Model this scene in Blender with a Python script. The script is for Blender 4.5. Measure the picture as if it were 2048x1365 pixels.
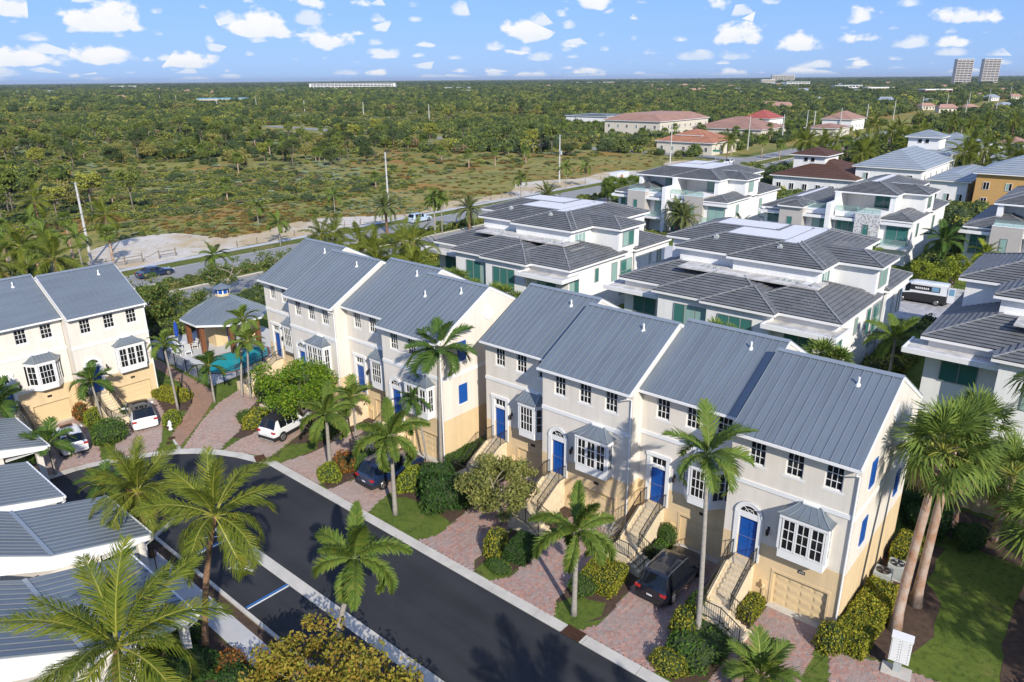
import bpy, bmesh, math, random
import numpy as np
from mathutils import Vector, Matrix, Euler
random.seed(7); RNG = np.random.default_rng(7)
SC = bpy.context.scene
for _o in list(bpy.data.objects): bpy.data.objects.remove(_o)
COL = SC.collection
PI = math.pi; R = math.radians

# ---------------------------------------------------------------- camera
# world grid: +X runs along the terraced rows towards the near right, +Y away behind them
F_PX, PITCH, ROLL, PSI, CAM_H = 1474.4, R(19.583), R(0.494), R(40.96), 26.0
cam = bpy.data.cameras.new('camera'); cam.sensor_width = 36.0; cam.lens = F_PX / 2048 * 36.0
cam.clip_start = 0.5; cam.clip_end = 60000
camo = bpy.data.objects.new('camera', cam); COL.objects.link(camo)
_fh = Vector((-math.sin(PSI), math.cos(PSI), 0)); _rt = Vector((math.cos(PSI), math.sin(PSI), 0)); _up = Vector((0, 0, 1))
_fw = _fh * math.cos(PITCH) - _up * math.sin(PITCH)
_dn = -_fh * math.sin(PITCH) - _up * math.cos(PITCH)
_r2 = _rt * math.cos(ROLL) + _dn * math.sin(ROLL); _d2 = -_rt * math.sin(ROLL) + _dn * math.cos(ROLL)
_m = Matrix.Identity(4)
for i in range(3):
    _m[i][0] = _r2[i]; _m[i][1] = -_d2[i]; _m[i][2] = -_fw[i]
_m[2][3] = CAM_H
camo.matrix_world = _m
SC.camera = camo

# ---------------------------------------------------------------- light
SUN_EL, SUN_AZ = R(31), R(120)          # azimuth clockwise from +Y
to_sun = Vector((math.cos(SUN_EL) * math.sin(SUN_AZ), math.cos(SUN_EL) * math.cos(SUN_AZ), math.sin(SUN_EL)))
sl = bpy.data.lights.new('sun', 'SUN'); sl.energy = 4.4; sl.angle = R(0.53); sl.color = (1.0, 0.93, 0.82)
so = bpy.data.objects.new('sun', sl); COL.objects.link(so)
so.rotation_euler = (-to_sun).to_track_quat('-Z', 'Y').to_euler()
SC.view_settings.view_transform = 'Standard'; SC.view_settings.look = 'None'
SC.view_settings.exposure = 0.34; SC.view_settings.gamma = 1.0

def build_world():
    w = bpy.data.worlds.new('World'); SC.world = w; w.use_nodes = True
    nt = w.node_tree; N = nt.nodes; L = nt.links
    for n in list(N): N.remove(n)
    out = N.new('ShaderNodeOutputWorld'); bg = N.new('ShaderNodeBackground')
    sky = N.new('ShaderNodeTexSky'); sky.sky_type = 'NISHITA'; sky.sun_disc = False
    sky.sun_elevation = SUN_EL; sky.sun_rotation = SUN_AZ
    sky.air_density = 1.0; sky.dust_density = 0.15; sky.ozone_density = 3.0; sky.altitude = 30
    def M(op, a=None, b=None, c=None, clamp=False):
        n = N.new('ShaderNodeMath'); n.operation = op; n.use_clamp = clamp
        for i, x in enumerate((a, b, c)):
            if x is None: continue
            if isinstance(x, (int, float)): n.inputs[i].default_value = x
            else: L.new(x, n.inputs[i])
        return n.outputs[0]
    tc = N.new('ShaderNodeTexCoord'); sep = N.new('ShaderNodeSeparateXYZ'); L.new(tc.outputs['Generated'], sep.inputs[0])
    x, y, z = sep.outputs
    az = M('ARCTAN2', x, y)
    el = M('ARCSINE', z)
    # cumulus: cells in (azimuth, warped elevation); same everywhere round the horizon
    elw = M('POWER', M('MAXIMUM', el, 0.0001), 0.62)
    nv = N.new('ShaderNodeCombineXYZ'); L.new(M('MULTIPLY', az, 34.0), nv.inputs[0]); L.new(M('MULTIPLY', el, 46.0), nv.inputs[1]); nv.inputs[2].default_value = 4.2
    nz = N.new('ShaderNodeTexNoise'); nz.inputs['Scale'].default_value = 1.0; nz.inputs['Detail'].default_value = 6; nz.inputs['Roughness'].default_value = 0.58
    L.new(nv.outputs[0], nz.inputs['Vector'])
    def layer(su, sv, seed, rad, amp, soft):
        cv = N.new('ShaderNodeCombineXYZ'); L.new(M('MULTIPLY', az, su), cv.inputs[0]); L.new(M('MULTIPLY', elw, sv), cv.inputs[1]); cv.inputs[2].default_value = seed
        vo = N.new('ShaderNodeTexVoronoi'); vo.feature = 'F1'; vo.voronoi_dimensions = '3D'; vo.inputs['Scale'].default_value = 1.0
        vo.inputs['Randomness'].default_value = 0.9
        L.new(cv.outputs[0], vo.inputs['Vector'])
        dlt = N.new('ShaderNodeVectorMath'); dlt.operation = 'SUBTRACT'; L.new(cv.outputs[0], dlt.inputs[0]); L.new(vo.outputs['Position'], dlt.inputs[1])
        ds = N.new('ShaderNodeSeparateXYZ'); L.new(dlt.outputs[0], ds.inputs[0])
        dy = ds.outputs[1]
        dy2 = M('MULTIPLY', dy, M('ADD', 0.80, M('MULTIPLY', M('LESS_THAN', dy, 0.0), 1.6)))   # flatter base
        d = M('SQRT', M('ADD', M('MULTIPLY', ds.outputs[0], ds.outputs[0]), M('MULTIPLY', dy2, dy2)))
        cs = N.new('ShaderNodeSeparateColor'); L.new(vo.outputs['Color'], cs.inputs[0])
        r = M('MULTIPLY', M('POWER', cs.outputs[0], 1.3), rad)
        e = M('ADD', M('SUBTRACT', r, d), M('MULTIPLY', M('SUBTRACT', nz.outputs['Fac'], 0.53), amp))
        mr = N.new('ShaderNodeMapRange'); mr.interpolation_type = 'SMOOTHSTEP'; mr.inputs[1].default_value = 0.0; mr.inputs[2].default_value = soft
        L.new(e, mr.inputs[0])
        return mr.outputs[0], M('ADD', M('ADD', M('MULTIPLY', dy, 0.9), 0.75), M('MULTIPLY', M('SUBTRACT', nz.outputs['Fac'], 0.5), 1.2))
    f1, s1 = layer(12.0, 13.0, 3.15, 0.62, 1.1, 0.20)
    f2, s2 = layer(21.0, 22.0, 7.7, 0.55, 1.0, 0.26)
    fac = M('MAXIMUM', f1, M('MULTIPLY', f2, 0.8))
    up = N.new('ShaderNodeMapRange'); up.inputs[1].default_value = 0.0; up.inputs[2].default_value = 0.006; L.new(el, up.inputs[0])
    fac = M('MULTIPLY', fac, up.outputs[0], clamp=True)
    fac = M('MULTIPLY', fac, 0.93)
    # bluer, less milky grade of the physical sky (same transform in every direction)
    sc_ = N.new('ShaderNodeSeparateColor'); L.new(sky.outputs[0], sc_.inputs[0])
    tint = N.new('ShaderNodeCombineColor')
    for i, (g_, k_) in enumerate(SKY_GRADE): L.new(M('MULTIPLY', M('POWER', sc_.outputs[i], g_), k_), tint.inputs[i])
    cc = N.new('ShaderNodeMixRGB'); cc.inputs[1].default_value = (3.9, 4.4, 5.1, 1); cc.inputs[2].default_value = (5.5, 5.45, 5.4, 1)
    L.new(M('MULTIPLY', s1, 1.0, clamp=True), cc.inputs[0])
    mix = N.new('ShaderNodeMixRGB'); L.new(fac, mix.inputs[0]); L.new(tint.outputs[0], mix.inputs[1]); L.new(cc.outputs[0], mix.inputs[2])
    L.new(mix.outputs[0], bg.inputs['Color']); bg.inputs['Strength'].default_value = 0.15
    L.new(bg.outputs[0], out.inputs['Surface'])
SKY_GRADE = ((.45, .80), (.4, 1.36), (.3, 2.95))
build_world()
SC.cycles.max_bounces = 5; SC.cycles.diffuse_bounces = 3; SC.cycles.glossy_bounces = 3; SC.cycles.transmission_bounces = 2; SC.cycles.caustics_reflective = False; SC.cycles.caustics_refractive = False

# ---------------------------------------------------------------- mesh helpers
class MB:
    def __init__(s): s.v = []; s.f = []; s.m = []
    def poly(s, pts, m=0):
        b = len(s.v); s.v += [tuple(p) for p in pts]; s.f.append(tuple(range(b, b + len(pts)))); s.m.append(m); return s
    def box(s, x0, x1, y0, y1, z0, z1, m=0, skip=''):
        b = len(s.v)
        s.v += [(x0,y0,z0),(x1,y0,z0),(x1,y1,z0),(x0,y1,z0),(x0,y0,z1),(x1,y0,z1),(x1,y1,z1),(x0,y1,z1)]
        F = {'b':(0,3,2,1),'t':(4,5,6,7),'f':(0,1,5,4),'r':(1,2,6,5),'k':(2,3,7,6),'l':(3,0,4,7)}
        for k, q in F.items():
            if k in skip: continue
            s.f.append(tuple(b + i for i in q)); s.m.append(m)
        return s
    def prism(s, poly, z0, z1, m=0, cap=True):
        n = len(poly); b = len(s.v)
        a = sum(poly[i][0]*poly[(i+1)%n][1]-poly[(i+1)%n][0]*poly[i][1] for i in range(n))
        if a < 0: poly = poly[::-1]
        s.v += [(p[0],p[1],z0) for p in poly] + [(p[0],p[1],z1) for p in poly]
        for i in range(n):
            j = (i+1) % n; s.f.append((b+i,b+j,b+n+j,b+n+i)); s.m.append(m)
        if cap:
            s.f.append(tuple(range(b+n,b+2*n))); s.m.append(m); s.f.append(tuple(range(b+n-1,b-1,-1))); s.m.append(m)
        return s
    def beam(s, p0, p1, w, h, m=0):
        p0 = Vector(p0); p1 = Vector(p1); d = (p1-p0).normalized()
        u = Vector((0,0,1)) if abs(d.z) < .95 else Vector((0,1,0))
        a = d.cross(u).normalized()*w/2; c = a.cross(d).normalized()*h/2
        b = len(s.v)
        for p in (p0,p1):
            for sa, sc in ((-1,-1),(1,-1),(1,1),(-1,1)): s.v.append(tuple(p+a*sa+c*sc))
        for q in ((0,1,5,4),(1,2,6,5),(2,3,7,6),(3,0,4,7),(3,2,1,0),(4,5,6,7)): s.f.append(tuple(b+i for i in q)); s.m.append(m)
        return s
    def tube(s, pts, rad, n=8, m=0, cap=True):
        pts = [Vector(p) for p in pts]; k = len(pts)
        if isinstance(rad, (int,float)): rad = [rad]*k
        b = len(s.v); ref = None
        for i in range(k):
            d = (pts[min(i+1,k-1)]-pts[max(i-1,0)]).normalized()
            if ref is None: ref = d.orthogonal().normalized()
            ref = (ref-d*ref.dot(d)).normalized(); c = d.cross(ref)
            for j in range(n):
                t = 2*PI*j/n; s.v.append(tuple(pts[i]+(ref*math.cos(t)+c*math.sin(t))*rad[i]))
        for i in range(k-1):
            for j in range(n):
                j2 = (j+1)%n; s.f.append((b+i*n+j,b+i*n+j2,b+(i+1)*n+j2,b+(i+1)*n+j)); s.m.append(m)
        if cap:
            s.f.append(tuple(range(b+n-1,b-1,-1))); s.m.append(m); s.f.append(tuple(range(b+(k-1)*n,b+k*n))); s.m.append(m)
        return s
    def cyl(s, x, y, z0, z1, r, n=12, m=0, r1=None): return s.tube([(x,y,z0),(x,y,z1)], [r, r if r1 is None else r1], n, m)
    def disc(s, c, nrm, r, n=16, m=0):
        nrm = Vector(nrm).normalized(); a = nrm.orthogonal().normalized(); b2 = nrm.cross(a); c = Vector(c)
        return s.poly([c+(a*math.cos(2*PI*i/n)+b2*math.sin(2*PI*i/n))*r for i in range(n)], m)
    def mesh(s, name, mats=(), smooth=False):
        me = bpy.data.meshes.new(name); me.from_pydata(s.v, [], s.f)
        for mm in (mats if isinstance(mats,(list,tuple)) else [mats]): me.materials.append(mm)
        if s.m and max(s.m) > 0: me.polygons.foreach_set('material_index', s.m)
        if smooth: me.polygons.foreach_set('use_smooth', [True]*len(me.polygons))
        me.update(); return me
    def build(s, name, mats, parent=None, loc=(0,0,0), rot=(0,0,0), smooth=False):
        return put(name, s.mesh(name, mats, smooth), parent, loc, rot)

def put(name, me, parent=None, loc=(0,0,0), rot=(0,0,0), scale=(1,1,1)):
    o = bpy.data.objects.new(name, me); COL.objects.link(o)
    if parent: o.parent = parent
    o.location = loc; o.rotation_euler = rot
    o.scale = scale if isinstance(scale,(tuple,list)) else (scale,)*3
    return o
def tag(o, label, cat, group=None):
    o['label'] = label; o['category'] = cat
    if group: o['group'] = group
    return o
def thing(name, label, cat, loc=(0,0,0), rz=0, group=None, scale=(1,1,1)):
    return tag(put(name, None, None, loc, (0,0,rz), scale), label, cat, group)
def struct(name, mb, mats, loc=(0,0,0), label=None):
    o = mb.build(name, mats, None, loc); o['kind'] = 'structure'
    if label: o['label'] = label
    return o
def stuff(o, label=None):
    o['kind'] = 'stuff'
    if label: o['label'] = label
    return o
def kids(o): return [c for c in bpy.data.objects if c.parent is o]
def copy_tree(root, loc, rz=0, label=None, scale=None, group=None):
    def rec(o, par):
        c = o.copy(); COL.objects.link(c); c.parent = par
        for ch in CHILD.get(o.name) or list(o.children): rec(ch, c)
        return c
    c = rec(root, None); c.location = loc; c.rotation_euler = (0,0,rz)
    if scale is not None: c.scale = scale if isinstance(scale,(tuple,list)) else (scale,)*3
    if label: c['label'] = label
    if group: c['group'] = group
    return c
CHILD = {}
def sharp(me, ang=35):
    bm = bmesh.new(); bm.from_mesh(me)
    for f in bm.faces: f.smooth = True
    for e in bm.edges:
        e.smooth = len(e.link_faces) == 2 and e.calc_face_angle(0) < R(ang)
    bmesh.ops.delete(bm, geom=[v for v in bm.verts if not v.link_faces], context='VERTS')
    bm.to_mesh(me); bm.free(); return me

# ---------------------------------------------------------------- materials
def _new(name):
    m = bpy.data.materials.new(name); m.use_nodes = True
    nt = m.node_tree; return m, nt.nodes, nt.links, nt.nodes['Principled BSDF']
def rgb(c): return (c[0], c[1], c[2], 1)
def mat(name, col, rough=0.7, metal=0.0, var=0.12, scale=1.5, bump=0.0, bscale=20.0, col2=None, spec=0.5, detail=6, coat=0.0, stretch=None, streak=0.0, sdir=(2.2,2.2,.12)):
    m, N, L, P = _new(name)
    P.inputs['Roughness'].default_value = rough; P.inputs['Metallic'].default_value = metal
    P.inputs['Specular IOR Level'].default_value = spec; P.inputs['Coat Weight'].default_value = coat
    if coat: P.inputs['Coat Roughness'].default_value = 0.05
    g = N.new('ShaderNodeNewGeometry'); vec = g.outputs['Position']
    if stretch:
        mp = N.new('ShaderNodeMapping'); mp.inputs['Scale'].default_value = stretch; L.new(vec, mp.inputs[0]); vec = mp.outputs[0]
    if var or col2:
        nz = N.new('ShaderNodeTexNoise'); nz.inputs['Scale'].default_value = scale; nz.inputs['Detail'].default_value = detail; nz.inputs['Roughness'].default_value = .62
        L.new(vec, nz.inputs['Vector'])
        cr = N.new('ShaderNodeValToRGB'); L.new(nz.outputs['Fac'], cr.inputs[0])
        c2 = col2 or tuple(c*(1-var) for c in col)
        cr.color_ramp.elements[0].position = .32; cr.color_ramp.elements[0].color = rgb(c2)
        cr.color_ramp.elements[1].position = .66; cr.color_ramp.elements[1].color = rgb(col)
        cout = cr.outputs[0]
        if streak:
            mp2 = N.new('ShaderNodeMapping'); mp2.inputs['Scale'].default_value = sdir; L.new(g.outputs['Position'], mp2.inputs[0])
            n3 = N.new('ShaderNodeTexNoise'); n3.inputs['Scale'].default_value = 1.0; n3.inputs['Detail'].default_value = 4; L.new(mp2.outputs[0], n3.inputs['Vector'])
            mr3 = N.new('ShaderNodeMapRange'); mr3.inputs[1].default_value = .42; mr3.inputs[2].default_value = .72; mr3.inputs[3].default_value = 1.0; mr3.inputs[4].default_value = 1.0-streak; L.new(n3.outputs['Fac'], mr3.inputs[0])
            mm3 = N.new('ShaderNodeMixRGB'); mm3.blend_type = 'MULTIPLY'; mm3.inputs[0].default_value = 1.0; L.new(cout, mm3.inputs[1]); L.new(mr3.outputs[0], mm3.inputs[2]); cout = mm3.outputs[0]
        L.new(cout, P.inputs['Base Color'])
    else: P.inputs['Base Color'].default_value = rgb(col)
    if bump:
        n2 = N.new('ShaderNodeTexNoise'); n2.inputs['Scale'].default_value = bscale; n2.inputs['Detail'].default_value = 4; L.new(g.outputs['Position'], n2.inputs['Vector'])
        b = N.new('ShaderNodeBump'); b.inputs['Strength'].default_value = bump; b.inputs['Distance'].default_value = .02
        L.new(n2.outputs['Fac'], b.inputs['Height']); L.new(b.outputs[0], P.inputs['Normal'])
    return m
def ramp_mat(name, cols, rough=.7, island=True, trans=0.0, spec=.3, patch=None, patch_scale=.35, obj_random=0.0):
    """colour picked per island (leaf, brick), optional world-space patches, optional translucency"""
    m, N, L, P = _new(name); P.inputs['Roughness'].default_value = rough; P.inputs['Specular IOR Level'].default_value = spec
    g = N.new('ShaderNodeNewGeometry')
    cr = N.new('ShaderNodeValToRGB'); k = len(cols); cr.color_ramp.interpolation = 'LINEAR'
    while len(cr.color_ramp.elements) < k: cr.color_ramp.elements.new(0.5)
    for i, c in enumerate(cols): cr.color_ramp.elements[i].position = i/(k-1); cr.color_ramp.elements[i].color = rgb(c)
    fac = g.outputs['Random Per Island']
    if obj_random:
        oi = N.new('ShaderNodeObjectInfo'); mx = N.new('ShaderNodeMix'); mx.data_type = 'FLOAT'; mx.inputs[0].default_value = obj_random
        L.new(fac, mx.inputs[2]); L.new(oi.outputs['Random'], mx.inputs[3]); fac = mx.outputs[0]
    L.new(fac, cr.inputs[0]); col = cr.outputs[0]
    if patch:
        nz = N.new('ShaderNodeTexNoise'); nz.inputs['Scale'].default_value = patch_scale; nz.inputs['Detail'].default_value = 4; L.new(g.outputs['Position'], nz.inputs['Vector'])
        c2 = N.new('ShaderNodeValToRGB'); c2.color_ramp.elements[0].position = .46; c2.color_ramp.elements[1].position = .62
        c2.color_ramp.elements[0].color = (0,0,0,1); c2.color_ramp.elements[1].color = (1,1,1,1); L.new(nz.outputs['Fac'], c2.inputs[0])
        mx = N.new('ShaderNodeMixRGB'); mx.inputs[2].default_value = rgb(patch); L.new(col, mx.inputs[1])
        ml = N.new('ShaderNodeMath'); ml.operation = 'MULTIPLY'; ml.inputs[1].default_value = .6; L.new(c2.outputs[0], ml.inputs[0]); L.new(ml.outputs[0], mx.inputs[0]); col = mx.outputs[0]
    L.new(col, P.inputs['Base Color'])
    if trans:
        t = N.new('ShaderNodeBsdfTranslucent'); L.new(col, t.inputs[0]); ms = N.new('ShaderNodeMixShader'); ms.inputs[0].default_value = trans
        L.new(P.outputs[0], ms.inputs[1]); L.new(t.outputs[0], ms.inputs[2]); L.new(ms.outputs[0], N['Material Output'].inputs[0])
    return m
def glass(name, col, rough=.06):
    m, N, L, P = _new(name); P.inputs['Base Color'].default_value = rgb(col); P.inputs['Roughness'].default_value = rough
    P.inputs['Specular IOR Level'].default_value = .55
    g = N.new('ShaderNodeNewGeometry'); nz = N.new('ShaderNodeTexNoise'); nz.inputs['Scale'].default_value = .5; L.new(g.outputs['Position'], nz.inputs['Vector'])
    b = N.new('ShaderNodeBump'); b.inputs['Strength'].default_value = .04; b.inputs['Distance'].default_value = .1; L.new(nz.outputs['Fac'], b.inputs['Height']); L.new(b.outputs[0], P.inputs['Normal'])
    return m
M = {}
M['stucco'] = mat('stucco_cream', (.74,.685,.605), .9, var=.07, scale=.6, bump=.25, bscale=30, streak=.10)
M['stucco_yellow'] = mat('stucco_yellow', (.72,.55,.325), .9, var=.10, scale=.7, bump=.25, bscale=30, streak=.12)
M['stucco_white'] = mat('stucco_white', (.80,.80,.785), .85, var=.05, scale=.5, bump=.15, bscale=25, streak=.08)
M['stucco_grey'] = mat('stucco_grey', (.46,.43,.40), .9, var=.08, scale=.6)
M['trim'] = mat('white_trim', (.78,.78,.77), .55, var=.05, scale=2)
M['metal_roof'] = mat('grey_standing_seam_metal', (.20,.235,.265), .42, metal=.3, var=.14, scale=.5, stretch=(1,.35,.35), streak=.16, sdir=(2.6,.22,.22))
M['metal_seam'] = mat('grey_seam_metal', (.30,.34,.37), .35, metal=.4, var=.08)
M['door_blue'] = mat('blue_door_paint', (.008,.085,.36), .35, var=.12, scale=2)
M['glass_dark'] = glass('dark_window_glass', (.012,.014,.016))
M['glass_teal'] = glass('teal_window_glass', (.05,.17,.15), .05)
M['glass_curtain'] = mat('curtained_teal_glass', (.30,.46,.42), .12, var=.25, scale=3, stretch=(6,6,.3))
M['frame_grey'] = mat('grey_window_frame', (.28,.29,.29), .5, var=.05)
M['iron'] = mat('black_iron', (.02,.018,.017), .5, var=.1)
M['garage'] = mat('cream_garage_door', (.70,.54,.31), .7, var=.05)
M['stair'] = mat('cream_stair', (.72,.60,.41), .85, var=.18, scale=2.5)
M['tile_gap'] = mat('tile_gap_shade', (.012,.012,.013), 1, var=.2)  # near-black colour paints the shade into the recess under each tile course
M['tile'] = mat('grey_roof_tile', (.165,.172,.18), .75, var=.34, scale=.9, bump=.3, bscale=8)
M['cap'] = mat('roof_cap_mortar', (.27,.28,.29), .8, var=.45, scale=2.2)
M['deck_white'] = mat('white_roof_membrane', (.64,.64,.64), .8, var=.06, scale=.25)
M['deck_stained'] = mat('stained_roof_slab', (.62,.60,.57), .9, var=.45, scale=1.2)
M['terrace'] = mat('terrace_tile', (.52,.47,.40), .8, var=.1)
def clear_glass(name, col, k):
    m, N, L, P = _new(name); P.inputs['Base Color'].default_value = rgb(col); P.inputs['Roughness'].default_value = .05
    t = N.new('ShaderNodeBsdfTransparent'); t.inputs[0].default_value = (.82,.93,.90,1); ms = N.new('ShaderNodeMixShader'); ms.inputs[0].default_value = k
    L.new(t.outputs[0], ms.inputs[1]); L.new(P.outputs[0], ms.inputs[2]); L.new(ms.outputs[0], N['Material Output'].inputs[0]); return m
M['rail_glass'] = clear_glass('rail_glass', (.42,.52,.50), .22)
M['asphalt'] = mat('fresh_asphalt', (.026,.028,.032), .85, var=.40, scale=.22, bump=.25, bscale=60, col2=(.040,.042,.046), spec=.3, detail=9, streak=.25, sdir=(.10,1.1,1))
M['asphalt_old'] = mat('grey_road', (.27,.27,.26), .9, var=.16, scale=.25, bump=.1, bscale=40)
M['concrete'] = mat('pale_concrete', (.56,.53,.47), .9, var=.22, scale=.9, bump=.15, bscale=30)
M['walk'] = mat('sidewalk_concrete', (.50,.50,.50), .9, var=.15, scale=.7)
M['mulch'] = mat('brown_mulch', (.095,.058,.038), 1, var=.6, scale=3.0, bump=1.0, bscale=35, col2=(.05,.03,.02))
M['sand_joint'] = mat('paver_joint_sand', (.20,.145,.12), 1, var=.3, scale=2)
M['yellow_line'] = mat('yellow_road_paint', (.55,.38,.07), .8)
M['white_line'] = mat('white_road_paint', (.72,.72,.70), .8, var=.2, scale=3)
M['blue_line'] = mat('blue_road_paint', (.02,.16,.48), .7, var=.2, scale=3)
M['rust'] = mat('rusted_grate', (.10,.045,.022), .8, metal=.3, var=.4, scale=5)
M['wood'] = mat('brown_wood_column', (.20,.075,.03), .7, var=.25, scale=3)
M['wood_grey'] = mat('weathered_wood', (.22,.19,.15), .9, var=.3, scale=2)
M['white_plastic'] = mat('white_plastic', (.75,.75,.74), .5, var=.05)
M['canvas_blue'] = mat('blue_canvas', (.012,.06,.38), .9, var=.2)
M['pole'] = mat('concrete_pole', (.52,.52,.50), .9, var=.2, scale=.8)
M['wire'] = mat('wire', (.10,.10,.10), .6, var=0)
M['tyre'] = mat('tyre_rubber', (.014,.014,.014), .85, var=.2)
M['rim'] = mat('alloy_rim', (.45,.45,.46), .3, metal=.8, var=.1)
M['car_black'] = mat('black_blue_car_paint', (.006,.008,.016), .25, var=.0, coat=1)
M['car_navy'] = mat('navy_car_paint', (.010,.022,.065), .25, var=.0, coat=1)
M['car_white'] = mat('white_car_paint', (.72,.73,.74), .3, var=.0, coat=1)
M['car_silver'] = mat('pale_blue_car_paint', (.42,.52,.60), .3, var=.0, coat=1)
M['car_red'] = mat('red_car_paint', (.35,.02,.02), .3, var=.0, coat=1)
M['car_glass'] = glass('car_glass', (.008,.010,.013), .03)
M['red_lamp'] = mat('red_tail_lamp', (.42,.012,.012), .2, var=0, coat=1)
M['black_plastic'] = mat('black_plastic', (.02,.02,.021), .6, var=.1)
M['chrome'] = mat('chrome_strip', (.65,.66,.67), .2, metal=.9, var=0)
M['plate'] = mat('licence_plate', (.70,.72,.70), .5, var=.2, scale=20)
M['head_lamp'] = mat('head_lamp', (.60,.62,.65), .1, var=0, coat=1)
M['terracotta'] = mat('terracotta_roof', (.50,.215,.12), .85, var=.25, scale=.4)
M['terracotta_pale'] = mat('pale_terracotta_roof', (.42,.24,.18), .85, var=.2, scale=.4)
M['red_roof'] = mat('red_roof', (.42,.10,.08), .8, var=.15, scale=.4)
M['brown_roof'] = mat('brown_tile_roof', (.115,.052,.032), .85, var=.35, scale=.6, stretch=(.4,3,3))
M['grey_metal_far'] = mat('light_grey_metal_roof', (.34,.38,.41), .5, metal=.2, var=.12, scale=.5)
M['cream_far'] = mat('cream_wall_far', (.62,.57,.48), .9, var=.05)
M['orange_wall'] = mat('orange_wall', (.55,.33,.12), .9, var=.06)
M['aqua_wall'] = mat('pale_aqua_wall', (.55,.66,.66), .9, var=.05)
M['blue_roof'] = mat('blue_metal_roof', (.16,.32,.46), .6, var=.1)
M['green_sign'] = mat('green_sign', (.01,.22,.14), .5, var=0)
M['brick'] = ramp_mat('paver_brick', [(.33,.20,.165),(.40,.22,.175),(.30,.21,.185),(.43,.27,.22),(.36,.275,.245),(.29,.245,.23),(.45,.245,.185)], .9, patch=(.33,.265,.24), patch_scale=.55)
M['brick_old'] = ramp_mat('worn_paver_brick', [(.34,.225,.185),(.42,.275,.22),(.31,.235,.205),(.44,.32,.265),(.37,.285,.245)], .9, patch=(.36,.30,.265), patch_scale=.45)
M['brick_tan'] = ramp_mat('tan_paver_brick', [(.30,.175,.115),(.36,.21,.135),(.27,.165,.115),(.33,.22,.15)], .9, patch=(.26,.18,.14), patch_scale=.4)
M['paver_grey'] = ramp_mat('grey_paver', [(.30,.30,.31),(.40,.40,.41),(.34,.33,.33),(.46,.45,.44)], .9)
M['water_pool'] = mat('pool_water', (.02,.36,.38), .04, var=.25, scale=.8, bump=.15, bscale=3, col2=(.01,.28,.32))
M['pool_tile'] = mat('pool_tile', (.05,.20,.30), .4, var=.2)
M['deck'] = mat('pool_deck', (.56,.56,.55), .9, var=.12, scale=.6)
M['coping'] = mat('red_coping', (.30,.13,.09), .9, var=.3, scale=6)
M['ac'] = mat('grey_steel_case', (.42,.45,.44), .55, var=.12, scale=3)
M['copper'] = mat('lamp_black', (.03,.028,.026), .4, metal=.5, var=.1)
# foliage
def leaf(name, cols, trans=.28, rough=.62, **k): return ramp_mat(name, cols, rough, trans=trans, spec=.14, **k)
M['coco'] = leaf('coconut_leaf', [(.075,.12,.014),(.13,.175,.02),(.20,.23,.028),(.09,.14,.02),(.30,.27,.035)], .34)
M['fox'] = leaf('foxtail_leaf', [(.075,.14,.022),(.115,.19,.03),(.17,.23,.042),(.09,.155,.03),(.24,.25,.045)], .28)
M['darkpalm'] = leaf('dark_palm_leaf', [(.04,.085,.016),(.06,.12,.022),(.09,.155,.028),(.05,.10,.022)], .25)
M['fan'] = leaf('fan_leaf', [(.08,.135,.026),(.14,.20,.036),(.21,.265,.048),(.10,.16,.036)], .28)
M['fan_dry'] = leaf('dry_fan_leaf', [(.30,.20,.10),(.40,.29,.15),(.22,.16,.08)], .2)
M['date'] = leaf('date_leaf', [(.09,.125,.04),(.14,.17,.055),(.18,.20,.07)], .2)
M['rachis'] = mat('yellow_green_rib', (.30,.30,.05), .5, var=.3, scale=2)
M['rachis_dark'] = mat('green_rib', (.12,.16,.04), .5, var=.2, scale=2)
M['trunk_grey'] = mat('ringed_grey_trunk', (.34,.31,.27), .95, var=.35, scale=2.5, bump=.5, bscale=6, stretch=(1,1,5))
M['trunk_brown'] = mat('brown_trunk', (.26,.15,.085), .95, var=.5, scale=4, bump=.8, bscale=10)
M['trunk_fan'] = mat('mottled_fan_trunk', (.42,.36,.31), .95, var=.4, scale=1.6, bump=.8, bscale=9, col2=(.30,.145,.07))
M['crownshaft'] = mat('green_crownshaft', (.16,.22,.05), .5, var=.2)
M['bark'] = mat('grey_bark', (.20,.165,.13), .95, var=.35, scale=4, bump=.6, bscale=12)
M['bark_pale'] = mat('pale_bark', (.40,.36,.30), .95, var=.3, scale=4)
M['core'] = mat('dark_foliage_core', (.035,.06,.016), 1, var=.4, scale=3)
M['hedge_green'] = leaf('hedge_green', [(.045,.10,.016),(.07,.14,.022),(.105,.18,.03),(.055,.115,.02)], .2, patch=(.09,.12,.02), patch_scale=.9)
M['hedge_dark'] = leaf('hedge_dark', [(.024,.06,.013),(.04,.09,.019),(.06,.12,.026)], .18)
M['hedge_yellow'] = leaf('hedge_yellow', [(.08,.13,.018),(.17,.20,.025),(.30,.28,.032),(.42,.37,.04),(.11,.15,.02)], .25)
M['croton'] = leaf('croton_red', [(.16,.055,.018),(.30,.07,.02),(.13,.10,.022),(.36,.17,.03),(.09,.03,.018)], .2)
M['lime_shrub'] = leaf('lime_shrub', [(.14,.20,.02),(.24,.29,.03),(.32,.34,.035),(.10,.15,.02)], .28)
M['tree_green'] = leaf('bright_tree_leaf', [(.07,.15,.014),(.12,.22,.02),(.18,.28,.026),(.09,.18,.016),(.28,.33,.03)], .3)
M['tree_olive'] = leaf('olive_tree_leaf', [(.12,.15,.04),(.19,.215,.055),(.26,.27,.075),(.32,.30,.09),(.15,.18,.05)], .28)
M['tree_autumn'] = leaf('autumn_tree_leaf', [(.16,.16,.03),(.26,.23,.032),(.35,.28,.04),(.30,.16,.04),(.20,.22,.032),(.40,.33,.045)], .28)
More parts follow.
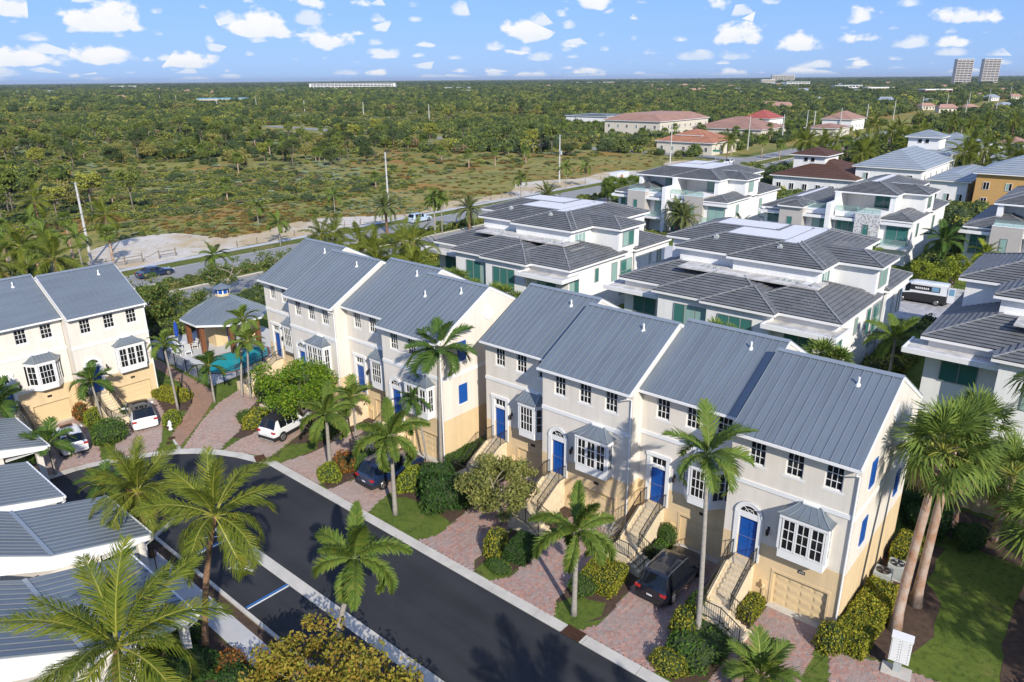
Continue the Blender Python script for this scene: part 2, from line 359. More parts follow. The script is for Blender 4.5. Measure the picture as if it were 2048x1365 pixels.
M['tree_seagrape'] = leaf('seagrape_leaf', [(.055,.105,.024),(.09,.145,.032),(.13,.185,.042),(.21,.17,.045)], .22)
M['grass_blade'] = leaf('grass_blade', [(.04,.075,.012),(.07,.115,.018),(.10,.14,.022)], .25)
# ---------------------------------------------------------------- vegetation builders
class Geo:
    def __init__(s): s.v = []; s.f = []; s.m = []; s.n = 0
    def add(s, V, F, m):
        s.v.append(np.asarray(V, float).reshape(-1,3)); s.f += [tuple(i+s.n for i in q) for q in F]; s.m += [m]*len(F); s.n += len(s.v[-1])
    def addgeo(s, g, mtx):
        V = g.V(); V = V @ np.array(mtx.to_3x3()).T + np.array(mtx.translation)
        s.v.append(V); s.f += [tuple(i+s.n for i in q) for q in g.f]; s.m += g.m; s.n += len(V)
    def V(s): return np.concatenate(s.v) if s.v else np.zeros((0,3))
    def mesh(s, name, mats):
        me = bpy.data.meshes.new(name); me.from_pydata(s.V().tolist(), [], s.f)
        for m in mats: me.materials.append(m)
        if s.m and max(s.m) > 0: me.polygons.foreach_set('material_index', s.m)
        me.update(); return me
def rnd(a, b): return random.uniform(a, b)

def rachis_pts(L, arch, k=14, power=1.4):
    p = [Vector((0,0,0))]; d = []
    for i in range(k):
        t = (i+.5)/k; a = -arch*t**power; d.append(a)
        p.append(p[-1] + Vector((math.cos(a),0,math.sin(a)))*L/k)
    return p
def frond(L=3.6, n=60, ll=.75, lw=.05, arch=1.2, rows=((78,0),(-78,0)), fwd=50, droop=.5, stem=.14, rr=.03, power=1.4, twist=0.0, jit=8):
    g = Geo(); P = rachis_pts(L, arch, 14, power)
    def at(t):
        x = t*14; i = min(int(x), 13); f = x-i; return P[i].lerp(P[i+1], f), (P[i+1]-P[i]).normalized()
    mb = MB(); mb.tube(P[::2], [rr*(1-.85*i/7) for i in range(8)], 4, 0, False)
    g.add(mb.v, mb.f, 1)
    for i in range(n):
        t = stem + (1-stem)*(i+.5)/n
        c, d = at(t)
        prof = min(1, .35+2.6*(t-stem))*(1-.72*max(0,(t-.55)/.45)**1.6)
        for (roll, off) in rows:
            ro = R(roll + rnd(-jit,jit)) + twist*t
            side = d.cross(Vector((0,0,1))).normalized(); up = side.cross(d).normalized()
            o = side*math.sin(ro) + up*math.cos(ro)
            fw = R(fwd + rnd(-jit,jit))*(.8+.5*t)
            dirv = (o*math.cos(fw*.75) + d*math.sin(fw*.75)).normalized()
            ln = ll*prof*rnd(.85,1.1)
            w = lw*rnd(.8,1.2); wv = d*w*.5
            mid = c + dirv*ln*.5 + Vector((0,0,-droop*ln*.12))
            dir2 = (dirv + Vector((0,0,-droop*rnd(.7,1.3)))).normalized()
            tip = mid + dir2*ln*.55
            g.add([c-wv*.7, c+wv*.7, mid+wv, mid-wv, tip+wv*.25, tip-wv*.25], [(0,1,2,3),(3,2,4,5)], 0)
    return g
def fan_leaf(r=.95, n=24, pet=1.0, spread=190, droop=.35, w=.085):
    g = Geo(); mb = MB(); mb.tube([(0,0,0),(pet*.5,0,.05),(pet,0,0)], [.03,.022,.015], 4, 0, False); g.add(mb.v, mb.f, 1)
    c = Vector((pet,0,0))
    for i in range(n):
        a = R(-spread/2 + spread*(i+.5)/n + rnd(-2,2)); ln = r*(.75+.25*math.cos(a*.8))*rnd(.92,1.08)
        d = Vector((math.cos(a), math.sin(a), 0)); s = Vector((-math.sin(a), math.cos(a), 0))
        fold = .05*(-1)**i
        p1 = c + d*ln*.12; p2 = c + d*ln*.58 + Vector((0,0,-droop*ln*.10+fold*ln)); p3 = c + d*ln*rnd(.9,1.05) + Vector((0,0,-droop*ln*rnd(.4,1.0)))
        ww = ln*.62*R(spread)/n*.5
        g.add([p1-s*.012, p1+s*.012, p2+s*ww, p2-s*ww, p3+s*.008, p3-s*.008], [(0,1,2,3),(3,2,4,5)], 0)
    return g
def frond_set(kind):
    S = {'coco': [dict(L=3.7,n=96,ll=.92,lw=.052,arch=a,droop=dr,fwd=50,rr=.045,rows=((70,0),(-70,0)),jit=14) for a, dr in ((.5,.6),(1.0,.9),(1.5,1.1),(1.9,1.2))],
         'fox': [dict(L=2.7,n=62,ll=.52,lw=.075,arch=a,droop=.55,fwd=42,rr=.035,stem=.10,rows=((85,0),(-85,0),(45,0),(-45,0),(120,0),(-120,0)),jit=16) for a in (.7,1.4,1.9,2.2)],
         'small': [dict(L=1.85,n=32,ll=.66,lw=.095,arch=a,droop=.35,fwd=45,rr=.028,rows=((66,0),(-66,0)),stem=.16) for a in (.6,1.1,1.6,1.9)],
         'arch': [dict(L=2.4,n=46,ll=.72,lw=.085,arch=a,droop=.55,fwd=45,rr=.03,rows=((60,0),(-60,0))) for a in (.5,1.0,1.5,1.9)],
         'date': [dict(L=2.4,n=44,ll=.46,lw=.06,arch=a,droop=.2,fwd=50,rr=.03,rows=((60,0),(-60,0))) for a in (.4,.8,1.2,1.6)]}
    return [frond(**k) for k in S[kind]]
FR = {}; FRM = {}
PMAT = {'coco':('coco','rachis'),'fox':('fox','rachis_dark'),'small':('fox','rachis'),'arch':('darkpalm','rachis_dark'),'date':('date','rachis_dark')}
def get_fronds(kind, leafmat=None):
    if kind not in FR: FR[kind] = frond_set(kind)
    lm, rm = PMAT[kind]; lm = leafmat or lm
    if (kind,lm) not in FRM: FRM[(kind,lm)] = [g.mesh('frond', [M[lm], M[rm]]) for g in FR[kind]]
    return FR[kind], FRM[(kind,lm)]
def crown_layout(kind, n, lo, hi, seed):
    rs = random.Random(seed); out = []
    for i in range(n):
        f = i/(n-1); az = i*2.39996 + rs.uniform(-.25,.25); el = R(hi + (lo-hi)*f**.85 + rs.uniform(-7,7))
        vi = min(3, int(f*3.6 + rs.uniform(0,.6))); out.append((az, el, vi, rs.uniform(.85,1.1), rs.uniform(-.35,.35)))
    return out
CROWN = {'coco':(22,-30,82),'fox':(12,-14,72),'small':(13,-5,72),'arch':(15,-15,72),'date':(40,-25,82)}
def frond_matrix(az, el, roll):
    return Matrix.Rotation(az,4,'Z') @ Matrix.Rotation(-el,4,'Y') @ Matrix.Rotation(roll,4,'X')
def bezier(p0, p1, p2, k): 
    return [(p0*(1-t)**2 + p1*2*t*(1-t) + p2*t*t) for t in [i/k for i in range(k+1)]]
def trunk_mesh(base, top, r0, r1, mats, bulge=1.25, n=10, k=10):
    b = Vector((0,0,0)); t = Vector(top)-Vector(base); m = Vector((t.x*.25, t.y*.25, t.z*.55))
    pts = bezier(b, m, t, k); rad = [r0 + (r1-r0)*i/k for i in range(k+1)]; rad[0] *= bulge; rad[1] *= 1.06
    return MB().tube([b+Vector((0,0,-.05))]+pts[1:], rad, n).mesh('trunk', mats, True)
def palm(name, label, kind, base, top, s=1.0, seed=0, r=(.14,.10), trunk='trunk_grey', n=None, lo=None, hi=None, shaft=0.0, leafmat=None, group=None, spin=0.0, cat='palm tree'):
    root = thing(name, label, cat, (base[0],base[1],0), 0, group)
    tp = Vector(top); off = tp - Vector((base[0],base[1],0))
    put('trunk', trunk_mesh((0,0,0), off, r[0], r[1], [M[trunk]]), root)
    if shaft:
        MB().tube([off-Vector((0,0,.1)), off+Vector((0,0,shaft*.5)), off+Vector((0,0,shaft))], [r[1]*1.25, r[1]*1.15, r[1]*.6], 8).build('crownshaft', M['crownshaft'], root, smooth=True)
        off = off + Vector((0,0,shaft*.85))
    cn, cl, ch = CROWN[kind]
    _, ms = get_fronds(kind, leafmat)
    for az, el, vi, sc, roll in crown_layout(kind, n or cn, cl if lo is None else lo, ch if hi is None else hi, seed):
        o = put('frond', ms[vi], root); o.matrix_local = Matrix.Translation(off) @ frond_matrix(az+spin, el, roll) @ Matrix.Scale(sc*s,4)
    if kind == 'fox' or kind == 'small':   # closed spear leaf
        MB().tube([off, off+Vector((0.02,0.03,1.3*s))], [.03*s,.008], 5).build('spear_leaf', M['crownshaft'], root)
    return root
FANM = {}
def fan_palm(name, label, base, top, s=1.0, seed=0, r=(.24,.18), n=25, skirt=13, group=None, trunk='trunk_fan'):
    if not FANM:
        FANM['g'] = [fan_leaf(droop=d) for d in (.2,.5,.9)]
        FANM['m'] = [g.mesh('fan_leaf', [M['fan'], M['rachis']]) for g in FANM['g']]
        FANM['d'] = [g.mesh('dry_fan_leaf', [M['fan_dry'], M['trunk_brown']]) for g in FANM['g'][1:]]
    root = thing(name, label, 'palm tree', (base[0],base[1],0), 0, group)
    off = Vector(top) - Vector((base[0],base[1],0))
    put('trunk', trunk_mesh((0,0,0), off, r[0], r[1], [M[trunk]], 1.5), root)
    rs = random.Random(seed)
    for i in range(n):
        f = i/(n-1); az = i*2.39996+rs.uniform(-.2,.2); el = R(85-120*f+rs.uniform(-12,12))
        o = put('fan_leaf', FANM['m'][min(2,int(f*2.9))], root); o.matrix_local = Matrix.Translation(off) @ frond_matrix(az, el, rs.uniform(-.4,.4)) @ Matrix.Scale(s*rs.uniform(.9,1.15),4)
    for i in range(skirt):
        az = i*2.39996+rs.uniform(-.3,.3); el = R(-42-30*i/skirt+rs.uniform(-8,8))
        o = put('dry_leaf', FANM['d'][i%2], root); o.matrix_local = Matrix.Translation(off-Vector((0,0,.1+.25*rs.random()))) @ frond_matrix(az, el, 0) @ Matrix.Scale(s*rs.uniform(.7,.9),4)
    return root
# ---- leafy volumes
def lump(D, seed, amp=.16):
    rs = np.random.default_rng(seed); out = np.zeros(len(D))
    for k in range(7):
        w = rs.normal(size=3)*2.6; out += np.sin(D@w + rs.uniform(0,6.28))
    return 1 + amp*out/2.6
def leaf_quads(C, Nrm, size, seed, flat=.5, aspect=.55):
    rs = np.random.default_rng(seed); n = len(C)
    nn = Nrm*flat + rs.normal(size=(n,3))*(1-flat); nn /= np.linalg.norm(nn,axis=1)[:,None]+1e-9
    a = np.cross(nn, rs.normal(size=(n,3))); a /= np.linalg.norm(a,axis=1)[:,None]+1e-9
    b = np.cross(nn, a); s = size*rs.uniform(.6,1.35,n)[:,None]
    V = np.stack([C-a*s, C-b*s*aspect+nn*s*.12, C+a*s, C+b*s*aspect+nn*s*.12],1)
    return V.reshape(-1,3), [(4*i,4*i+1,4*i+2,4*i+3) for i in range(n)]
def ball_core(rx, ry, rz, seed, k=.86, nu=12, nv=7, zoff=0.0, amp=.16):
    D = []; 
    for j in range(nv+1):
        th = PI*j/nv
        for i in range(nu): D.append((math.sin(th)*math.cos(2*PI*i/nu), math.sin(th)*math.sin(2*PI*i/nu), math.cos(th)))
    D = np.array(D); V = D*lump(D,seed,amp)[:,None]*np.array([rx,ry,rz])*k; V[:,2] += zoff
    F = [(j*nu+i, (j+1)*nu+i, (j+1)*nu+(i+1)%nu, j*nu+(i+1)%nu) for j in range(nv) for i in range(nu)]
    return V, F
def ball_bush(name, n, rx, ry, rz, size, matname, seed=0, amp=.16, core=True, flat=.45, lo=-.75, depth=.22, kcore=.84):
    rs = np.random.default_rng(seed+11)
    D = rs.normal(size=(n*2,3)); D /= np.linalg.norm(D,axis=1)[:,None]; D = D[D[:,2] > lo][:n]
    rad = lump(D,seed,amp)*(1-depth*rs.random(len(D))**2)
    C = D*rad[:,None]*np.array([rx,ry,rz]); C[:,2] += rz*.82
    g = Geo(); V,F = leaf_quads(C, D, size, seed, flat); g.add(V,F,0)
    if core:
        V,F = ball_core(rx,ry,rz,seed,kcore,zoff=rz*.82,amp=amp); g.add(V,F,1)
    return g.mesh(name, [M[matname], M['core']])
def box_hedge(name, n, lx, ly, h, size, matname, seed=0, rnd_=.18):
    rs = np.random.default_rng(seed+5)
    At, As, Af = lx*ly, ly*h*2, lx*h*2; T = At+As+Af; C = []; Nn = []
    for i in range(n):
        u = rs.random()*T
        if u < At: p = (rs.uniform(-lx,lx)/2, rs.uniform(-ly,ly)/2, h); q = (0,0,1)
        elif u < At+As: sg = rs.choice((-1,1)); p = (sg*lx/2, rs.uniform(-ly,ly)/2, rs.uniform(0.02,h)); q = (sg,0,0)
        else: sg = rs.choice((-1,1)); p = (rs.uniform(-lx,lx)/2, sg*ly/2, rs.uniform(0.02,h)); q = (0,sg,0)
        C.append(p); Nn.append(q)
    C = np.array(C); Nn = np.array(Nn,float)
    w = .5*(np.sin(C[:,0]*2.1+seed)+np.sin(C[:,1]*2.7+1.3*seed)+np.sin((C[:,0]+C[:,1])*4.3))
    C = C + Nn*(w*.05+rs.normal(size=n)*.035)[:,None]
    # round the shoulders
    ex = np.clip((np.abs(C[:,0])-(lx/2-rnd_))/rnd_,0,1); ey = np.clip((np.abs(C[:,1])-(ly/2-rnd_))/rnd_,0,1)
    C[:,2] -= np.where(C[:,2] > h-rnd_, (ex**2+ey**2)*rnd_*.5, 0)
    g = Geo(); V,F = leaf_quads(C, Nn, size, seed, .4); g.add(V,F,0)
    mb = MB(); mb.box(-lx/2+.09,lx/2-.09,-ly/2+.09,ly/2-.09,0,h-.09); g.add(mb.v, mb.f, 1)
    return g.mesh(name, [M[matname], M['core']])
def tree_geo(h=5, spread=2.4, n_limb=7, clumps=26, leaves=70, size=.13, clump_r=.7, seed=0, trunk_r=.14, fork=.35, zsq=.7, crown_h=None, bark=True):
    """trunk mesh + crown mesh; crown made of uneven clumps at limb ends"""
    rs = random.Random(seed); nr = np.random.default_rng(seed)
    tb = MB(); zf = h*fork; ch = crown_h or h*(1-fork)
    tb.tube([(0,0,-.05),(rs.uniform(-.1,.1),rs.uniform(-.1,.1),zf*.55),(rs.uniform(-.15,.15),rs.uniform(-.15,.15),zf)], [trunk_r*1.3,trunk_r,trunk_r*.85], 7)
    top = Vector((0,0,zf)); g = Geo(); cz = zf + ch*.5; ends = []
    for i in range(clumps):
        d = nr.normal(size=3); d /= np.linalg.norm(d); d[2] = d[2]*.8+.15
        q = nr.uniform(.45,1.0)**.6*lump(np.array([d]),seed,.2)[0]
        ends.append(Vector((d[0]*spread*q, d[1]*spread*q, cz + d[2]*ch*.5*q*zsq/.7)))
    for i in range(n_limb):
        e = ends[i*len(ends)//n_limb]; m = top.lerp(e,.5)+Vector((0,0,rs.uniform(-.1,.3)*ch*.2))
        tb.tube([top,m,e],[trunk_r*.6,trunk_r*.35,trunk_r*.1],5)
        for k in range(2):
            e2 = ends[rs.randrange(len(ends))]
            if (e2-m).length < spread: tb.tube([m,m.lerp(e2,.5)+Vector((0,0,.1)),e2],[trunk_r*.3,trunk_r*.2,trunk_r*.07],4)
    for e in ends:
        r = clump_r*rs.uniform(.65,1.25); k = int(leaves*rs.uniform(.6,1.3))
        D = nr.normal(size=(k,3)); D /= np.linalg.norm(D,axis=1)[:,None]
        rad = nr.random(k)**.45
        C = D*rad[:,None]*r*np.array([1,1,.72]) + np.array(e)
        V,F = leaf_quads(C, D, size, rs.randrange(1<<30), .35); g.add(V,F,0)
    return tb, g
def tree(name, label, cat, loc, leafm, bark='bark', group=None, rz=0, scale=1, **k):
    tb, g = tree_geo(**k)
    root = thing(name, label, cat, loc, rz, group, (scale,)*3)
    tb.build('trunk', M[bark], root, smooth=True)
    put('crown', g.mesh('crown', [M[leafm]]), root)
    return root
# joined-crown palms for the middle distance
def far_palm_meshes(kind, n, s, seed, leafmat=None, thin=1):
    gs, _ = get_fronds(kind, leafmat); cn, cl, ch = CROWN[kind]; g = Geo()
    for az, el, vi, sc, roll in crown_layout(kind, n, cl, ch, seed):
        g.addgeo(gs[vi], frond_matrix(az, el, roll) @ Matrix.Scale(sc*s,4))
    lm, rm = PMAT[kind]
    return g.mesh('crown', [M[leafmat or lm], M[rm]])
def far_fan_mesh(n, s, seed, mm='fan'):
    g = Geo(); rs = random.Random(seed); src = [fan_leaf(n=13, droop=d, r=.8, pet=.6) for d in (.2,.5,.9)]
    for i in range(n):
        f = i/(n-1); az = i*2.39996+rs.uniform(-.2,.2); el = R(80-115*f+rs.uniform(-9,9))
        g.addgeo(src[min(2,int(f*2.9))], frond_matrix(az, el, rs.uniform(-.4,.4)) @ Matrix.Scale(s*rs.uniform(.9,1.15),4))
    return g.mesh('crown', [M[mm], M['rachis_dark']])
# ---------------------------------------------------------------- ground materials
def ground_mat(name, layers, rough=1.0, bump=.6, bscale=3.0):
    """layers: list of (colour, noise scale, lo, hi) painted over one another by world-space noise"""
    m, N, L, P = _new(name); P.inputs['Roughness'].default_value = rough; P.inputs['Specular IOR Level'].default_value = .1
    g = N.new('ShaderNodeNewGeometry'); col = None
    for i, lay in enumerate(layers):
        c, sc, lo, hi = lay if len(lay) == 4 else (lay, 1, 0, 1)
        if col is None:
            r = N.new('ShaderNodeRGB'); r.outputs[0].default_value = rgb(c); col = r.outputs[0]; continue
        mp = N.new('ShaderNodeMapping'); mp.inputs['Location'].default_value = (13.7*i, 5.1*i, 3.3*i); L.new(g.outputs['Position'], mp.inputs[0])
        nz = N.new('ShaderNodeTexNoise'); nz.inputs['Scale'].default_value = sc; nz.inputs['Detail'].default_value = 7; nz.inputs['Roughness'].default_value = .65
        L.new(mp.outputs[0], nz.inputs['Vector'])
        mr = N.new('ShaderNodeMapRange'); mr.inputs[1].default_value = lo; mr.inputs[2].default_value = hi; L.new(nz.outputs['Fac'], mr.inputs[0])
        mx = N.new('ShaderNodeMixRGB'); L.new(mr.outputs[0], mx.inputs[0]); L.new(col, mx.inputs[1]); mx.inputs[2].default_value = rgb(c); col = mx.outputs[0]
    L.new(col, P.inputs['Base Color'])
    n2 = N.new('ShaderNodeTexNoise'); n2.inputs['Scale'].default_value = bscale; n2.inputs['Detail'].default_value = 6; L.new(g.outputs['Position'], n2.inputs['Vector'])
    b = N.new('ShaderNodeBump'); b.inputs['Strength'].default_value = bump; b.inputs['Distance'].default_value = .15; L.new(n2.outputs['Fac'], b.inputs['Height']); L.new(b.outputs[0], P.inputs['Normal'])
    return m
M['scrub_ground'] = ground_mat('scrub_ground', [(.075,.085,.022),(.045,.062,.016),(.10,.10,.03),(.13,.075,.018),(.20,.16,.09)][:0]+[(.25,.23,.07),((.19,.195,.055),.02,.42,.58),((.30,.255,.09),.05,.48,.62),((.32,.175,.05),.035,.52,.64),((.14,.15,.04),.25,.5,.62)])
M['lawn'] = ground_mat('lawn_grass', [(.10,.155,.028),((.135,.185,.034),.35,.42,.6),((.22,.20,.07),.55,.56,.72),((.06,.095,.02),3.0,.48,.66),((.18,.21,.045),14.0,.5,.7)], bscale=40)
M['lawn_dry'] = ground_mat('verge_grass', [(.12,.15,.034),((.17,.175,.045),.3,.42,.6),((.27,.22,.10),.2,.54,.68),((.075,.095,.025),4.0,.5,.66)], bscale=30)
M['sand'] = ground_mat('pale_sand', [(.60,.56,.50),((.47,.36,.20),.06,.44,.56),((.26,.22,.12),.5,.57,.66),((.50,.43,.33),2.5,.45,.65)], bscale=6)
M['sea'] = mat('sea_water', (.03,.12,.20), .2, var=.2, scale=.001)

def sheet(name, poly, z, m, label=None):
    a = sum(poly[i][0]*poly[(i+1)%len(poly)][1]-poly[(i+1)%len(poly)][0]*poly[i][1] for i in range(len(poly)))
    if a < 0: poly = poly[::-1]
    return struct(name, MB().poly([(x,y,z) for x,y in poly]), M[m], label=label)
def rect(x0,x1,y0,y1): return [(x0,y0),(x1,y0),(x1,y1),(x0,y1)]
def wob(pts, amp, step=2.0, seed=1):
    rs = random.Random(seed); out = []
    for i in range(len(pts)):
        a = Vector(pts[i]); b = Vector(pts[(i+1)%len(pts)]); n = max(1,int((b-a).length/step))
        for k in range(n):
            p = a.lerp(b,k/n); out.append((p.x+rs.uniform(-amp,amp), p.y+rs.uniform(-amp,amp)))
    return out
BIG = 24000
sheet('ground', rect(-BIG,BIG,-BIG,BIG), -.10, 'scrub_ground')
sheet('sea', [(-200,6500),(6000,5200),(9000,20000),(-700,22000)], .6, 'sea')
# ---- main road corridor along x = -113 .. -86
sheet('roadside_verge', rect(-113.6,-84,-80,420), -.05, 'lawn_dry')
_l = [(-113.4,-80)]+[(-113.4,y) for y in range(-60,240,12)]
_far = [(-121.5+4*math.sin(y*.07)+3*math.sin(y*.19+1)-(9 if 42<y<62 else 0), y) for y in range(228,-80,-4)]
sheet('sand_strip', wob(_l+_far, .5, 3, 4), -.045, 'sand')
sheet('sidewalk', rect(-113.2,-111.6,-80,236), -.02, 'walk')
sheet('road', rect(-108.3,-100.6,-80,420), -.03, 'asphalt_old', 'grey two-lane far carriageway of the main road')
sheet('road', rect(-95.2,-86.6,-80,420), -.03, 'asphalt_old', 'grey near carriageway of the main road')
mk = MB()
for x0 in (-108.05,-100.95): mk.poly([(x0,-80,-.024),(x0+.12,-80,-.024),(x0+.12,420,-.024),(x0,420,-.024)])
struct('lane_line', mk, M['white_line'])
mk = MB().poly([(-94.9,-80,-.024),(-94.72,-80,-.024),(-94.72,420,-.024),(-94.9,420,-.024)])
struct('lane_line', mk, M['yellow_line'])
for xk in (-100.6,-95.4):
    struct('kerb', MB().box(xk,xk+.2,-80,420,-.08,.08), M['concrete'])
sheet('road', [(-108.3,238),(-108.3,247),(-420,262),(-420,253)], -.034, 'asphalt_old', 'side road leading off to the left between shrubs')
# ---- neighbourhood ground
sheet('yard', rect(-84,60,-30,52), 0.0, 'lawn')
sheet('garden', rect(-84,60,52,160), -.004, 'lawn')
sheet('garden', rect(-84,60,160,420), -.008, 'lawn_dry')
CURB_OUT = [(14,24.6),(-44.0,24.6),(-45.4,24.2),(-47.2,23.65),(-48.64,23.0),(-50.3,22.0),(-51.3,21.0),(-52.4,19.5),(-53.3,17.8),(-54.0,16.4),(-54.45,14.8),(-54.6,13.0),(-54.6,5.0)]
CURB_IN = [(14,23.95),(-43.9,23.95),(-45.3,23.5),(-46.9,23.0),(-48.2,22.4),(-49.8,21.35),(-50.75,20.45),(-51.8,19.1),(-52.7,17.5),(-53.35,16.2),(-53.8,14.7),(-53.95,13.0),(-53.95,5.0)]
sheet('street', [(14,14.4)]+CURB_IN+[(-46,5),(-46,14.4)], .012, 'asphalt', 'fresh black asphalt of the cul-de-sac street')
# gutter slab in cast lengths
def strip_lengths(a, b, step):
    out = []
    for i in range(len(a)-1):
        n = max(1, round(math.dist(a[i],a[i+1])/step))
        for k in range(n):
            t0, t1 = k/n, (k+1)/n
            l = lambda p,q,t: (p[0]+(q[0]-p[0])*t, p[1]+(q[1]-p[1])*t)
            out.append([l(a[i],a[i+1],t0),l(a[i],a[i+1],t1),l(b[i],b[i+1],t1),l(b[i],b[i+1],t0)])
    return out
def shrink(q, g):
    cx = sum(p[0] for p in q)/len(q); cy = sum(p[1] for p in q)/len(q)
    return [(cx+(p[0]-cx)*(1-g/max(.01,math.dist(p,(cx,cy)))), cy+(p[1]-cy)*(1-g/max(.01,math.dist(p,(cx,cy))))) for p in q]
gut = put('gutter', None); gut['kind'] = 'structure'; gut['label'] = 'pale concrete gutter along the street edge'
for q in strip_lengths(CURB_OUT, CURB_IN, 3.0):
    MB().prism(shrink(q,.012), -.02, .035).build('gutter_slab', M['concrete'], gut)
gv = put('gutter', None); gv['kind'] = 'structure'; gv['label'] = 'concrete valley gutter between street and parking bays'
for q in strip_lengths([(14,17.95),(-39.5,17.95)], [(14,17.25),(-39.5,17.25)], 3.0):
    MB().prism(shrink(q,.012), -.02, .028).build('gutter_slab', M['concrete'], gv)
for i, (gx, gy) in enumerate(((-45.3,24.05),(-17.2,24.28))):
    g = thing('drain_grate', ['rusty drain grate in the gutter beside the white off-road car driveway','rusty slotted drain grate in the gutter below the dark car driveway'][i], 'drain grate', (gx,gy,.038), -.35 if i == 0 else 0)
    b = MB(); b.box(-.55,.55,-.36,-.31,0,.03); b.box(-.55,.55,.31,.36,0,.03); b.box(-.55,.55,-.02,.02,0,.03); b.build('frame', M['rust'], g)
    b = MB()
    for k in range(13): b.box(-.52+k*.085,-.48+k*.085,-.31,.31,.002,.026)
    b.build('bars', M['rust'], g)
    MB().box(-.55,.55,-.36,.36,-.03,.001).build('pit', M['iron'], g)
# parking side
kc = put('kerb', None); kc['kind'] = 'structure'; kc['label'] = 'concrete kerb along the accessible parking bay'
for q in strip_lengths([(-42.6,17.0),(-41.3,14.62),(14,14.62)], [(-42.8,16.85),(-41.45,14.42),(14,14.42)], 3.0):
    MB().prism(shrink(q,.008), -.02, .14).build('kerb_stone', M['concrete'], kc)
sheet('planting_strip', [(-41.4,14.42),(14,14.42),(14,13.95),(-40.6,13.95)], .03, 'mulch')
sheet('sidewalk', [(-42.2,13.3),(-41.3,14.0),(-40.6,13.95),(14,13.95),(14,12.7),(-37.5,12.8),(-40.5,12.9)], .05, 'walk', 'pale concrete walk between carport and parking')
sheet('planting_bed', wob([(-42.9,16.9),(-41.6,14.45),(-43,13.2),(-47.5,13.4),(-48.3,14.8),(-46,16.9)], .08, 1), .04, 'mulch')
sheet('planting_bed', rect(-41,14,6,12.75), .006, 'mulch')
mk = MB(); 
for x0 in (-37.85,-31.3):
    mk.poly([(x0,14.75,.020),(x0+.11,14.75,.020),(x0+.11,17.22,.020),(x0,17.22,.020)])
struct('parking_line', mk, M['white_line'], label='white edge lines of the accessible bay')
mk = MB()
for x0 in (-38.0,-31.15 - .31):
    mk.poly([(x0,14.75,.020),(x0+.11,14.75,.020),(x0+.11,17.22,.020),(x0,17.22,.020)])
struct('parking_line', mk, M['blue_line'], label='blue edge lines of the accessible bay')
mk = MB().poly([(-39.3,16.2,.020),(-39.2,16.2,.020),(-38.4,17.2,.020),(-38.5,17.2,.020)])
struct('parking_line', mk, M['white_line'], label='white hatch line beside the accessible bay')
# wheelchair mark
wc = MB(); zz = .021
def stroke(pts, w):
    for a, b in zip(pts[:-1], pts[1:]):
        a = Vector((*a,0)); b = Vector((*b,0)); d = (b-a).normalized(); s = Vector((-d.y,d.x,0))*w/2; a -= d*w*.3; b += d*w*.3
        wc.poly([(a-s).to_tuple(), (b-s).to_tuple(), (b+s).to_tuple(), (a+s).to_tuple()])
ring = [(.34*math.cos(t), .34*math.sin(t)-.12) for t in [R(100+ k*16) for k in range(15)]]
stroke(ring, .09); stroke([(-.04,.42),(-.02,.05),(.28,.05)], .11); stroke([(.28,.05),(.40,-.36),(.56,-.36)], .10); stroke([(-.03,.24),(.22,.24)], .09)
wc.poly([(-.05+.11*math.cos(t), .58+.11*math.sin(t), 0) for t in [2*PI*k/14 for k in range(14)]])
wo = struct('parking_symbol', wc, M['white_line'], (-34.7,16.55,zz), 'white wheelchair symbol painted in the parking bay'); wo.rotation_euler.z = R(-90); wo.scale = (1.2,1.2,1)

